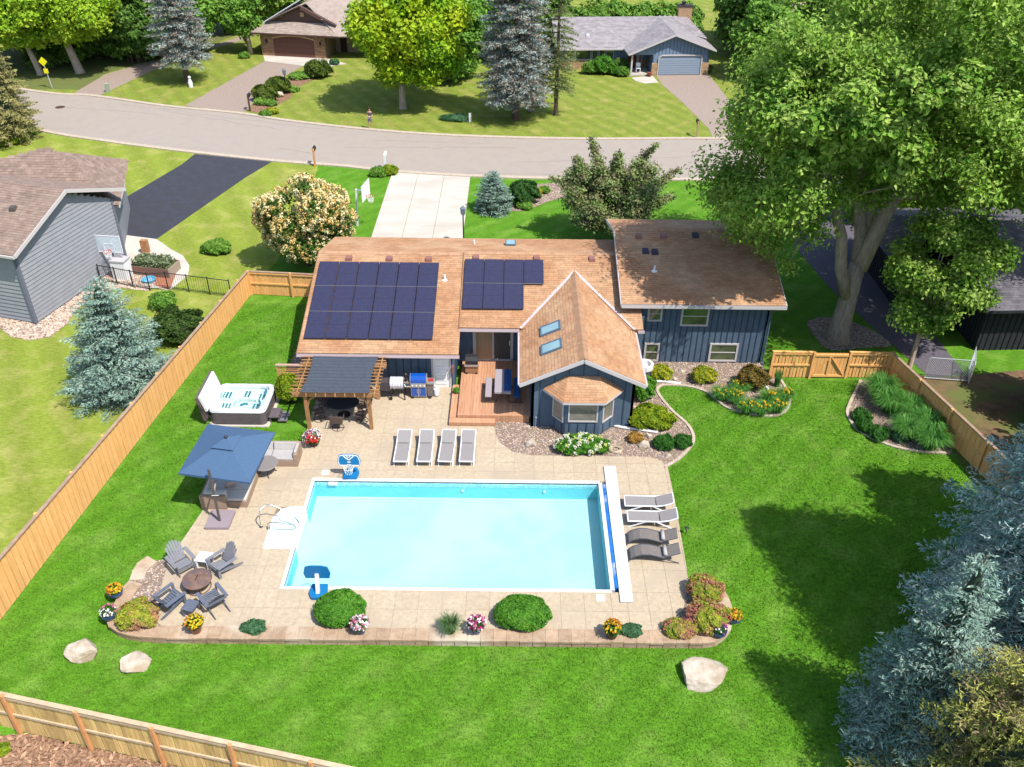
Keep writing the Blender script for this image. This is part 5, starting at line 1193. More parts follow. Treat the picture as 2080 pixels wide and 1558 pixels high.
def blob_leaves(c, r, n, size, rr=None, flat=.8, up=.6, shell=.45):
    d = unit(rng.normal(size=(n, 3))); rad = r * (shell + (1 - shell) * rng.uniform(0, 1, (n, 1)) ** .5)
    p = np.array(c) + d * rad * [1, 1, flat]; nn = d + [0, 0, up] + rng.normal(size=(n, 3)) * .45
    return leaf_mesh(p, nn, size, 1.7)
def flower_pot(label, px, pr, h, potm, cols, fr=.3, bowl=False, z=.12):
    x, y, _ = G(*px, z + .1); t = thing('flower_pot', label, 'flower pot', (x, y, z), 0, 'potted flowers round the pool terrace')
    prof = [(pr * .6, 0), (pr * .95, h * .55), (pr, h), (pr * .9, h), (pr * .85, h - .04)] if bowl else [(pr * .68, 0), (pr * .95, h * .85), (pr * 1.05, h * .88), (pr * 1.05, h), (pr * .92, h), (pr * .9, h - .05)]
    b = MB(); b.lathe((0, 0, 0), prof, 18); b.build('pot', potm, t, sm=False)
    c = (x, y, z + h + fr * .28); v, q = blob_leaves(c, fr, 420, .055, flat=.7); npobj('foliage', v, q, M_leafb, t)
    for k, (cn, fn, wgt) in enumerate(cols):
        n = int(60 * wgt); d = unit(rng.normal(size=(n, 3)) + np.array(fn) * 1.5); d[:, 2] = np.abs(d[:, 2]); p = np.array(c) + d * fr * [1, 1, .75] * rng.uniform(.9, 1.12, (n, 1))
        v, q = merge([leaf_mesh(p + rng.normal(size=(n, 3)) * .012, d + rng.normal(size=(n, 3)) * .5, .07, 1.1) for _ in range(3)]); o = npobj('flowers', v, q, FM[cn], t); o['kind'] = 'stuff'
    return t
flower_pot('round pot overflowing with white, pink and red flowers by the pergola', (636, 900), .22, .3, M_darkpot, [('white', (0, .3, .3), 1.2), ('red', (.0, -1, 0), .9), ('pink', (-.5, 0, .5), .6), ('purple', (-.8, .5, 0), .3)], .4, z=.04)
flower_pot('blue bowl with orange and yellow flowers, upper one on the left wall cap', (235, 1205), .27, .24, M_bluepot, [('orange', (-.3, 0, 0), .7), ('yellow', (.4, 0, 0), .6)], .24, True)
flower_pot('blue bowl with pink and white flowers at the left bend of the wall', (222, 1250), .27, .24, M_bluepot, [('pink', (0, .8, 0), .6), ('white', (0, -.5, 0), .4)], .24, True)
flower_pot('brown pot of tall yellow flowers on the wall below the grey chairs', (398, 1277), .24, .34, M_brownpot, [('yellow', (.4, 0, .5), 1), ('orange', (-.8, 0, 0), .3)], .3)
flower_pot('blue pot of white and pale pink flowers beside the left round shrub', (733, 1279), .2, .32, M_bluepot, [('white', (0, 0, 0), 1.1), ('pink', (0, 0, 0), .9)], .3)
flower_pot('blue pot of magenta and white flowers beside the right round shrub', (968, 1279), .2, .34, M_bluepot, [('magenta', (0, 0, 0), 1), ('white', (0, 0, 0), .7), ('pink', (0, 0, 0), .4)], .3)
flower_pot('dark pot of orange and yellow flowers on the pale cap stones', (1243, 1288), .24, .34, M_darkpot, [('orange', (0, .6, .6), .9), ('yellow', (0, 0, 0), .8)], .3)
flower_pot('blue bowl with orange and yellow flowers on the right bend of the wall', (1491, 1257), .25, .22, M_bluepot, [('orange', (-.2, 0, 0), .6), ('yellow', (.3, 0, 0), .7)], .23, True)
flower_pot('blue bowl with purple flowers at the lower right corner of the wall', (1461, 1285), .25, .22, M_bluepot, [('purple', (0, .7, 0), .6), ('white', (0, 0, 0), .15)], .22, True)

# boulders
def boulder(label, px, rx, ry, rz, seed, flat=.0, rot=0, z=0, name='boulder', m_=M_boulder, cat='boulder'):
    x, y, _ = G(*px, gz(*G(*px)[:2])); zz = gz(x, y)
    bm = bmesh.new(); bmesh.ops.create_icosphere(bm, subdivisions=4, radius=1); rr = random.Random(seed)
    pl = [(Vector((rr.gauss(0, 1), rr.gauss(0, 1), rr.gauss(0, .8))).normalized(), rr.uniform(.52, .8)) for _ in range(13)] + [(Vector((0, 0, 1)), .72)]
    for v in bm.verts:
        for n, d in pl:
            e = v.co.dot(n) - d
            if e > 0: v.co -= n * e * .97
        v.co += v.co.normalized() * rr.uniform(-.012, .012)
        v.co.x *= rx; v.co.y *= ry; v.co.z = v.co.z * rz + rz * .35
    me = bpy.data.meshes.new(name); bm.to_mesh(me); bm.free(); me.materials.append(m_)
    o = bpy.data.objects.new(name, me); COL.objects.link(o); o.location = (x, y, zz + z); o.rotation_euler = (0, 0, rot); return tag(o, label, cat)
boulder('rounded pale boulder, leftmost on the lower lawn', (171, 1328), .6, .62, .38, 3, rot=.4)
boulder('angular pale boulder on the lower lawn, right of the rounded one', (276, 1352), .66, .48, .3, 12, rot=.2)
boulder('large flat-topped boulder on the lawn below the right end of the wall', (1432, 1372), 1.12, .68, .42, 5, rot=.25)
boulder('smooth grey boulder in the pebble bed near the deck', (1078, 906), .34, .27, .3, 6)
boulder('brown oblong boulder in the bed behind the hose coil', (1308, 908), .36, .26, .26, 7, rot=-.5)
boulder('pale stone right of the small orange shrub', (1317, 888), .17, .15, .17, 8); boulder('pale stone at the lower right bend of the pebble bed', (1358, 928), .19, .14, .13, 9)
boulder('small stone above the two green mounds in the bed', (1370, 858), .14, .12, .12, 10); boulder('small pale stone in the bed between the first two yellow shrubs', (1385, 757), .2, .16, .15, 11); boulder('flat pale stone in the bed in front of the first yellow shrub', (1371, 771), .16, .14, .1, 14)
boulder('white rock beside the clipped shrubs of the brick house', (570, 197), .55, .4, .42, 15); boulder('grey boulder in the shade under the central blue spruce', (1090, 216), .8, .5, .55, 16); boulder('smaller grey boulder left of the larger one under the spruce', (1078, 227), .4, .3, .3, 17)
boulder('small boulder at the foot of the white mailbox', (778, 356), .3, .22, .2, 18)
boulder('small white globe stone on the left wall cap by the gold shrub', (253, 1264), .12, .12, .14, 19, z=.35)
# hose coil
hc = MB(); x, y, _ = G(1250, 915)
for k in range(7): r_ = .2 + .035 * (k % 4); hc.tube([(x + r_ * math.cos(a * PI / 10) + .02 * math.sin(k * 3), y + r_ * .9 * math.sin(a * PI / 10) + .02 * math.cos(k * 2), .05 + .022 * (k // 2)) for a in range(20)], .013, 5, closed=True)
tag(hc.build('hose_coil', mat('cream_hose', P(230, 212, 180))), 'coiled cream garden hose lying on the pebbles right of the hydrangea', 'hose')
# solar path light
x, y, _ = G(1393, 1085); b = MB(); b.tube([(x, y, 0), (x, y, .3)], .015, 6); b.lathe((x, y, .28), [(.03, 0), (.09, .05), (.02, .09)], 10); tag(b.build('path_light', M_black), 'small black path light standing on the lawn right of the loungers', 'path light')

# fire pit and adirondack chairs
M_grayw = mat('grey_poly_lumber', P(150, 150, 156), P(136, 136, 144), scale=5, rough=.6, stretch=(1, 1, 1))
M_gray2 = mat('dark_grey_poly_lumber', P(118, 124, 140), P(104, 112, 128), scale=5, rough=.6)
M_rust = mat('rusty_steel', P(150, 120, 106), P(120, 92, 78), scale=6, rough=.7, c3=P(110, 96, 100), scale3=2)
x, y, _ = G(405, 1194); fp = thing('fire_pit', 'round rusty steel fire pit with a flat lid and ring base between grey chairs', 'fire pit', (x, y, PZ))
b = MB(); b.lathe((0, 0, 0), [(.2, .14), (.42, .25), (.5, .4)], 24); b.build('bowl', M_rust, fp); b = MB(); b.lathe((0, 0, 0), [(.52, .4), (.52, .43), (.3, .46), (.02, .47)], 28); lid = b.build('lid', M_rust, fp)
b = MB(); b.obox((-.0, -.1, .5), (0, .1, .5), .02, .02); b.obox((0, -.1, .46), (0, -.1, .51), .02, .02, up=(0, 1, 0)); b.obox((0, .1, .46), (0, .1, .51), .02, .02, up=(0, 1, 0)); b.build('handle', M_black, lid)
b = MB(); b.tube([(.42 * math.cos(a * PI / 12), .42 * math.sin(a * PI / 12), .03) for a in range(24)], .022, 6, closed=True); b.build('ring_base', M_rust, fp)
for a in range(4): b = MB(); b.obox((.42 * math.cos(a * PI / 2 + .5), .42 * math.sin(a * PI / 2 + .5), .03), (.34 * math.cos(a * PI / 2 + .5), .34 * math.sin(a * PI / 2 + .5), .26), .03, .03); b.build('leg', M_rust, fp)
def adirondack(label, px, face, m_=M_grayw, folded=False):
    """faces +Y before rotation; base centre"""
    x, y, _ = G(*px); t = thing('adirondack_chair', label, 'chair', (x, y, PZ), face, 'grey adirondack chairs round the fire pit')
    for k in range(6): yy = .32 - k * .085; b = MB(); b.obox((-.27, yy, .36 - k * .022), (.27, yy, .36 - k * .022), .07, .022); b.build('seat_slat', m_, t)
    hts = [.78, .88, .95, .95, .88, .78] if not folded else [.55] * 6
    for k in range(6):
        xx = -.235 + k * .094; h = hts[k]; b = MB(); b.obox((xx * .9, -.17, .28), (xx * 1.1, -.17 - .42 * h, .28 + .85 * h - .12), .08, .02, up=(0, 1, .4)); b.build('back_slat', m_, t)
    for s in (-1, 1):
        b = MB(); b.obox((s * .36, .42, .56), (s * .36, -.38, .54), .13, .025); b.build('arm', m_, t)
        b = MB(); b.obox((s * .3, .36, 0), (s * .3, .36, .55), .03, .1, up=(0, 1, 0)); b.build('leg', m_, t)
        b = MB(); b.obox((s * .27, .38, .33), (s * .27, -.62, .03), .025, .11); b.build('leg', m_, t)
    b = MB(); b.obox((-.34, -.36, .52), (.34, -.36, .52), .05, .07); b.build('back_brace', m_, t); b = MB(); b.obox((-.3, .39, .3), (.3, .39, .3), .02, .1); b.build('apron', m_, t)
    return t
def look(px, tgt=(405, 1192)):
    a = G(*px); c = G(*tgt); return math.atan2(c[1] - a[1], c[0] - a[0]) - PI / 2
adirondack('grey adirondack chair upper left of the fire pit', (372, 1155), look((372, 1155)), M_grayw)
adirondack('grey adirondack chair upper right of the fire pit, beside the white table', (456, 1158), look((456, 1158)) , M_grayw)
adirondack('grey adirondack chair lower left of the fire pit, next to the gold shrub', (350, 1232), look((350, 1232)), M_gray2)
adirondack('grey adirondack chair lower right of the fire pit above the yellow flowers', (437, 1232), look((437, 1232)), M_gray2)
def side_table(label, px, rz, m_, w=.5, d=.5, h=.42):
    x, y, _ = G(*px); t = thing('side_table', label, 'side table', (x, y, PZ), rz)
    for k in range(5): b = MB(); b.box(-w / 2, w / 2, -d / 2 + k * d / 5 + .004, -d / 2 + (k + 1) * d / 5 - .004, h - .03, h); b.build('slat', m_, t)
    for sx_ in (-1, 1):
        for sy_ in (-1, 1): b = MB(); b.obox((sx_ * (w / 2 - .05), sy_ * (d / 2 - .04), 0), (sx_ * (w / 2 - .05), sy_ * (d / 2 - .04), h - .03), .05, .06, up=(0, 1, 0)); b.build('leg', m_, t)
    return t
side_table('white square side table between the two upper adirondack chairs', (419, 1150), R(-8), M_white, .52, .5, .45)
side_table('small dark grey slatted table between the two lower adirondack chairs', (391, 1246), R(-15), M_gray2, .45, .5, .38)

# sectional sofa under the umbrella
M_wicker = mat('tan_wicker', P(196, 168, 142), P(170, 142, 118), scale=30, bump=.4, bscale=60)
M_cush = mat('grey_cushion', P(200, 194, 190), P(190, 184, 180), scale=5, rough=.9)
M_cushc = mat('cream_cushion', P(232, 222, 208), rough=.9)
def sofa_part(label, x0, x1, y0, y1, backs, arms, ncush, name='sofa', m_=M_cush, along='x'):
    """modular wicker seat; backs/arms: sides N,S,E,W carrying a back"""
    t = thing(name, label, 'sofa', ((x0 + x1) / 2, (y0 + y1) / 2, PZ)); b = MB(); b.box(x0, x1, y0, y1, PZ, .33); b.build('base', M_wicker, t, w=True)
    th = .13
    for s in backs + arms:
        b = MB(); hh_ = .66
        if s == 'N': b.box(x0, x1, y1 - th, y1, .33, hh_)
        if s == 'S': b.box(x0, x1, y0, y0 + th, .33, hh_)
        if s == 'E': b.box(x1 - th, x1, y0, y1 - (th if 'N' in backs else 0), .33, hh_)
        if s == 'W': b.box(x0, x0 + th, y0 + (th if 'S' in backs else 0), y1 - (th if 'N' in backs else 0), .33, hh_)
        b.build('backrest', M_wicker, t, w=True)
    ix0, ix1, iy0, iy1 = x0 + (th if 'W' in backs + arms else .02), x1 - (th if 'E' in backs + arms else .02), y0 + (th if 'S' in backs else .02), y1 - (th if 'N' in backs else .02)
    for k in range(ncush):
        b = MB()
        if along == 'x': a, c = ix0 + (ix1 - ix0) * k / ncush, ix0 + (ix1 - ix0) * (k + 1) / ncush; b.box(a + .01, c - .01, iy0, iy1, .33, .46)
        else: a, c = iy0 + (iy1 - iy0) * k / ncush, iy0 + (iy1 - iy0) * (k + 1) / ncush; b.box(ix0, ix1, a + .01, c - .01, .33, .46)
        b.build('seat_cushion', m_, t, w=True, bevel=.03)
        for s in backs:
            b = MB()
            if s == 'N' and along == 'x': b.slab([(a + .02, iy1 - .2, .46), (c - .02, iy1 - .2, .46), (c - .02, iy1 - .06, .76), (a + .02, iy1 - .06, .76)], -.13); b.build('back_cushion', m_, t, w=True, bevel=.03)
            if s == 'W' and along == 'y': b.slab([(ix0 + .2, c - .02, .46), (ix0 + .2, a + .02, .46), (ix0 + .06, a + .02, .76), (ix0 + .06, c - .02, .76)], .13); b.build('back_cushion', m_, t, w=True, bevel=.03)
    return t
a = G(470, 948); c = G(606, 948)
t = sofa_part('tan wicker sofa with grey cushions right of the blue umbrella', a[0] - .3, c[0], a[1] + .0, a[1] + .95, ['N'], ['E'], 3)
b = MB(); b.slab([(c[0] - .2, a[1] + .1, .46), (c[0] - .2, a[1] + .75, .46), (c[0] - .12, a[1] + .75, .78), (c[0] - .12, a[1] + .1, .78)], .12); b.build('arm_cushion', M_cush, t, w=True, bevel=.03)
a = G(412, 1033); c = G(503, 1033)
t = sofa_part('tan wicker corner sofa with cream cushions behind the umbrella post', a[0], c[0], a[1] + .05, a[1] + 1.9, ['W'], [], 3, m_=M_cushc, along='y')
b = MB(); b.box(a[0], a[0] + 1.0, a[1] - .08, a[1] + .05, PZ, .7); b.build('backrest', M_wicker, t, w=True); b = MB(); b.box(a[0] + .13, a[0] + 1.0, a[1] + .06, a[1] + .26, .46, .78); b.build('back_cushion', M_cushc, t, w=True, bevel=.04)
pw = MB(); pw.box(-.22, .22, -.07, .07, -.2, .2); x, y, _ = G(470, 990, .5); o = pw.build('throw_pillow', mat('blush_pillow', P(206, 176, 166)), bevel=.05); o.location = (x, y, .68); o.rotation_euler = (.5, .2, .6); tag(o, 'blush throw pillow on the sofa in the umbrella shade', 'pillow')
# round wicker table
x, y, _ = G(543, 962, .0); t = thing('round_table', 'round side table half hidden behind the right corner of the blue umbrella', 'table', (x, y, PZ)); b = MB(); b.lathe((0, 0, 0), [(.5, .5), (.52, .52), (.5, .54), (.01, .54)], 26); b.build('table_top', mat('table_grey', P(150, 140, 136), rough=.5), t)
for k in range(4): a = k * PI / 2 + .4; b = MB(); b.tube([(.4 * math.cos(a), .4 * math.sin(a), .0), (.15 * math.cos(a), .15 * math.sin(a), .25), (.38 * math.cos(a), .38 * math.sin(a), .5)], .018, 6); b.build('leg', M_black, t)
# cantilever umbrella
M_canv = mat('blue_canvas', P(88, 120, 156), P(82, 112, 148), scale=14, rough=.85, trans=.12)
M_umet = mat('bronze_grey_post', P(120, 112, 110), rough=.4, metal=.3)
um = thing('cantilever_umbrella', 'square blue cantilever umbrella leaning over the sofas on a grey post and base', 'umbrella', (-11.3, 25.75, PZ))
c4 = [Vector(G(422, 861, 2.55)), Vector(G(558, 878, 2.5)), Vector(G(507, 980, 2.15)), Vector(G(362, 961, 2.25))]      # canopy corners
apex = Vector(G(458, 897, 3.0)); ctr = sum(c4, Vector()) / 4; apex = Vector((ctr.x + .05, ctr.y + .0, 3.0))
b = MB(); vin = [c.lerp(apex, .72) for c in c4]
for k in range(4):
    A_, B_ = c4[k], c4[(k + 1) % 4]; Ai, Bi = vin[k], vin[(k + 1) % 4]; b.add([A_, B_, Bi, Ai], [(0, 3, 2, 1)]); b.add([Ai, Bi, apex - Vector((0, 0, .02))], [(0, 2, 1)]); dn = Vector((0, 0, -.14)); b.add([A_, B_, B_ + dn * .6, (A_ + B_) / 2 + dn * .7, A_ + dn * .6], [(0, 1, 2, 3, 4)])
b.build('canopy', M_canv, um, w=True)
b = MB(); vt = [v.lerp(apex, -.12) + Vector((0, 0, .1)) for v in vin]; a2 = apex + Vector((0, 0, .1))
for k in range(4): b.add([vt[k], vt[(k + 1) % 4], a2], [(0, 2, 1)])
b.build('vent_flap', M_canv, um, w=True); b = MB(); b.lathe(tuple(a2), [(.07, -.02), (.07, .04), (.02, .08)], 10); b.build('finial', M_black, um, w=True)
for k in range(4): b = MB(); b.obox(apex - Vector((0, 0, .1)), c4[k] - Vector((0, 0, .03)), .03, .03); b.build('rib', M_umet, um, w=True)
bx, by, _ = G(447, 1060, .1); top = Vector(G(419, 946, 2.75)); top = Vector((bx + .02, by + .02, 2.72)); 
b = MB(); b.obox((bx, by, .1), top, .08, .07, up=(0, 1, 0)); b.build('post', M_umet, um, w=True)
b = MB(); b.obox(Vector((bx, by, 1.5)), Vector(G(445, 939, 2.42)), .05, .05); b.build('arm', mat('pale_arm', P(176, 160, 160)), um, w=True)
b = MB(); b.tube([(bx - .06, by - .06, 1.5), (bx + .22, by - .06, 1.52)], .015, 6); b.build('crank', mat('crank_alu', (.5, .5, .5)), um, w=True)
pb = [G(u, v, .12)[:2] for u, v in ((430, 1037), (479, 1037), (464, 1073), (415, 1073))]; b = MB(); b.poly(pb, PZ, .16); b.build('base', mat('grey_umbrella_base', P(168, 152, 158), rough=.6), um, w=True, bevel=.04)

# hot tub
M_spas = mat('grey_brown_spa_skirt', P(124, 112, 114), P(104, 92, 96), scale=4, rough=.6, stretch=(1, 1, 6))
M_shell = mat('spa_acrylic', (.72, .76, .76), P(216, 222, 220), scale=2, rough=.25)
M_jet = mat('teal_jet', P(40, 130, 150), rough=.4)
sx0, sx1, sy0, sy1 = -13.5, -10.95, 31.75, 33.95; SH = .82
sp = thing('hot_tub', 'square hot tub with white shell and brown skirt, open to the sky on the lawn', 'hot tub', ((sx0 + sx1) / 2, (sy0 + sy1) / 2, 0))
def rrect(x0, x1, y0, y1, r, k=5):
    o = []
    for cx, cy, a0 in ((x1 - r, y1 - r, 0), (x0 + r, y1 - r, 90), (x0 + r, y0 + r, 180), (x1 - r, y0 + r, 270)):
        for i in range(k + 1): a = R(a0 + 90 * i / k); o.append((cx + r * math.cos(a), cy + r * math.sin(a)))
    return o
b = MB(); b.poly(rrect(sx0 - .06, sx1 + .1, sy0 - .08, sy1 + .06, .1), 0, .05); b.build('pad', M_conc, sp, w=True)
b = MB(); o_ = rrect(sx0 + .04, sx1 - .04, sy0 + .04, sy1 - .04, .22); n = len(o_); b.add([(*p, .05) for p in o_] + [(*p, SH - .06) for p in o_], [(i, (i + 1) % n, n + (i + 1) % n, n + i) for i in range(n)]); b.build('skirt', M_spas, sp, w=True)
for k in range(9):
    b = MB(); z_ = .12 + k * .073; b.box(sx0 + .28, sx1 - .28, sy0 + .022, sy0 + .045, z_, z_ + .06); b.build('skirt_slat', M_spas, sp, w=True)
R0 = rrect(sx0, sx1, sy0, sy1, .28); R1 = rrect(sx0 + .2, sx1 - .2, sy0 + .18, sy1 - .18, .22); R2 = rrect(sx0 + .36, sx1 - .36, sy0 + .34, sy1 - .34, .2); R3_ = rrect(sx0 + .8, sx1 - .75, sy0 + .75, sy1 - .7, .18)
vs = [(*p, SH - .1) for p in R0] + [(*p, SH) for p in rrect(sx0 + .03, sx1 - .03, sy0 + .03, sy1 - .03, .26)] + [(*p, SH) for p in R1] + [(*p, SH - .2) for p in R1] + [(*p, SH - .34) for p in R2] + [(*p, SH - .4) for p in R3_] + [(*p, .25) for p in R3_]
fs = []
for r_ in range(6): fs += [(r_ * n + i, r_ * n + (i + 1) % n, (r_ + 1) * n + (i + 1) % n, (r_ + 1) * n + i) for i in range(n)]
fs.append(tuple(6 * n + i for i in range(n))); b = MB(); b.add(vs, fs); b.build('shell', M_shell, sp, w=True, sm=False)
ms_ = bpy.data.materials.new('spa_water'); ms_.use_nodes = True; t_ = ms_.node_tree; bs = t_.nodes['Principled BSDF']; t_.nodes.remove(bs)
tr = t_.nodes.new('ShaderNodeBsdfTransparent'); tr.inputs[0].default_value = (.85, .97, .97, 1); gl = t_.nodes.new('ShaderNodeBsdfGlossy'); gl.inputs['Roughness'].default_value = .05; fr = t_.nodes.new('ShaderNodeFresnel'); mx = t_.nodes.new('ShaderNodeMixShader')
nz = t_.nodes.new('ShaderNodeTexNoise'); nz.inputs['Scale'].default_value = 9; bp = t_.nodes.new('ShaderNodeBump'); bp.inputs['Strength'].default_value = .3; bp.inputs['Distance'].default_value = .03; t_.links.new(nz.outputs[0], bp.inputs['Height']); t_.links.new(bp.outputs[0], gl.inputs['Normal'])
t_.links.new(fr.outputs[0], mx.inputs[0]); t_.links.new(tr.outputs[0], mx.inputs[1]); t_.links.new(gl.outputs[0], mx.inputs[2]); t_.links.new(mx.outputs[0], t_.nodes['Material Output'].inputs[0])
b = MB(); b.poly(R1, SH - .12); b.build('water', ms_, sp, w=True)
jet = MB().lathe((0, 0, 0), [(.05, 0), (.045, .03), (.02, .03)], 10).mesh('jet', M_jet); off = wm(sp).inverted()
for (cx, cy, k_, m_) in ((-13.1, 33.4, 3, 3), (-12.1, 33.5, 2, 3), (-12.9, 32.5, 3, 2), (-11.5, 32.5, 2, 3), (-11.4, 33.3, 2, 3)):
    for i in range(k_):
        for j in range(m_): inst(jet, sp, off @ Vector((cx + (i - 1) * .15, cy - (j - 1) * .14, SH - .26)))
for (x0, y0, x1, y1) in ((-11.35, 33.6, -11.3, 33.15), (-11.45, 32.7, -11.35, 32.35), (-12.2, 32.35, -11.9, 32.45)):
    b = MB(); b.tube([(x0, y0, SH - .1), ((x0 + x1) / 2 + .05, (y0 + y1) / 2, SH - .04), (x1, y1, SH - .1)], .05, 8); b.build('grab_bar', M_jet, sp, w=True)
# folded cover leaning on its lifter
cvr = thing('spa_cover', 'folded hot tub cover standing on its bracket at the left side of the tub', 'spa cover', (-13.9, 32.8, .3))
b = MB(); b.slab([(-13.6, 31.8, .74), (-13.6, 33.9, .74), (-13.8, 33.9, 1.5), (-13.8, 31.8, 1.5)], .1); b.build('inner_panel', mat('white_vinyl', (.55, .53, .53)), cvr, w=True)
b = MB(); b.slab([(-13.74, 31.75, .25), (-13.74, 33.95, .25), (-13.93, 33.95, 1.48), (-13.93, 31.75, 1.48)], .12); b.build('outer_panel', mat('brown_vinyl', P(118, 100, 98)), cvr, w=True)
b = MB(); b.tube([(-13.3, 31.68, .4), (-13.85, 31.68, 1.2)], .025, 6); b.tube([(-13.3, 33.98, .4), (-13.85, 33.98, 1.2)], .025, 6); b.build('lifter_arm', M_black, cvr, w=True)
st_ = thing('spa_step', 'small dark two-tread step at the right side of the hot tub', 'step', (-10.65, 32.3, 0))
b = MB(); b.box(-10.88, -10.45, 31.95, 32.65, .32, .38); b.build('tread', M_spas, st_, w=True); b = MB(); b.box(-10.5, -10.1, 31.95, 32.65, .14, .19); b.build('tread', mat('grey_step', P(130, 126, 130)), st_, w=True); b = MB(); b.box(-10.86, -10.82, 32, 32.6, 0, .32); b.build('side', M_spas, st_, w=True); b = MB(); b.box(-10.46, -10.42, 32, 32.6, 0, .32); b.build('side', M_spas, st_, w=True)

# pergola
pg = thing('pergola', 'cedar pergola with a dark shade cloth over the dining set', 'pergola', (-7.6, 32.8, PZ)); PT = 2.0
posts = [(-9.02, 31.62), (-6.25, 31.62), (-9.02, 33.95), (-6.25, 33.95)]
for x, y in posts: b = MB(); b.box(x - .075, x + .075, y - .075, y + .075, PZ, PT - .1); b.build('post', M_lumber, pg, w=True)
for y in (31.55, 31.72, 33.85, 34.05): b = MB(); b.box(-9.55, -5.75, y - .022, y + .022, PT - .2, PT); b.build('beam', M_lumber, pg, w=True)
for i in range(9): x = -9.3 + i * .42; b = MB(); b.box(x - .02, x + .02, 31.25, 34.3, PT + .002, PT + .14); b.build('rafter', M_lumber, pg, w=True)
for i in range(12): y = 31.35 + i * .26; b = MB(); b.box(-9.6, -5.75, y - .018, y + .018, PT + .142, PT + .18); b.build('purlin', M_lumber, pg, w=True)
for x, y, sx_ in ((-9.02, 31.62, 1), (-6.25, 31.62, -1), (-6.25, 33.95, -1), (-9.02, 33.95, 1)):
    b = MB(); b.tube([(x + sx_ * .05, y, PT - .75), (x + sx_ * .16, y, PT - .42), (x + sx_ * .5, y, PT - .16)], .045, 4); b.build('knee_brace', M_lumber, pg, w=True)
nx_, ny_ = 24, 42; V = []
for j in range(ny_ + 1):
    for i in range(nx_ + 1):
        s_, t_ = i / nx_, j / ny_; x = -9.12 + 3.0 * s_; y = 31.3 + 2.9 * t_; pin = .10 * math.sin(PI * t_) * (2 * s_ - 1); V.append((x - pin, y, PT + .21 + .022 * math.sin(t_ * 2 * PI * 11) - .015 * math.sin(PI * s_)))
Q = [(j * (nx_ + 1) + i, j * (nx_ + 1) + i + 1, (j + 1) * (nx_ + 1) + i + 1, (j + 1) * (nx_ + 1) + i) for j in range(ny_) for i in range(nx_)]
npobj('shade_cloth', np.array(V), np.array(Q), mat('charcoal_shade_cloth', P(92, 100, 112), P(76, 84, 96), scale=12, rough=.9, trans=.1), pg)
# dining set
dt = thing('dining_table', 'round dark patio dining table under the pergola', 'table', (-7.65, 32.65, PZ)); b = MB(); b.lathe((0, 0, 0), [(.7, .68), (.72, .7), (.7, .72), (.01, .72)], 30, 1.05, .85); b.build('table_top', mat('dark_glass_top', (.03, .035, .04), rough=.3), dt); b = MB(); b.lathe((0, 0, 0), [(.3, 0), (.28, .04), (.06, .08), (.05, .68)], 14); b.build('pedestal', M_black, dt)
M_bronze = mat('bronze_tube', P(104, 88, 80), rough=.5); M_bsling = mat('brown_sling', P(128, 108, 98), rough=.8)
def dchair(label, x, y, rz):
    t = thing('patio_chair', label, 'chair', (x, y, PZ), rz, 'bronze sling chairs round the dining table'); w = .5
    b = MB(); b.slab([(-w / 2 + .03, -.22, .4), (w / 2 - .03, -.22, .4), (w / 2 - .03, .24, .43), (-w / 2 + .03, .24, .43)], -.015); b.build('seat', M_bsling, t); b = MB(); b.slab([(-w / 2 + .03, -.24, .42), (-w / 2 + .03, -.42, .92), (w / 2 - .03, -.42, .92), (w / 2 - .03, -.24, .42)], -.015); b.build('backrest', M_bsling, t)
    for s in (-1, 1): b = MB(); b.tube([(s * w / 2, .26, .42), (s * w / 2, -.24, .41), (s * w / 2, -.43, .95)], .018, 6); b.tube([(s * w / 2, .22, .43), (s * (w / 2 + .03), .2, .62), (s * (w / 2 + .03), -.3, .64)], .018, 6); b.build('side_frame', M_bronze, t)
    b = MB(); b.tube([(.27 * math.cos(k * PI / 10), .27 * math.sin(k * PI / 10), .02) for k in range(20)], .014, 5, closed=True); b.build('swivel_ring', M_bronze, t); b = MB(); b.lathe((0, 0, 0), [(.04, .05), (.04, .4)], 8); b.obox((-.27, 0, .03), (.27, 0, .03), .03, .02); b.obox((0, -.27, .03), (0, .27, .03), .03, .02); b.build('swivel_base', M_bronze, t); return t
dc = dchair('bronze sling chair nearest the viewer at the pergola table', -7.75, 31.65, 0)
for (x, y, rz, lb) in ((-6.75, 32.2, R(70), 'bronze sling chair at the right front of the pergola table'), (-8.7, 32.3, R(-65), 'bronze sling chair at the left front of the pergola table'), (-6.75, 33.2, R(115), 'bronze sling chair at the right back of the pergola table'), (-8.65, 33.3, R(-125), 'bronze sling chair at the left back of the pergola table')): dup(dc, (x, y, PZ), rz, lb)
# grills
M_silver = mat('silver_wrap', (.52, .52, .56), (.40, .40, .44), scale=7, rough=.5)
t = thing('smoker', 'black pellet smoker wrapped in a silver blanket against the blue wall', 'grill', (-5.35, 34.1, PZ)); b = MB(); b.tube([(-.32, 0, .82), (.32, 0, .82)], .26, 16); b.build('barrel', M_black, t)
for k in range(5): b = MB(); b.tube([(-.3 + k * .125, 0, .82), (-.185 + k * .125, 0, .82)], .285, 14); b.build('blanket_rib', M_silver, t)
b = MB(); b.box(-.78, -.34, -.22, .22, .5, .95); b.build('hopper', mat('dark_hopper', P(84, 76, 78)), t); b = MB(); b.lathe((.42, .05, 0), [(.05, .8), (.05, 1.25), (.08, 1.27), (.02, 1.33)], 8); b.build('chimney', M_black, t); b = MB(); b.tube([(.36, -.24, .75), (.42, -.28, .8), (.36, -.24, .9)], .02, 6); b.build('handle', M_white, t)
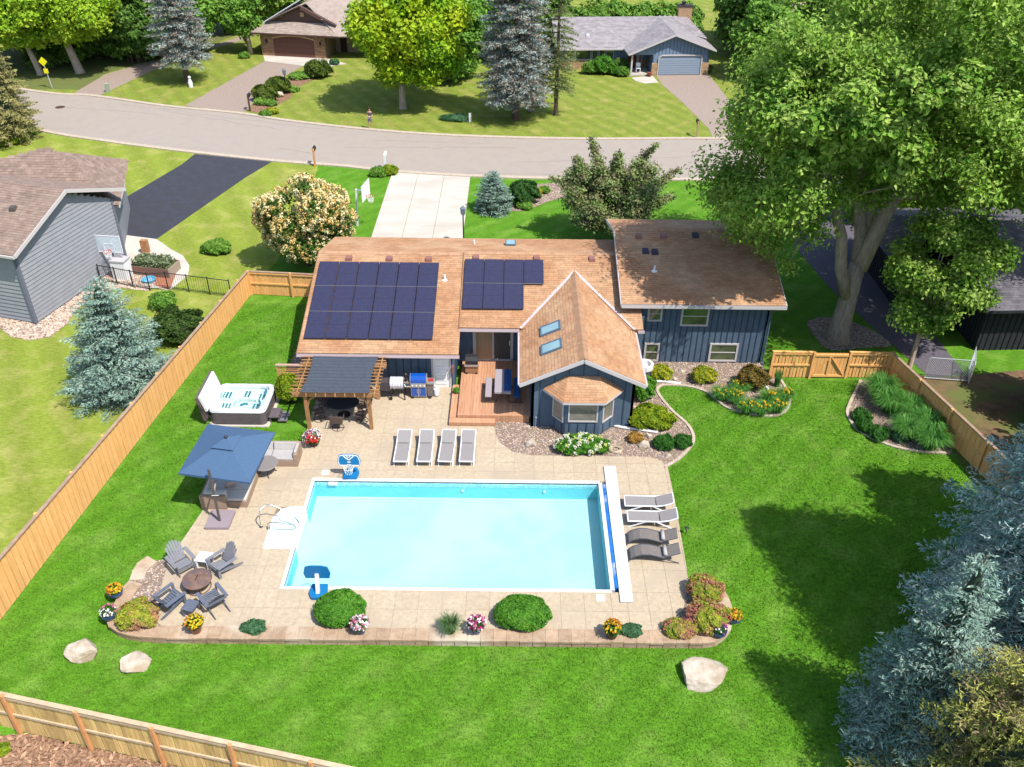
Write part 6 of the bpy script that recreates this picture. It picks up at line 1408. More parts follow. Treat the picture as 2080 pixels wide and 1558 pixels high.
for x, y, k in ((-.28, -.2, 1), (.36, -.2, 0), (-.28, .2, 1), (.36, .2, 0)): b = MB(); b.obox((x * .8, y, .62), (x, y * 1.2, .02), .05, .05, up=(0, 1, 0)); b.build('leg', M_black, t)
b = MB(); b.tube([(-.3, -.27, .08), (-.3, -.21, .08)], .08, 10); b.build('wheel', M_black, t)
M_gblue = mat('enamel_blue', P(20, 90, 190), rough=.2, spec=.7); M_gsteel = mat('grill_steel', (.40, .38, .37), rough=.35, metal=.6)
t = thing('gas_grill', 'gas grill with a bright blue lid and doors between the smoker and the white door', 'grill', (-4.35, 34.25, PZ))
b = MB(); b.box(-.36, .36, -.24, .26, .1, .72); b.build('cabinet', M_gsteel, t); b = MB()
pr = [(-.25, .86), (-.24, 1.02), (-.12, 1.18), (.06, 1.22), (.22, 1.1), (.24, .86)]; b.slab([(-.36, p[0], p[1]) for p in pr][::-1], .72); b.build('lid', M_gblue, t)
for s in (-1, 1): b = MB(); b.slab([(s * .365, p[0] * 1.03, p[1] * 1.01) for p in pr][::-s], .02); b.build('lid_end', M_gsteel, t)
for s in (-.18, .18): b = MB(); b.box(s - .15, s + .15, -.262, -.243, .16, .6); d_ = b.build('door', M_gblue, t); b = MB(); b.box(s * .2 - .012 + (.03 if s > 0 else -.03), s * .2 + .012 + (.03 if s > 0 else -.03), -.285, -.263, .3, .54); b.build('handle', M_gsteel, d_)
b = MB(); b.box(-.36, .36, -.3, -.243, .66, .85); cp_ = b.build('control_panel', M_gsteel, t)
for k in range(4): b = MB(); b.tube([(-.27 + k * .18, -.3, .76), (-.27 + k * .18, -.335, .76)], .03, 8); b.build('knob', M_white, cp_)
b = MB(); b.box(-.8, -.38, -.22, .2, .82, .86); b.build('side_shelf', mat('shelf_tan', P(170, 150, 138)), t); b = MB(); b.box(.38, .74, -.24, .2, .8, .88); b.build('side_shelf', M_gsteel, t); b = MB(); b.box(.45, .68, -.1, .1, .885, .92); b.build('side_burner', mat('red_burner', P(190, 60, 60)), t)
b = MB(); b.box(.4, .66, -.2, .22, .1, .78); b.build('side_cabinet', mat('grey_cabinet', P(130, 118, 114)), t); b = MB(); b.lathe((.8, .0, 0), [(.12, .05), (.14, .15), (.14, .4), (.06, .48), (.06, .55)], 12); b.build('gas_bottle', M_white, t)
for x in (-.3, .5): b = MB(); b.tube([(x, -.26, .06), (x, -.2, .06)], .07, 10); b.build('wheel', M_black, t)
t = thing('small_grill', 'black covered grill on a tan cart at the back left of the deck', 'grill', (-1.95, 35.9, DZ)); b = MB(); b.box(-.3, .3, -.28, .2, .06, .5); b.build('cart', mat('tan_cart', P(176, 130, 92)), t); b = MB(); b.slab([(-.3, p[0] * 1.1, p[1] - .3) for p in pr][::-1], .6); b.build('lid', M_black, t); b = MB(); b.box(-.34, .34, -.34, -.29, .44, .56); b.build('front_shelf', M_gsteel, t); b = MB(); b.box(-.3, .3, -.33, .24, .5, .56); b.build('firebox', M_black, t)
for x in (-.24, .24): b = MB(); b.tube([(x, -.31, .05), (x, -.26, .05)], .05, 8); b.build('wheel', M_black, t)
# picnic set on the deck
M_cvg = mat('grey_cover', P(178, 166, 170), rough=.9); M_cvb = mat('blue_cover', P(36, 92, 150), rough=.9)
t = thing('picnic_table', 'picnic table under a grey and blue striped cover on the deck', 'table', (-.42, 34.0, DZ)); b = MB(); b.box(-.38, .06, -.95, .95, .62, .74); b.build('cover_left', M_cvg, t, bevel=.02); b = MB(); b.box(.063, .38, -.85, .95, .62, .74); b.build('cover_right', M_cvb, t, bevel=.02); b = MB(); b.box(.063, .38, -.95, -.855, .62, .74); b.build('cover_corner', M_cvg, t)
for y in (-.7, .7): 
    for s in (-1, 1): b = MB(); b.obox((s * .1, y, .62), (s * .32, y, .02), .05, .05, up=(0, 1, 0)); b.build('leg', M_bronze, t)
for (x, m_, nm) in ((-1.02, M_cvg, 'left picnic bench with a grey cushion'), (.2 - .0, M_cvb, 'right picnic bench with a blue cushion')):
    xx = -.42 - .66 if m_ is M_cvg else -.42 + .64
    t = thing('picnic_bench', nm + ' on the deck', 'bench', (xx, 33.95, DZ)); b = MB(); b.box(-.15, .15, -.85, .7, .38, .47); b.build('cushion', m_, t, bevel=.03)
    for y in (-.7, .55): b = MB(); b.obox((-.12, y, .38), (-.12, y, .02), .04, .04, up=(0, 1, 0)); b.obox((.12, y, .38), (.12, y, .02), .04, .04, up=(0, 1, 0)); b.obox((-.3, y, .03), (.3, y, .03), .04, .04); b.build('leg_frame', M_bronze, t)
b = MB(); b.box(-8.9, -9.0, 0, 0, 0, 0)
# round white condenser by the small lower window
x, y, _ = G(1306, 738, .5); t = thing('ac_condenser', 'round white condenser ring standing at the sunroom corner below the small window', 'condenser', (x, 36.0, 0)); b = MB(); b.lathe((0, 0, .55), [(.38, 0), (.42, .06), (.42, .3), (.3, .3), (.28, .1)], 22); b.build('ring', M_white, t); b = MB(); b.lathe((0, 0, 0), [(.36, 0), (.36, .55), (.28, .6)], 16); b.build('drum', mat('grey_drum', P(90, 92, 100)), t)

# trellis with a vine shrub beside the pergola
tr_ = thing('privacy_trellis', 'brown lattice privacy screen left of the pergola', 'trellis', (-10.4, 34.0, 0))
for x in (-10.8, -9.7): b = MB(); b.box(x - .04, x + .04, 34.05, 34.13, 0, 1.75); b.build('post', M_fence2p, tr_, w=True)
b = MB(); b.box(-10.86, -9.6, 34.02, 34.16, 1.75, 1.8); b.build('top_rail', mat('pinkish_trim', P(206, 170, 150)), tr_, w=True)
for k in range(12): b = MB(); z = .15 + k * .13; b.box(-10.76, -9.74, 34.08, 34.1, z, z + .06); b.build('slat', M_fence2p, tr_, w=True)

# ------------------------------------------------------------------ neighbour's things on the left
M_hp = mat('clear_backboard', (.4, .46, .5), rough=.2)
def big_hoop(label, base, rz, clear=True, zoff=0):
    t = thing('basketball_hoop', label, 'basketball hoop', base, rz); b = MB(); b.obox((0, .45, 0), (0, .3, 2.9), .1, .1, up=(0, 1, 0)); b.build('pole', M_galv if clear else M_white, t); b = MB(); b.obox((0, .3, 2.85), (0, -.3, 2.75), .06, .06); b.obox((0, .32, 2.3), (0, -.3, 2.95), .06, .06); b.build('arm', M_galv, t)
    b = MB()
    for p, q in (((-.75, 2.35), (.75, 2.35)), ((.75, 2.35), (.75, 3.35)), ((.75, 3.35), (-.75, 3.35)), ((-.75, 3.35), (-.75, 2.35)), ((-.28, 2.45), (.28, 2.45)), ((.28, 2.45), (.28, 2.85)), ((.28, 2.85), (-.28, 2.85)), ((-.28, 2.85), (-.28, 2.45))): b.obox((p[0], -.33, p[1]), (q[0], -.33, q[1]), .04, .035, up=(0, 1, 0))
    bd = b.build('backboard_frame', M_wframe, t)
    mt_ = bpy.data.materials.get('clear_board') or bpy.data.materials.new('clear_board'); mt_.use_nodes = True; bs = mt_.node_tree.nodes['Principled BSDF']; bs.inputs['Base Color'].default_value = (.6, .7, .78, 1); bs.inputs['Alpha'].default_value = .35; bs.inputs['Roughness'].default_value = .1
    b = MB(); b.box(-.73, .73, -.335, -.325, 2.37, 3.33); b.build('pane', mt_ if clear else M_white, bd)
    ring = [(.23 * math.cos(a * PI / 8), -.62 + .23 * math.sin(a * PI / 8), 2.5) for a in range(16)]; b = MB(); b.tube(ring, .015, 6, closed=True); b.obox((0, -.33, 2.5), (0, -.4, 2.5), .1, .03); r_ = b.build('rim', mat('orange_rim', P(230, 90, 70)), t); b = MB()
    for k in range(12):
        a = k * PI / 6
        for s in (-1, 1): b.tube([(.23 * math.cos(a), -.62 + .23 * math.sin(a), 2.49), (.14 * math.cos(a + s * .5), -.62 + .14 * math.sin(a + s * .5), 2.1)], .009, 3)
    b.build('net', M_net, r_); return t
x, y, _ = G(232, 560); bh = big_hoop('wall-side basketball hoop with a clear backboard beside the grey house', (-23.0, 46.3, -.75), R(-5)); 
bh2 = big_hoop('basketball hoop with white backboard beside the left edge of the pale driveway', (-9.75, 53.4, -.35), R(80), clear=False)
t = thing('storage_box', 'white resin storage cabinet against the grey house under the hoop', 'storage box', (-22.6, 45.9, 0), R(-8)); b = MB(); b.box(-.42, .42, -.35, .35, 0, 1.15); b.build('body', M_white, t); b = MB(); b.box(-.46, .46, -.39, .39, 1.153, 1.23); b.build('lid', mat('pale_grey_lid', P(206, 200, 202)), t)
b = MB(); b.poly([(-.2, -.15), (.2, -.15), (.22, .15), (-.18, .15)], 0, .85); o = b.build('paper_yard_bag', mat('kraft_paper', P(204, 150, 104), P(176, 122, 82), scale=5, bump=.6)); o.location = (-22.45, 49.2, 0); tag(o, 'tall brown paper yard bag standing by the corner of the grey house', 'bag')
wp = thing('raised_planter', 'raised timber planter overgrown with pale plants behind the black fence', 'planter', (-21.0, 46.7, 0), R(-10))
for k in range(3):
    b = MB(); b.box(-1.2, 1.2, -.65, -.6, k * .19 + .01, k * .19 + .19); b.build('plank', mat('grey_red_timber', P(150, 104, 88), P(130, 112, 100), scale=3), wp); b = MB(); b.box(-1.2, 1.2, .6, .65, k * .19 + .01, k * .19 + .19); b.build('plank', mat('grey_red_timber', P(150, 104, 88)), wp); b = MB(); b.box(1.203, 1.25, -.65, .65, k * .19 + .01, k * .19 + .19); b.build('plank', mat('grey_timber', P(184, 164, 146)), wp); b = MB(); b.box(-1.25, -1.203, -.65, .65, k * .19 + .01, k * .19 + .19); b.build('plank', mat('grey_timber', P(184, 164, 146)), wp)
b = MB(); b.box(-1.19, 1.19, -.59, .59, .02, .5); b.build('soil', M_soil, wp)
x, y, _ = G(303, 572); b = MB(); b.lathe((x, y, .02), [(.34, 0), (.4, .16), (.34, .16), (.3, .04)], 18); tag(b.build('wading_pool', mat('sky_blue_plastic', P(110, 190, 230))), 'small sky blue plastic tub behind the black fence', 'tub')
x, y, _ = G(318, 552); b = MB(); b.tube([(x, y, .2), (x + .1, y, .22)], .2, 14); o = b.build('wheelbarrow_wheel', mat('white_wheel', (.6, .6, .6))); tag(o, 'white wheel leaning on the brick pad beside the planter', 'wheel')
sheet('brick_pad', gp([(300, 575), (345, 590), (362, 545), (340, 520), (318, 540)]), mat('red_brick_pad', P(196, 130, 100), P(170, 110, 84), scale=6), .022)

# ------------------------------------------------------------------ street things
def mailbox(label, px, h, postm, boxm, rz=0, big=False):
    x, y, _ = G(*px); t = thing('mailbox', label, 'mailbox', (x, y, 0), rz); b = MB(); b.obox((0, 0, 0), (0, 0, h), .13, .13, up=(0, 1, 0)); b.build('post', postm, t); b = MB(); b.obox((0, .05, h - .25), (0, .5, h - .25), .1, .1); b.build('arm', postm, t)
    b = MB(); prof = [(-.11, 0), (-.11, .16), (-.07, .24), (0, .27), (.07, .24), (.11, .16), (.11, 0)]; b.slab([(p[0], .08, h - .19 + p[1]) for p in prof][::-1], -.5); b.build('box', boxm, t); return t
mailbox('black mailbox on a brown wooden post at the near kerb above the lilac', (640, 338), 1.35, M_fence2p, M_black)
t = mailbox('white mailbox on a thick white post left of the pale driveway', (783, 347), 1.25, M_white, M_white)
mailbox('brown mailbox post at the end of the brick house driveway', (508, 226), 1.4, M_brownt, M_black)
mailbox('dark mailbox on a slim tan post in the far lawn corner by the right driveway', (1415, 279), 1.3, mat('tan_post', P(196, 170, 130)), M_black)
def lamp(label, px, h):
    x, y, _ = G(*px); t = thing('street_lamp', label, 'lamp post', (x, y, 0)); b = MB(); b.lathe((0, 0, 0), [(.1, 0), (.1, .1), (.045, .15), (.04, h)], 10); b.build('post', M_black, t); b = MB(); b.lathe((0, 0, h), [(.06, 0), (.15, .1), (.17, .42), (.2, .45), (.03, .62)], 6); b.build('lantern', mat('lantern_glass', P(130, 140, 150), rough=.2), t)
lamp('black lantern post at the right edge of the pale concrete driveway', (942, 498), 2.0); lamp('dark lantern post behind the clipped shrubs of the brick house', (583, 191), 1.7)
x, y, _ = G(122, 218); b = MB(); b.lathe((x, y, .012), [(.42, 0), (.4, .012)], 20); b.build('x', M_brownt).name = 'manhole_cover'; tag(bpy.data.objects['manhole_cover'], 'round brown manhole cover in the street at the left', 'manhole cover')
x, y, _ = G(955, 248); b = MB(); b.box(x - .1, x + .1, y - .06, y + .06, 0, .75); b.box(x - .04, x + .04, y - .075, y - .062, .4, .6); tag(b.build('marker_post', M_white), 'short white utility marker on the far lawn left of the blue spruce', 'marker')
x, y, _ = G(221, 187); b = MB(); b.box(x - .22, x + .12, y - .15, y + .15, 0, .7); b.box(x - .24, x + .14, y - .17, y + .17, .705, .76); tag(b.build('utility_box', mat('pale_green_box', P(170, 186, 160)), bevel=.02), 'pale green utility box on the grass corner by the footpath', 'utility box')
x, y, _ = G(388, 177); t = thing('garden_statue', 'small white garden statue beside the left blue spruce', 'statue', (x, y, 0)); b = MB(); b.lathe((0, 0, 0), [(.2, 0), (.22, .4), (.12, .7), (.05, .78)], 10); b.build('body', M_white, t); b = MB(); b.sphere((0, 0, .9), .14); b.build('head', M_white, t)
x, y, _ = G(554, 202); b = MB(); b.slab([(x - .3, y, .1), (x + .3, y, .1), (x + .22, y + .1, .95), (x - .22, y + .1, .95)], .04); tag(b.build('yard_sign', mat('red_sign', P(226, 150, 130), P(216, 120, 100), scale=3)), 'small reddish board leaning in front of the clipped shrubs', 'sign')
# pedestrian crossing sign
x, y, _ = G(107, 180); Ysn = y
M_ysign = mat('sign_yellow', P(250, 240, 20), rough=.5)
t = thing('crossing_sign', 'yellow diamond pedestrian sign above a small yellow arrow plate by the footpath', 'sign', (x, y, 0)); b = MB(); b.obox((0, 0, 0), (-.25, .03, 2.5), .07, .05, up=(0, 1, 0)); b.build('post', M_galv, t)
zc = 2.45; b = MB(); b.slab([(-.6 - .0, -.04, zc), (-.2, -.04, zc - .42), (.2, -.04, zc), (-.2, -.04, zc + .42)], .03); dp = b.build('diamond_plate', M_ysign, t)
b = MB(); y_ = -.06
b.sphere((-.2, y_, zc + .2), .05, .01, .05, 8, 5); b.obox((-.2, y_, zc + .13), (-.2, y_, zc - .05), .07, .01, up=(0, 1, 0)); b.obox((-.2, y_, zc - .03), (-.3, y_, zc - .26), .04, .01, up=(0, 1, 0)); b.obox((-.2, y_, zc - .03), (-.09, y_, zc - .26), .04, .01, up=(0, 1, 0)); b.obox((-.2, y_, zc + .1), (-.32, y_, zc - .02), .03, .01, up=(0, 1, 0)); b.obox((-.2, y_, zc + .1), (-.08, y_, zc + .0), .03, .01, up=(0, 1, 0)); b.build('walking_figure', M_black, dp)
b = MB(); b.slab([(-.34, -.04, 1.4), (.06, -.04, 1.4), (.06, -.04, 1.82), (-.34, -.04, 1.82)], .03); ap = b.build('arrow_plate', M_ysign, t)
b = MB(); b.obox((-.02, y_, 1.74), (-.24, y_, 1.52), .04, .01, up=(0, 1, 0)); b.obox((-.26, y_, 1.49), (-.26, y_, 1.64), .04, .01, up=(0, 1, 0)); b.obox((-.27, y_, 1.5), (-.12, y_, 1.5), .04, .01, up=(0, 1, 0)); b.build('arrow', M_black, ap)
# trail post-and-rail in the shade
t = thing('trail_fence', 'dark wooden posts and rails beside the shaded footpath', 'fence', G(275, 125))
for u, v in ((262, 125), (270, 128), (284, 127), (296, 124)): x, y, _ = G(u, v); b = MB(); b.box(x - .08, x + .08, y - .08, y + .08, 0, 1.4); b.build('post', M_brownt, t, w=True)
b = MB(); b.obox((*G(255, 125)[:2], 1.2), (*G(298, 125)[:2], 1.2), .06, .12); b.build('rail', M_brownt, t, w=True)
# porch chair at pale house
q = F2(-1.9, .6, .14); t = thing('porch_chair', 'white chair on the porch of the pale grey house', 'chair', q); b = MB(); b.box(-.22, .22, -.22, .22, .4, .44); b.build('seat', M_white, t); b = MB(); b.box(-.22, .22, .2, .24, .45, .9); b.build('backrest', M_white, t)
for x in (-.2, .2):
    for y in (-.2, .2): b = MB(); b.box(x - .02, x + .02, y - .02, y + .02, 0, .4); b.build('leg', M_white, t)

# ------------------------------------------------------------------ people
def skin_mesh(name, pts, edges, rad, mt, parent, sub=1):
    me = bpy.data.meshes.new(name); me.from_pydata(pts, edges, []); me.materials.append(mt); o = bpy.data.objects.new(name, me); COL.objects.link(o); o.parent = parent
    md = o.modifiers.new('skin', 'SKIN'); 
    for i, sv in enumerate(me.skin_vertices[0].data): sv.radius = (rad[i], rad[i]) if not isinstance(rad[i], tuple) else rad[i]; sv.use_root = (i == 0)
    md.use_smooth_shade = True; s = o.modifiers.new('sub', 'SUBSURF'); s.levels = sub; s.render_levels = sub; return o
M_skin = mat('skin', P(214, 160, 130), rough=.6)
def person(label, px, rz, shirt, shorts, hair, phone=True):
    x, y, _ = G(*px); t = thing('person', label, 'person', (x, y, 0), rz)
    # faces -Y
    pts = [(0, 0, .95), (0, 0, 1.1), (0, .01, 1.3), (0, 0, 1.43), (0, -.01, 1.52), (0, -.02, 1.62), (0, -.02, 1.7),
           (-.1, 0, .9), (-.11, -.01, .5), (-.12, .01, .09), (-.13, -.13, .04), (.1, 0, .9), (.11, -.01, .5), (.12, .01, .09), (.13, -.13, .04),
           (-.17, 0, 1.4), (-.23, .02, 1.14), (-.12, -.22, 1.1), (-.05, -.28, 1.14), (.17, 0, 1.4), (.23, .02, 1.14), (.12, -.22, 1.1), (.05, -.28, 1.14)]
    ed = [(0, 1), (1, 2), (2, 3), (3, 4), (4, 5), (5, 6), (0, 7), (7, 8), (8, 9), (9, 10), (0, 11), (11, 12), (12, 13), (13, 14), (3, 15), (15, 16), (16, 17), (17, 18), (3, 19), (19, 20), (20, 21), (21, 22)]
    rd = [.11, .1, .12, .09, .055, .09, .07, .085, .055, .04, .035, .085, .055, .04, .035, .06, .045, .035, .03, .06, .045, .035, .03]
    bd = skin_mesh('body', pts, ed, rd, M_skin, t)
    skin_mesh('shirt', [(0, 0, .98), (0, 0, 1.15), (0, 0, 1.32), (0, 0, 1.42), (-.17, 0, 1.39), (-.21, .02, 1.24), (.17, 0, 1.39), (.21, .02, 1.24)], [(0, 1), (1, 2), (2, 3), (3, 4), (4, 5), (3, 6), (6, 7)], [(.16, .12), (.15, .12), (.17, .13), (.11, .1), .08, .07, .08, .07], shirt, t)
    skin_mesh('shorts', [(0, 0, .98), (0, 0, .92), (-.1, 0, .82), (-.11, 0, .56), (.1, 0, .82), (.11, 0, .56)], [(0, 1), (1, 2), (2, 3), (1, 4), (4, 5)], [(.15, .12), (.15, .12), .1, .085, .1, .085], shorts, t)
    b = MB(); b.sphere((0, .01, 1.71), .1, .11, .1, 12, 8); b.build('hair', hair, t, sm=True)
    for s in (-1, 1): b = MB(); b.sphere((s * .13, -.05, .045), .055, .14, .05, 10, 6); b.build('shoe', mat('dark_shoe', P(60, 56, 60)), t, sm=True)
    b = MB(); b.sphere((0, -.115, 1.645), .015, .02, .02, 6, 5); b.build('nose', M_skin, t); 
    for s in (-1, 1): b = MB(); b.sphere((s * .035, -.1, 1.67), .011, .01, .009, 6, 4); b.build('eye', M_black, t)
    b = MB(); b.box(-.025, .025, -.1, -.095, 1.6, 1.608); b.build('mouth', mat('lip', P(170, 100, 90)), t)
    if phone: b = MB(); b.box(-.09, .09, -.34, -.28, 1.13, 1.17); b.build('remote', mat('controller_white', (.5, .5, .5)), t)
    return t
person('person in dark grey shirt and grey shorts at the far kerb holding a controller', (753, 262), 0, mat('charcoal_tee', P(96, 88, 100)), mat('grey_shorts', P(140, 136, 156)), mat('brown_hair', P(80, 50, 44)))
person('person in a bright blue shirt half hidden in the shade beside a leaning trunk', (154, 145), .4, mat('blue_shirt', P(30, 150, 230)), mat('dark_trousers', P(40, 44, 60)), mat('dark_hair', P(50, 40, 36)), phone=False)
# ------------------------------------------------------------------ vegetation
def leafmat(name, a, b, vary=.3, trans=.38, scale=.7, c3=None, rough=.55, k=1.0):
    return mat('leaf_' + name, tuple(x * k for x in a), tuple(x * k for x in b), scale=scale, vary=vary, trans=trans, rough=rough, c3=c3, scale3=1.7, spec=.25, detail=3)
L_elm = leafmat('elm', P(172, 214, 76), P(106, 162, 46), c3=P(194, 222, 108))
L_lime = leafmat('lime', P(206, 232, 66), P(150, 204, 40))
L_maple = leafmat('maple', P(212, 232, 44), P(130, 192, 34), scale=.35)
L_dark = leafmat('dark', P(136, 176, 74), P(92, 138, 52))
L_mid = leafmat('mid', P(156, 204, 80), P(108, 162, 54))
L_crab = leafmat('crab', P(186, 204, 128), P(136, 168, 88), c3=P(168, 160, 120))
L_lil = leafmat('lilac', P(120, 156, 66), P(80, 120, 44))
L_box = leafmat('boxwood', P(122, 186, 56), P(76, 146, 34), scale=3)
L_yel = leafmat('gold', P(220, 216, 60), P(150, 180, 40), scale=3)
L_spir = leafmat('spirea', P(214, 212, 72), P(140, 176, 50), scale=4, c3=P(222, 160, 124))
L_jun = leafmat('golden_juniper', P(178, 196, 36), P(120, 160, 26), scale=3)
L_barb = leafmat('barberry', P(168, 136, 60), P(104, 104, 40), scale=4)
L_oran = leafmat('orange_shrub', P(230, 160, 80), P(180, 160, 70), scale=4)
L_grass = leafmat('ornamental_grass', P(130, 196, 92), P(84, 156, 58), scale=2)
L_blue = leafmat('blue_spruce', P(184, 210, 190), P(126, 162, 146), scale=1.6, trans=.1, vary=.35)
L_blue2 = leafmat('blue_spruce_deep', P(196, 230, 214), P(108, 164, 156), scale=1.2, trans=.1, vary=.4, c3=P(236, 240, 226))
L_blue3 = leafmat('blue_spruce_grey', P(196, 210, 202), P(146, 168, 160), scale=1.4, trans=.1, vary=.35, c3=P(170, 150, 130))
L_green = leafmat('green_spruce', P(156, 168, 104), P(106, 126, 66), scale=1.4, trans=.1)
L_olive = leafmat('olive_arborvitae', P(200, 188, 122), P(146, 150, 84), scale=.8, trans=.1)
L_gold = leafmat('gold_conifer', P(222, 218, 110), P(160, 170, 74), scale=1.1, trans=.12, c3=P(150, 128, 96))
M_bark = mat('grey_bark', P(222, 202, 180), P(176, 154, 134), scale=3, bump=.8, bscale=8, stretch=(3, 3, .5))
M_bark2 = mat('brown_bark', P(130, 108, 92), P(90, 72, 60), scale=4, bump=.6, bscale=10)
M_core2 = mat('spruce_dark_core', P(66, 84, 66), P(44, 58, 46), scale=5)
M_core = mat('shrub_dark_core', P(50, 66, 30), P(36, 48, 22), scale=6)
def proj(p):
    d = np.array(p) - [0, 0, CAM_H]; z = d @ _fw; return 1040 + FPX * (d @ _r) / z, 779 - FPX * (d @ _u) / z
def crown_leaves(cl, n, size, up=.5, shell=.1, aspect=1.5, squash=.8):
    cl = np.array(cl); w = cl[:, 3] ** 2.2; w /= w.sum(); k = rng.choice(len(cl), n, p=w); d = unit(rng.normal(size=(n, 3)))
    r_ = cl[k, 3:4] * (shell + (1 - shell) * rng.uniform(0, 1, (n, 1)) ** .7) * rng.uniform(.72, 1.34, (n, 1))
    p = cl[k, :3] + d * r_ * [1, 1, squash]; return leaf_mesh(p, d * .8 + [0, 0, up] + rng.normal(size=(n, 3)) * .55, size, aspect)
def tree(label, base, cl, n, size, lm, tr=.25, th=2.0, bark=None, name='tree', cat='tree', group=None, lean=(0, 0), limbs=14, trunk_pts=None, up=.5, z0=0.0):
    t = thing(name, label, cat, (base[0], base[1], z0), 0, group); bark = bark or M_bark
    b = MB(); top = Vector((base[0] + lean[0], base[1] + lean[1], th))
    b.tube([(base[0], base[1], z0 - .05), (base[0], base[1], z0 + .15), (base[0] + lean[0] * .5, base[1] + lean[1] * .5, th * .5), tuple(top)], [tr * 1.5, tr * 1.1, tr * .9, tr * .75], 10)
    idx = np.argsort(-np.array(cl)[:, 3])[:limbs]
    for i in idx:
        c = Vector(cl[i][:3]); m_ = top.lerp(c, .5) + Vector((rng.uniform(-.2, .2), rng.uniform(-.2, .2), rng.uniform(.0, .4))) * (c - top).length * .2
        b.tube([top - Vector((0, 0, .3)), m_, c], [tr * .5, tr * .3, tr * .08], 6)
    b.build('trunk', bark, t, w=True, sm=True)
    v, q = crown_leaves(cl, n, size, up); npobj('crown', v, q, lm, t); return t
def ellipsoid_clumps(c, r, n, cr, seed=1, shell=.55, zmin=None):
    g = np.random.default_rng(seed); o = []
    for _ in range(n):
        d = unit(g.normal(size=3)); k = shell + (1 - shell) * g.uniform() ** .6; p = np.array(c) + d * np.array(r) * k * g.uniform(.82, 1.0)
        if zmin and p[2] < zmin: p[2] = zmin + g.uniform(0, .5)
        o.append((*p, g.uniform(*cr)))
    return o
# conifers
def conifer(label, base, H, R0, lm, p=.9, zc=.2, whorl=.28, nb=10, dens=1.0, size=.11, droop=.18, rise=.15, name='spruce_tree', group=None, seed=1, tr=.14, z0=0.0, gaps=0.0, bark=None, jit=.2, twist=.5, cull=None, core=.0):
    g = np.random.default_rng(seed); t = thing(name, label, 'tree', (base[0], base[1], z0), 0, group)
    b = MB(); b.tube([(base[0], base[1], z0 - .05), (base[0], base[1], z0 + H * .5), (base[0], base[1], z0 + H)], [tr, tr * .6, .02], 8)
    C, A, Nn, Sz = [], [], [], []; z = zc; k = 0; X0 = np.array([base[0], base[1], z0])
    while z < H - .05:
        f = (z - zc) / (H - zc); Lb = R0 * (1 - f) ** p + .12; m_ = max(5, int(nb * (.45 + .55 * (1 - f))))
        if z < zc + .6: Lb *= .85
        if R0 > 6: Lb *= min(1, .7 + .3 * z / 4)
        for j in range(m_):
            if g.uniform() < gaps: continue
            az = 2 * PI * (j + g.uniform(-.35, .35)) / m_ + k * .9; L_ = Lb * g.uniform(1 - jit, 1 + jit * .6); out = np.array([math.cos(az), math.sin(az), 0]); side = np.array([-out[1], out[0], 0]); zz = z + g.uniform(-.1, .1)
            sl = rise * (2 * f - .3)
            def P_(s): return X0 + out * L_ * s + np.array([0, 0, zz + L_ * (sl * s - droop * s * s + .10 * s ** 3)])
            if L_ > 1.0: b.tube([tuple(P_(.02)), tuple(P_(.5)), tuple(P_(.92))], [.035, .02, .008], 3, cap=False)
            ns = max(2, int(L_ / .17 * dens ** .5)); s_ = (np.arange(ns) + g.uniform(0, 1, ns)) / ns; s_ = .12 + .88 * s_
            for s in s_:
                pt = P_(s); tl = (.42 * L_ * (1 - s) ** .8 + .14) * g.uniform(.7, 1.2)
                for sd in (-1, 1):
                    an = g.uniform(.6, 1.05); dr = out * math.cos(an) + side * sd * math.sin(an); dr[2] += sl - droop * s + g.uniform(-.1, .12)
                    nc = max(1, int(tl / (size * .8) * dens)); q = (np.arange(nc) + .5) / nc
                    C.append(pt + dr * (tl * q)[:, None] + g.normal(size=(nc, 3)) * size * .3); A.append(np.repeat(dr[None], nc, 0) + g.normal(size=(nc, 3)) * twist)
                    Nn.append(np.tile([0, 0, 1.0], (nc, 1)) + g.normal(size=(nc, 3)) * .6); Sz.append(np.full((nc, 1), 1.0))
            tip = P_(1.0); C.append(tip[None] + g.normal(size=(3, 3)) * .03); A.append(np.repeat(out[None], 3, 0) + g.normal(size=(3, 3)) * .3); Nn.append(g.normal(size=(3, 3)) + [0, 0, 1]); Sz.append(np.full((3, 1), 1.3))
        z += whorl * g.uniform(.8, 1.2) * (1 if f < .8 else .7); k += 1
    for i in range(8): C.append(X0[None] + [[0, 0, H - .06 * i]]); A.append(np.array([[g.normal() * .4, g.normal() * .4, 1]])); Nn.append(g.normal(size=(1, 3))); Sz.append(np.ones((1, 1)))
    C, A, Nn = np.concatenate(C), np.concatenate(A), np.concatenate(Nn)
    sz = np.full((len(C), 1), size * .6)
    if cull is not None:
        kk = cull(C)
        if R0 > 3: ff = ~kk & (np.arange(len(C)) % 4 == 0); sz[ff] *= 2.2; kk = kk | ff
        C, A, Nn, sz = C[kk], A[kk], Nn[kk], sz[kk]
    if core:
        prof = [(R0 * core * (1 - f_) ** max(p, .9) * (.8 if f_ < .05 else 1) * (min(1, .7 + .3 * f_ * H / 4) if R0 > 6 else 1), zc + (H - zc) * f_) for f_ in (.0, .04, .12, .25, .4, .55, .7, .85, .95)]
        cb = MB(); cb.lathe((base[0], base[1], z0), prof, 16); cb.build('dark_core', M_core2, t, w=True)  # added solid dark cone, makes the tree opaque and its shadow dense
    b.build('trunk', bark or M_bark2, t, w=True)
    v, q = leaf_mesh(C, Nn, sz, 4.0, g, axis=A); npobj('crown', v, q, lm, t); return t
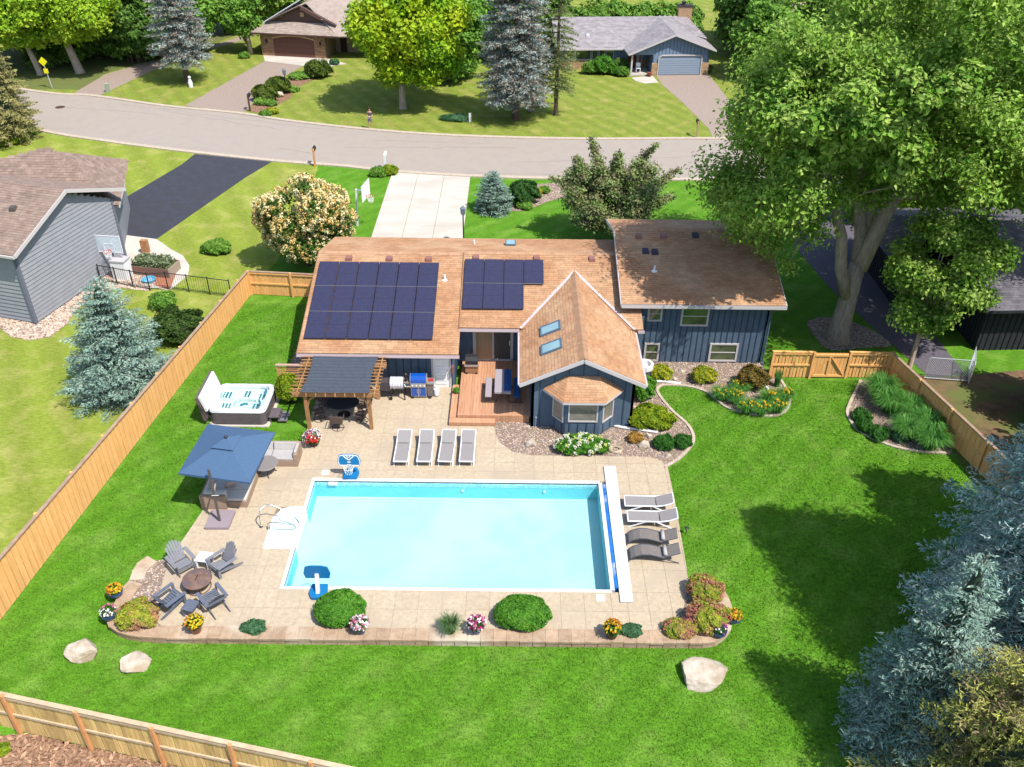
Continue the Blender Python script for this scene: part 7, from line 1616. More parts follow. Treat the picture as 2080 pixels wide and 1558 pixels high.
conifer('blue spruce standing left of the cedar fence in the neighbour\'s yard', (-18.35, 34.6), 5.75, 2.8, L_blue, p=.72, zc=.25, whorl=.36, nb=13, dens=1.25, size=.075, seed=2, droop=.1, core=.5, cull=lambda C: C[:, 0] < -17.95 + (C[:, 1] - 16.6) * .1168 - .15)
conifer('tall silvery blue spruce on the lawn corner by the footpath', (-31.3, 86.0), 13, 2.9, L_blue3, p=.45, zc=2.2, whorl=.4, nb=12, dens=.9, size=.12, seed=3, gaps=.12, tr=.3)
conifer('tall blue-grey spruce in the middle of the far lawn', (.05, 75.8), 16, 3.3, L_blue3, p=.4, zc=1.9, whorl=.38, nb=13, dens=.9, size=.12, seed=4, gaps=.12, tr=.35)
conifer('slim green spruce right of the tall blue-grey one', (3.55, 77.2), 14, 1.9, L_green, p=.35, zc=2.4, whorl=.5, nb=9, dens=.9, size=.11, seed=5, gaps=.18, tr=.2, droop=.35)
conifer('small dense blue spruce cone beside the pale driveway', (-1.4, 56.2), 2.75, 1.5, L_blue, p=.75, zc=.12, whorl=.15, nb=16, dens=1.1, size=.06, core=.75, seed=6, droop=.05)
conifer('brownish green arborvitae cut off by the left edge beside the street', (-41.3, 69.3), 10.2, 3.6, L_olive, p=.55, zc=.6, whorl=.33, nb=15, dens=1.0, size=.12, core=.7, seed=7, gaps=.02)
onscreen = lambda C: (lambda u, v: (u > 1500) & (u < 2300) & (v > 500) & (v < 1800))(*( (lambda d: (1040 + FPX * (d @ _r) / (d @ _fw), 779 - FPX * (d @ _u) / (d @ _fw)))(C - np.array([0, 0, CAM_H])) ))
conifer('huge blue spruce at the right edge throwing a pointed shadow on the lawn', (18.5, 18.5), 18.9, 6.7, L_blue2, p=.86, zc=.3, whorl=.36, nb=26, dens=.85, size=.07, seed=8, tr=.3, z0=-.1, droop=.12, jit=.2, core=.66, cull=onscreen)
conifer('grey-green spruce in the bottom right, in front of the huge blue one', (12.0, 16.1), 8.2, 2.25, L_blue, p=.8, zc=.3, whorl=.33, nb=14, dens=1.2, size=.06, core=.42, seed=9, z0=-.2, gaps=.1, droop=.1)
conifer('yellow-green feathery conifer with bare twigs in the bottom right corner', (13.6, 13.7), 7.4, 3.7, L_gold, p=.55, zc=.4, whorl=.34, nb=14, dens=1.1, size=.06, core=.4, seed=10, z0=-.3, gaps=.15, name='conifer_tree', jit=.3, twist=.8)
# elm
elm_poly = [(1500, 545), (1500, 500), (1425, 410), (1440, 330), (1490, 290), (1466, 200), (1485, 110), (1560, 60), (1600, -60), (1700, -320), (2300, -400), (2560, 0), (2480, 420), (2280, 470), (2080, 460), (1960, 420), (1850, 430), (1800, 440), (1742, 455), (1690, 430), (1650, 500), (1610, 560), (1550, 520)]
g = np.random.default_rng(21); cl = []
while len(cl) < 250:
    d = unit(g.normal(size=3)) * (g.uniform() ** .45); p = np.array([20.4, 40.8, 11.2]) + d * [12.0, 9.6, 8.6]; r_ = g.uniform(1.0, 1.9)
    if p[0] < 14.2 and 35.5 < p[1] < 47 and p[2] < 6.4: continue
    if p[2] < 3.4: continue
    u, v = proj(p); ok = all(inpoly(u + du, v + dv, elm_poly) for du, dv in ((-28, 0), (20, 0), (0, 22), (0, -20)))
    if ok: cl.append((*p, r_))
cl2 = []
for _ in range(78):  # extra leaf clumps added sunward so their shade falls on the tall wing roof
    X_, Y_, t_ = g.uniform(6.2, 12.6), g.uniform(37.5, 43.5), g.uniform(6.5, 10.5); p = (X_ + .48 * t_, Y_ - .42 * t_, 4.5 + t_); u, v = proj(p)
    if inpoly(u - 10, v, elm_poly): cl2.append((*p, g.uniform(.45, .85)))
for _ in range(60):
    u, v = g.uniform(1600, 2060), g.uniform(60, 420)
    if inpoly(u, v, elm_poly) and not (1660 < u < 1830 and v > 395): cl.append((*onY(u, v, g.uniform(36.5, 39.5)), g.uniform(.8, 1.3)))
for u, v, Y, r_ in ((1470, 400, 42, 1.0), (1500, 470, 40.0, .9), (1560, 500, 39.2, .95), (1600, 540, 38.6, .7), (1445, 395, 43.5, .6), (1490, 430, 41, .9), (1535, 455, 40, 1.0), (1580, 460, 39.5, 1.0)): cl.append((*onY(u, v, Y), r_))
E_ = thing('elm_tree', 'giant spreading tree with a forked pale trunk beside the blue house', 'tree', (17.0, 39.9, 0))
b = MB()
tp = lambda u, v, Y: onY(u, v, Y)
b.tube([(17.0, 39.9, -.1), (17.0, 39.9, .25), tp(1716, 630, 40), tp(1728, 590, 40.1), tp(1742, 535, 40.3)], [.8, .58, .47, .43, .38], 14)
b.tube([tp(1722, 610, 40), tp(1708, 545, 39.9), tp(1710, 480, 39.8), tp(1694, 420, 40), tp(1680, 330, 41), tp(1640, 220, 42)], [.34, .3, .27, .24, .18, .08], 9)
b.tube([tp(1738, 560, 40.3), tp(1748, 480, 41), tp(1745, 400, 41.5), tp(1755, 280, 42), tp(1740, 120, 43)], [.4, .3, .26, .18, .07], 9)
b.tube([tp(1745, 545, 40.3), tp(1782, 470, 40.4), tp(1815, 405, 40.6), tp(1880, 330, 41.5), tp(1950, 260, 43), tp(2030, 190, 45)], [.42, .36, .33, .27, .2, .1], 10)
b.tube([tp(1755, 500, 40.8), tp(1765, 440, 41.5), tp(1800, 330, 43), tp(1860, 150, 44)], [.25, .22, .16, .06], 8)
forks = [Vector(tp(1694, 420, 40)), Vector(tp(1680, 330, 41)), Vector(tp(1745, 400, 41.5)), Vector(tp(1755, 280, 42)), Vector(tp(1815, 405, 40.6)), Vector(tp(1880, 330, 41.5)), Vector(tp(1950, 260, 43)), Vector(tp(1800, 330, 43))]
for c in cl[::2]:
    c = Vector(c[:3]); f = min(forks, key=lambda q: (q - c).length + (3 if q.z > c.z else 0));
    if (f - c).length > 6: continue
    m_ = f.lerp(c, .55) + Vector((g.normal(), g.normal(), abs(g.normal()) * 1.2)) * .35; b.tube([f, m_, c], [.12, .07, .02], 5, cap=False)
for c in cl2[::4]: c = Vector(c[:3]); f = Vector(tp(1680, 330, 41)); b.tube([f, f.lerp(c, .5) + Vector((0, 0, .6)), c], [.1, .06, .02], 5, cap=False)
b.build('trunk', M_bark, E_, w=True, sm=True)
v, q = merge([crown_leaves(cl, 270000, .112, .5, shell=.05, aspect=1.9), crown_leaves(cl2, 44000, .16, .9, shell=.05, aspect=1.7)]); npobj('crown', v, q, L_elm, E_)
# other broadleaf trees
tree('bright green young tree between the slanting fence and the dark house', (19.5, 36.6), ellipsoid_clumps((20.1, 37.2, 5.0), (2.7, 2.3, 3.1), 34, (.6, 1.0), 22, zmin=2.0), 30000, .13, L_elm, .13, 2.6)
cr = ellipsoid_clumps((6.1, 51.8, 2.9), (3.5, 2.8, 2.2), 90, (.4, .8), 23, shell=.4, zmin=.8)
for (x0, z0_, x1, z1) in ((5.2, 4.6, 4.6, 6.5), (7.2, 4.5, 8.4, 6.2), (8.2, 3.6, 10.0, 4.6), (3.8, 3.6, 2.3, 4.0), (6.2, 4.6, 6.3, 5.7), (8.4, 2.6, 9.9, 2.9), (4.2, 4.4, 3.7, 5.4)):
    for k in range(7): cr.append((x0 + (x1 - x0) * k / 6, 51.8 + rng.normal() * .2, z0_ + (z1 - z0_) * k / 6, .55 - .05 * k))
tree('olive crabapple tree with an uneven spiky top in front of the tall wing', (6.6, 52.2), cr, 42000, .11, L_crab, .16, 1.2, M_bark2, limbs=40)
lc = ellipsoid_clumps((-12.1, 47.9, 3.0), (3.2, 2.6, 2.5), 52, (.6, .95), 24, zmin=.7)
lt = tree('round tree covered in cream and buff flower heads left of the garage roof', (-12.2, 47.8), lc, 26000, .11, L_lil, .14, 1.2, M_bark2, name='flowering_tree')
g2 = np.random.default_rng(5); fl = []; c_ = np.array([-12.1, 47.9, 2.85])
for k in range(3000):
    d = unit(g2.normal(size=3)); d[2] = abs(d[2]) * 1.0 - .35 * (g2.uniform() < .4); p = None
    ci = lc[g2.integers(len(lc))]; q0 = np.array(ci[:3]) + unit(d + g2.normal(size=3) * .5) * ci[3] * [1, 1, .85]
    if (q0 - c_) @ unit(d) < .5: continue
    fl.append(q0)
fl = np.array(fl); 
def panicles(pts, g, n=16, r_=.15, size=.085):
    k = len(pts); d = unit(g.normal(size=(k, n, 3))); p = pts[:, None] + d * r_ * g.uniform(.4, 1, (k, n, 1)) * [1, 1, 1.3]; return leaf_mesh(p.reshape(-1, 3), d.reshape(-1, 3) + [0, 0, .4], size, 1.2, g)
h_ = len(fl) // 2
v, q = panicles(fl[:h_], g2); npobj('cream_flowers', v, q, mat('petal_cream2', (.74, .67, .40), (.68, .56, .28), scale=2, vary=.1, trans=.2), lt); v, q = panicles(fl[h_:], g2); npobj('buff_flowers', v, q, mat('petal_buff', (.62, .44, .16), (.52, .34, .10), scale=2, vary=.15, trans=.2), lt)
tree('big round yellow-green maple on the far lawn', (-9.93, 78.6), ellipsoid_clumps((-9.0, 78.9, 6.9), (4.9, 4.6, 4.9), 90, (1.0, 1.6), 25, zmin=2.6), 60000, .24, L_maple, .3, 2.4)
tree('lime green tree with a pale leaning trunk, nearest the footpath', (-42.8, 89.0), ellipsoid_clumps((-42.6, 88.0, 6.3), (4.4, 3.4, 2.9), 60, (.8, 1.4), 26, zmin=3.4), 36000, .24, L_lime, .4, 3.2, name='shade_tree', lean=(-.6, 0))
tree('lime green tree behind the yellow crossing sign', (-46.3, 88.2), ellipsoid_clumps((-47.0, 87.6, 5.3), (2.9, 2.6, 2.4), 36, (.8, 1.3), 27, zmin=3.0), 22000, .24, L_lime, .3, 3.0, name='shade_tree', lean=(-.6, 0))
tree('lime green tree left of the crossing sign with a thick grey trunk', (-49.6, 87.5), ellipsoid_clumps((-50.6, 87.6, 5.4), (2.8, 2.6, 2.2), 30, (.8, 1.3), 28, zmin=3.2), 18000, .24, L_lime, .45, 3.0, name='shade_tree')
tree('round blue-green tree at the left corner of the brick house', (-28.2, 97.2), ellipsoid_clumps((-28.4, 97.6, 4.0), (2.1, 2.0, 2.9), 30, (.6, 1.0), 29, zmin=1.0), 15000, .2, L_mid, .18, 1.0)
x, y, _ = G(511, 111); b = MB(); b.tube([(x, y, 0), (x - .1, y, 1.6), (x - .35, y, 3.0)], [.24, .2, .16], 9); tag(b.build('dead_trunk', M_bark, sm=True), 'bare pale snag trunk at the left corner of the brick house', 'tree trunk')
# background wood: named trees behind the lime ones and around the houses
bgm = {}
def bgtree(label, x, y, h, r, kind, seed, name='background_tree'):
    lm = (L_dark, L_mid, L_elm, L_lime, L_maple)[kind]; key = (kind, seed % 3)
    if key not in bgm:
        bgm[key] = tree('proto', (0, 0), ellipsoid_clumps((0, 0, 5.0), (3.6, 3.4, 4.8), 80, (.9, 1.5), seed + 60, zmin=.5), 24000, .3, lm, .3, 3, M_bark2, name=name, group='trees of the wood behind the houses'); t = bgm[key]
    else: t = copy_tree(bgm[key]); t.name = name
    t.location = (x, y, 0); t.rotation_euler = (0, 0, seed * 1.3); t.scale = (r / 4.2, r / 4.2, h / 11.5); t['label'] = label; return t
BT = [(-49, 94, 11, 4.8, 0, 'dark tree right behind the thick grey trunk'), (-43.5, 95, 11, 4.8, 0, 'dark tree right behind the lime trees'), (-38.5, 93.5, 10, 4.0, 0, 'shaded tree between the lime trees and the silvery spruce'), (-34.5, 96, 11, 4.2, 1, 'tree filling the gap left of the silvery blue spruce'), (27.5, 25.5, 12, 4.4, 1, 'tree outside the right edge shading the dirt yard'), (21.8, 22.9, 15.5, 2.3, 1, 'slender tree outside the right edge dappling the lawn by the fence'), (25.5, 33, 7, 2.4, 1, 'small tree outside the right edge by the dark house'), (-58, 97, 15, 5, 0, 'dark tree behind the arborvitae at the far left edge'), (-52, 99, 16, 5, 0, 'dark tree filling the gap left above the lime trees'), (-46, 101, 17, 5, 1, 'tall mid-green tree rising above the middle lime tree'), (-40.5, 98, 16, 4.4, 0, 'dark shaded tree right of the lime trees'), (-36.5, 101, 17, 4.6, 0, 'very dark tree left of the silvery blue spruce'), (-33, 106, 16, 4.5, 0, 'dark tree just behind the silvery blue spruce'), (-28, 110, 15, 4.6, 2, 'brighter green tree right of the silvery blue spruce at the top edge'), (-22, 116, 14, 4.6, 0, 'dark tree behind the ladder on the brick house roof'), (-33, 118, 15, 5, 1, 'tree at the top edge above the footpath'), (-64, 90, 13, 5, 1, 'green tree outside the left corner of the street'),
      (-6.5, 88, 9.5, 4.2, 1, 'green tree behind the right side of the yellow-green maple'), (-3, 97, 11, 4.3, 1, 'tree between the maple and the tall blue-grey spruce'), (-12, 112, 12, 5, 1, 'tree behind the maple at the top edge'), (2, 106, 9, 4.3, 0, 'dark tree behind the tall blue-grey spruce'),
      (24.5, 98, 14, 4.6, 0, 'dark tree right of the pale grey house chimney'), (24.3, 90, 8.5, 3.6, 1, 'rounded tree at the right wall of the pale grey house'), (33, 96, 14, 5, 1, 'green tree behind the elm crown'), (41, 98, 14, 5.5, 2, 'large green tree at the top right behind the elm'), (31, 74, 10, 4.6, 2, 'green tree across the street behind the elm'), (40, 72, 12, 5, 1, 'tree across the street near the right edge'), (34, 54, 11, 4.8, 2, 'leafy tree behind the dark house near the right edge'), (29.5, 57, 10, 4.2, 2, 'leafy tree between the elm and the dark house roof'), (24.5, 55.5, 6.5, 3.2, 3, 'low yellowish tree under the elm by the dark driveway'), (48, 60, 13, 5.5, 1, 'tree at the right edge behind the dark house')]
for i, (x, y, h, r_, k, lb) in enumerate(BT): bgtree(lb, x, y, h, r_, k, i)
# shrubs
def shrub(label, px, rx, ry, h, n, size, lm, name='shrub', z=0.0, group=None, flowers=None, core=True, shell=.7, wob=.18, aspect=1.5, xy=None, seed=None, spray=0):
    x, y = xy if xy else G(*px, z)[:2]; t = thing(name, label, 'shrub', (x, y, z), 0, group); g = np.random.default_rng(seed or int(abs(x * 91 + y * 37)) + 1)
    if core: b = MB(); b.sphere((0, 0, h * .42), rx * .78, ry * .78, h * .44, 14, 9, .05, 3); b.build('dark_core', M_core, t)  # added solid dark ball, keeps the shrub from being seen through
    ph = g.uniform(0, 6, 6)
    d = unit(g.normal(size=(n, 3))); d[:, 2] = np.where(d[:, 2] < -.35, -d[:, 2], d[:, 2]); az = np.arctan2(d[:, 1], d[:, 0]); w = 1 + wob * (np.sin(az * 3 + ph[0]) * .5 + np.sin(az * 5 + ph[1] + d[:, 2] * 4) * .5 + np.sin(az * 9 + d[:, 2] * 9 + ph[2]) * .35)
    r_ = (shell + (1 - shell) * g.uniform(0, 1, n) ** .6) * w; p = d * r_[:, None] * [rx, ry, h * .56] + [0, 0, h * .44]; p[:, 2] = np.maximum(p[:, 2], .02)
    ax = None if not spray else d * .8 + [0, 0, spray] + g.normal(size=(n, 3)) * .3
    v, q = leaf_mesh(p + [x, y, z], d + [0, 0, .5] + g.normal(size=(n, 3)) * .55, size, aspect, g, axis=ax); npobj('foliage', v, q, lm, t)
    if flowers:
        fm, k, fs, m_ = flowers; d = unit(g.normal(size=(k, 3)) + [0, -.3, .6]); p = d * [rx, ry, h * .56] * 1.02 + [0, 0, h * .44]; v, q = panicles(p + [x, y, z], g, m_, fs, fs * .55); npobj('flowers', v, q, fm, t)
    return t
shrub('round clipped green shrub on the terrace, left of the ornamental grass', (693, 1250), .9, .78, .8, 11000, .06, L_box, wob=.06)
shrub('wide clipped green shrub on the terrace, right of the ornamental grass', (1061, 1258), 1.0, .74, .76, 11000, .06, L_box, wob=.06)
L_lowj = leafmat('low_juniper', P(110, 160, 110), P(60, 110, 66), scale=4)
shrub('low blue-green juniper by the wall right of the yellow-flower pot', (517, 1280), .42, .3, .35, 2200, .05, L_lowj); shrub('low blue-green juniper right of the dark flower pot', (1280, 1286), .42, .28, .3, 2000, .05, L_lowj)
gs = 'gold and pink spirea shrubs at the ends of the terrace'
M_pinkf = mat('petal_dusty_pink', P(226, 130, 130), vary=.2)
shrub('gold-green shrub with pink tints at the left end of the wall', (284, 1262), .7, .6, .75, 5200, .065, L_spir, flowers=(M_pinkf, 40, .05, 8))
shrub('upper gold and pink shrub at the right end of the wall', (1430, 1212), .64, .62, .8, 4800, .065, L_spir, group=gs, flowers=(M_pinkf, 110, .05, 8)); shrub('middle gold and pink shrub at the right end of the wall', (1436, 1268), .72, .62, .85, 5200, .065, L_spir, group=gs, flowers=(M_pinkf, 130, .05, 8)); shrub('low gold and pink shrub nearest the near wall corner', (1382, 1286), .62, .38, .5, 3400, .06, L_spir, group=gs, flowers=(M_pinkf, 80, .05, 8))
shrub('wide golden juniper right of the sunroom', (1322, 862), 1.0, .72, .85, 8000, .07, L_jun, spray=.7, aspect=2.6)
shrub('upright dark green shrub against the right sunroom wall', (1306, 806), .55, .6, 1.1, 4200, .07, L_box)
shrub('yellow-green shrub below the small lower window', (1342, 768), .55, .45, .7, 3200, .07, L_yel); shrub('yellow-green shrub in the bed left of the barberry', (1428, 774), .6, .48, .75, 3600, .07, L_yel)
shrub('bronze barberry at the left end of the cedar fence', (1525, 786), .75, .65, 1.1, 5000, .06, L_barb); shrub('small orange shrub in the pebble bed', (1290, 896), .36, .3, .42, 1600, .055, L_oran)
L_mound = leafmat('green_mound', P(84, 150, 50), P(46, 104, 30), scale=4)
shrub('left green mound plant at the bend of the pebble bed', (1348, 908), .46, .4, .55, 2800, .05, L_mound, spray=1.2, aspect=3.2); shrub('right green mound plant at the bend of the pebble bed', (1385, 906), .4, .36, .55, 2400, .05, L_mound, spray=1.2, aspect=3.2)
hy = shrub('hydrangea covered in round white flower heads under the bay window', (1180, 915), 1.15, .5, .7, 5200, .1, leafmat('hydrangea', P(110, 180, 50), P(70, 140, 30), scale=4)); g = np.random.default_rng(3); k = 62; d = unit(g.normal(size=(k, 3)) + [0, -.35, .75]); x, y, _ = G(1180, 915); p = d * [1.15, .5, .4] * 1.0 + [x, y, .34]; v, q = panicles(p[:38], g, 26, .1, .07); npobj('white_flower_heads', v, q, mat('petal_hydrangea', P(240, 242, 214), vary=.08, trans=.15), hy); v, q = panicles(p[38:], g, 26, .1, .07); npobj('green_flower_heads', v, q, mat('petal_green', P(206, 222, 120), vary=.1, trans=.15), hy)
shrub('yellow-leaved vine shrub growing on the brown trellis', None, .6, .35, 1.5, 5200, .08, L_jun, xy=(-10.3, 33.6)); shrub('dark spreading shrub left of the cedar fence behind the blue spruce', (368, 686), 1.5, 1.3, 1.5, 9000, .08, leafmat('dark_juniper', P(100, 130, 50), P(50, 84, 30), scale=2.5), wob=.25, shell=.6)
shrub('dark shrub behind the spreading shrub near the black fence', (335, 625), .7, .7, .9, 3000, .08, L_mid); shrub('round leafy green shrub alone on the dry lawn left of the flowering tree', (443, 512), .85, .7, .75, 3600, .11, L_mid)
shrub('dark green upright juniper beside the small blue spruce', (1062, 412), 1.1, 1.0, 1.5, 6500, .09, leafmat('dark_yew', P(90, 140, 60), P(40, 90, 30), scale=3), spray=1.0, aspect=2.6); shrub('small green mound in front of the island bed', (1067, 424), .55, .4, .5, 1800, .07, L_mid)
shrub('yellow flowering plant in the front island bed', (1092, 394), .35, .3, .45, 900, .08, L_yel, core=False, flowers=(FM['yellow'], 40, .06, 8)); shrub('green plant beside the yellow flowers in the island bed', (1106, 392), .4, .35, .5, 1200, .08, L_mid)
shrub('grassy green clump left of the white mailbox', (768, 357), .6, .5, .6, 1800, .08, L_mid, spray=1.2, aspect=3.0); shrub('grassy green clump right of the white mailbox', (793, 354), .55, .5, .65, 1800, .08, L_jun, spray=1.2, aspect=3.0)
h1 = 'clipped olive shrubs along the brick house driveway'; L_ol = leafmat('olive_yew', P(130, 150, 50), P(70, 100, 30), scale=1.5)
for px, rx, ry, h, lb in (((541, 205), 1.15, 1.0, 1.4, 'front clipped shrub by the brick house mailbox'), ((567, 188), 1.15, 1.0, 1.4, 'clipped shrub behind the dark lantern post'), ((647, 157), 1.35, 1.1, 1.6, 'largest clipped shrub nearest the brick house porch')): shrub(lb, px, rx, ry, h, 4200, .12, L_ol, group=h1)
for px, rx, h, lb, lm in (((532, 212), .7, .6, 'low green plant in front of the front clipped shrub', L_mid), ((550, 214), .6, .5, 'low plant beside the red yard board', L_mid), ((607, 160), 1.0, .6, 'low plants between the clipped shrubs', L_mid), ((625, 158), .7, .6, 'leafy low plant left of the largest clipped shrub', L_box), ((540, 235), .5, .45, 'round green tuft on the mulch by the kerb', L_mid), ((552, 231), .6, .5, 'yellow flowering tuft on the mulch by the kerb', L_yel), ((497, 118), .6, .6, 'small shrub at the foot of the pale snag', L_mid), ((680, 131), .5, .5, 'small blue-green shrub by the brick house steps', L_lowj), ((590, 186), .8, .5, 'low shrub behind the lantern post', L_mid)): shrub(lb, px, rx, rx * .8, h, 1200, .11, lm, core=False)
for px, rx, h, lb, lm in (((1224, 150), 1.15, 1.7, 'large rounded bright shrub in front of the pale grey house', L_box), ((1200, 150), .9, 1.2, 'dark shrub left of the large rounded shrub', L_mid), ((1247, 152), .6, .8, 'small round shrub right of the large rounded shrub', L_box), ((1263, 155), .7, .9, 'small round shrub nearest the porch post', L_mid), ((1258, 144), 1.0, 1.2, 'dark bush under the pale house windows', L_dark), ((1434, 148), .6, .8, 'dark potted bush at the right garage corner', L_dark)): shrub(lb, px, rx, rx * .8, h, 2200, .12, lm)
shrub('pale grey-green ground cover mound on the far lawn by the maple', (925, 243), 1.3, .8, .4, 2200, .1, L_lowj, core=False)
shrub('bright hosta at the foot of the arborvitae', (14, 292), 1.1, .8, .55, 1500, .2, L_jun, core=False); shrub('green hosta clump right of the arborvitae', (52, 276), .9, .8, .7, 1500, .18, L_mid, core=False); shrub('small hosta left of the green clump', (40, 288), .5, .5, .4, 600, .16, L_jun, core=False)
# hedge and bushes behind the pale house and along the wood
for i, (x, y, r_, h, lb) in enumerate([(6, 104, 3.2, 3.4, 'leftmost bush of the row behind the pale grey house'), (10.5, 106, 3.2, 3.8, 'second bush of the row behind the pale grey house'), (15, 106, 3.0, 3.6, 'third bush of the row behind the pale grey house'), (19, 108, 2.6, 3.2, 'bush just left of the chimney'), (28, 104, 3.2, 3.6, 'bush right of the chimney in the shade')]): shrub(lb, None, r_, r_ * .8, h, 5200, .26, L_mid, xy=(x, y), core=True, shell=.6, wob=.25)
for i, (u, v, r_, h, lb) in enumerate([(140, 128, 1.8, 1.9, 'undergrowth bush behind the thick grey trunk'), (180, 118, 2.0, 2.0, 'undergrowth bush right of the leaning trunk'), (230, 108, 2.2, 2.0, 'dark undergrowth bush left of the trail posts'), (300, 92, 2.2, 2.2, 'dark undergrowth bush above the footpath'), (245, 118, 1.2, 1.3, 'bright undergrowth bush by the trail posts'), (350, 72, 2.2, 2.2, 'undergrowth bush behind the silvery spruce'), (90, 140, 1.6, 1.6, 'undergrowth bush behind the crossing sign')]): shrub(lb, (u, v), r_, r_ * .8, h, 3200, .2, L_dark if i % 4 else L_mid, shell=.55, wob=.3)
# grasses and daylilies
def grass(label, px, r_, h, n, lm, name='ornamental_grass', flowers=None, z=0.0, wdt=.022, spread=1.0, group=None):
    x, y = G(*px, z)[:2]; t = thing(name, label, 'grass plant', (x, y, z), 0, group); g = np.random.default_rng(int(abs(x * 57 + y * 91)))
    az = g.uniform(0, 2 * PI, n); b0 = r_ * .35 * np.sqrt(g.uniform(0, 1, n)); out = np.stack([np.cos(az), np.sin(az)], 1); ln = h * g.uniform(.7, 1.15, n); sp_ = r_ * g.uniform(.25, 1.0, n) * spread; w = wdt * g.uniform(.6, 1.3, n); V = []
    sd = np.stack([-out[:, 1], out[:, 0]], 1)
    for s in (0, .4, .75, 1.0):
        rad = b0 + sp_ * s ** 1.7; zz = ln * (math.sin(s * 1.9) / math.sin(1.55) if s < .8 else math.sin(1.9) * .96) ; ww = w * (1 - s * .85)
        c = out * rad[:, None]; a = c - sd * ww[:, None]; b_ = c + sd * ww[:, None]; V.append(np.stack([a[:, 0], a[:, 1], zz], 1)); V.append(np.stack([b_[:, 0], b_[:, 1], zz], 1))
    V = np.stack(V, 1).reshape(-1, 3) + [x, y, z]; f = np.array([(0, 1, 3, 2), (2, 3, 5, 4), (4, 5, 7, 6)]); Q = (f[None] + (np.arange(n) * 8)[:, None, None]).reshape(-1, 4); npobj('blades', V, Q, lm, t)
    if flowers: k = flowers; a = g.uniform(0, 2 * PI, k); p = np.stack([x + np.cos(a) * r_ * .7 * g.uniform(.2, 1, k), y + np.sin(a) * r_ * .7 * g.uniform(.2, 1, k), z + h * g.uniform(.95, 1.15, k)], 1); v, q = panicles(p, g, 9, .045, .06); npobj('flowers', v, q, FM['yellow'], t)
    return t
for px, lb, n in (((1463, 812), 'leftmost daylily clump in the curved bed', 10), ((1492, 818), 'daylily clump right of the leftmost one', 12), ((1515, 838), 'daylily clump at the front edge of the bed', 12), ((1545, 842), 'daylily clump at the front middle of the bed', 14), ((1578, 838), 'daylily clump at the front right of the bed', 14), ((1592, 815), 'rightmost daylily clump in the curved bed', 12), ((1560, 818), 'daylily clump beside the drain pipe', 10), ((1500, 798), 'daylily clump behind the leftmost ones', 8)): grass(lb, px, .55, .55, 420, L_grass, name='daylily', flowers=n, wdt=.018, group='yellow daylilies in the curved bed')
grass('fine upright grass at the right end of the daylily bed', (1577, 785), .35, .8, 360, L_grass, wdt=.01, spread=.6); grass('small ornamental grass between the two clipped shrubs', (915, 1285), .45, .6, 460, leafmat('sage_grass', P(140, 176, 110), P(100, 140, 76), scale=3), wdt=.012)
for px, r_, h, lb in (((1785, 808), .95, .95, 'top clump of tall grass by the slanting fence'), ((1805, 835), .9, .85, 'second clump of tall grass from the top'), ((1845, 850), .9, .9, 'third clump of tall grass from the top'), ((1838, 888), .8, .8, 'middle front clump of tall grass'), ((1880, 880), .9, .9, 'fourth clump of tall grass near the fence'), ((1885, 910), .8, .8, 'lowest clump of tall grass at the end of the bed')): grass(lb, px, r_, h, 900, L_grass, wdt=.02, group='tall grasses along the slanting fence')
for px, r_, lb in (((1748, 852), .42, 'upper small mound in the right-hand bed'), ((1753, 873), .36, 'middle small mound in the right-hand bed'), ((1782, 888), .46, 'lower small mound in the right-hand bed')): shrub(lb, px, r_, r_, .5, 1800, .05, L_mound, spray=1.3, aspect=3.4)
shrub('small bluish mound at the lower end of the right-hand bed', (1825, 892), .42, .4, .4, 1500, .055, L_lowj)
g = np.random.default_rng(9); c = np.stack([g.uniform(-1.1, 1.1, 1500), g.uniform(-.55, .55, 1500), g.uniform(.5, .95, 1500)], 1); M_ = np.array(wm(wp)); c = c @ M_[:3, :3].T + M_[:3, 3]; v, q = leaf_mesh(c, g.normal(size=(1500, 3)) + [0, 0, 1], .09, 2, g); npobj('foliage', v, q, leafmat('sage', P(180, 190, 150), P(120, 140, 90), scale=4), wp)
x, y, _ = G(8, 1526, -.2); shrub('small bright weed on the wood chips in the bottom left corner', None, .22, .2, .25, 300, .07, L_jun, core=False, xy=(x, y), z=-.2)
x, y, _ = G(936, 790); shrub('small potted plant at the top of the deck step', None, .14, .14, .3, 260, .05, L_box, core=False, xy=(-2.6, 34.2), z=.24)

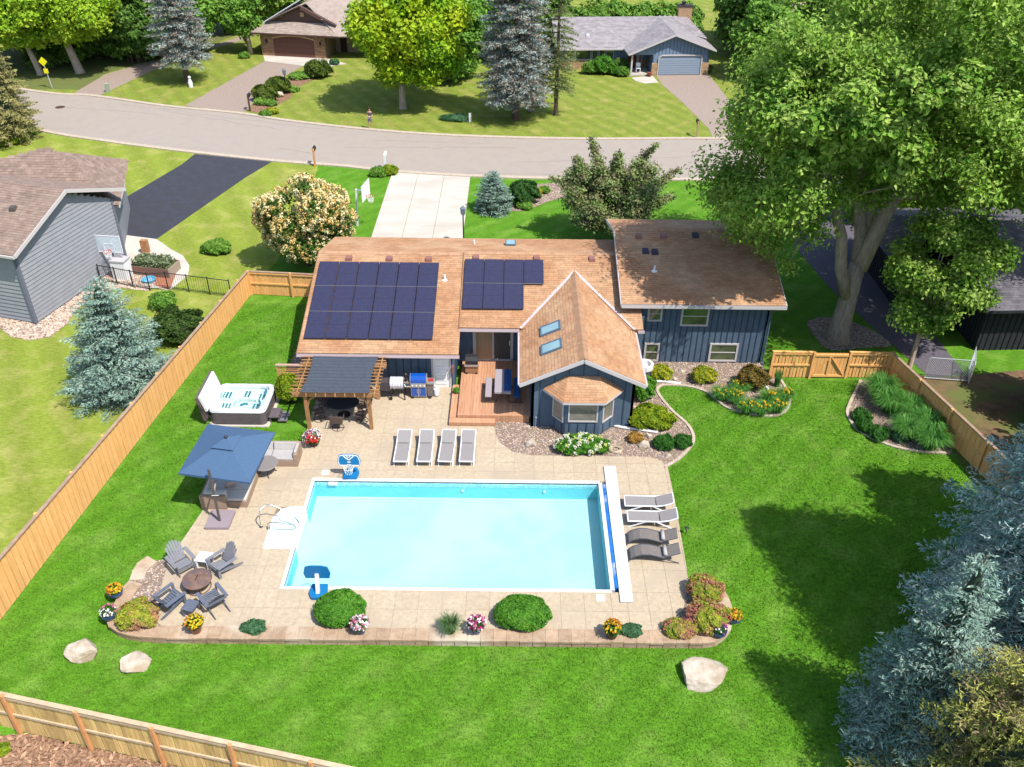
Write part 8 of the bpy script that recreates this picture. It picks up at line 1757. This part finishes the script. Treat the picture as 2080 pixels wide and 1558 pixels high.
# short grass standing on the near lawn
OURS = [(-17.2, 17.4), (-14.9, 42.8), (-11.2, 42.8), (-11.2, 34.6), (-9.6, 34.0)] + [(-9.6, 33.0)] + PAT[1:6] + [WL[0], WL[2], WL[4], WL[6], WL[9], WL[12], WL[15], WL[17], WL[18]] + PAT[-11:-9][::-1] + []
g = np.random.default_rng(77); n = 420000; c = np.stack([g.uniform(-17.6, 20, n), g.uniform(14.8, 43, n)], 1)
k = ~pt_inpoly(c, PAT) & ~pt_inpoly(c, BED) & ~pt_inpoly(c, BED1) & ~pt_inpoly(c, e2 + [(19.3, 30.6), (18.4, 36.2)])
k &= (c[:, 0] > -17.95 + (c[:, 1] - 16.6) * .1168 + .15) & (c[:, 1] > 16.4 - .202 * (c[:, 0] + 14.76)) & ~((c[:, 0] > -10.9) & (c[:, 0] < 5.4) & (c[:, 1] > 31.4)) & (c[:, 0] < 18.4 + (36.2 - c[:, 1]) * .21) & (c[:, 1] < np.where(c[:, 0] > 12, 36, 43.7))
k &= ~pt_inpoly(c, PAT[5:9] + WL[::-1]) & ~pt_inpoly(c, WL) & ~((c[:, 0] > PX0 - 1.5) & (c[:, 0] < PX1 + .5) & (c[:, 1] > PY0) & (c[:, 1] < PY1))
c = c[k]; n = len(c); z = np.where(c[:, 1] < 24, -.2 * (lambda t: t * t * (3 - 2 * t))(np.clip((24 - c[:, 1]) / 3.4, 0, 1)) * (lambda t: t * t * (3 - 2 * t))(np.clip((c[:, 0] + 17.2) / 3.7, 0, 1)), 0.0)
az = g.uniform(0, PI, n); h = g.uniform(.03, .065, n); w = g.uniform(.012, .03, n); lx, ly = g.normal(size=n) * .03, g.normal(size=n) * .03; ca, sa = np.cos(az) * w, np.sin(az) * w
V = np.stack([np.stack([c[:, 0] - ca, c[:, 1] - sa, z - .005], 1), np.stack([c[:, 0] + ca, c[:, 1] + sa, z - .005], 1), np.stack([c[:, 0] + lx, c[:, 1] + ly, z + h], 1)], 1).reshape(-1, 3)
o = npobj('grass_blades', V, np.arange(3 * n).reshape(n, 3), lawn_mat('blade_green', P(122, 176, 52), P(92, 146, 34), P(144, 184, 80), ang=.75, sc=.6, st=.14)); o['kind'] = 'stuff'
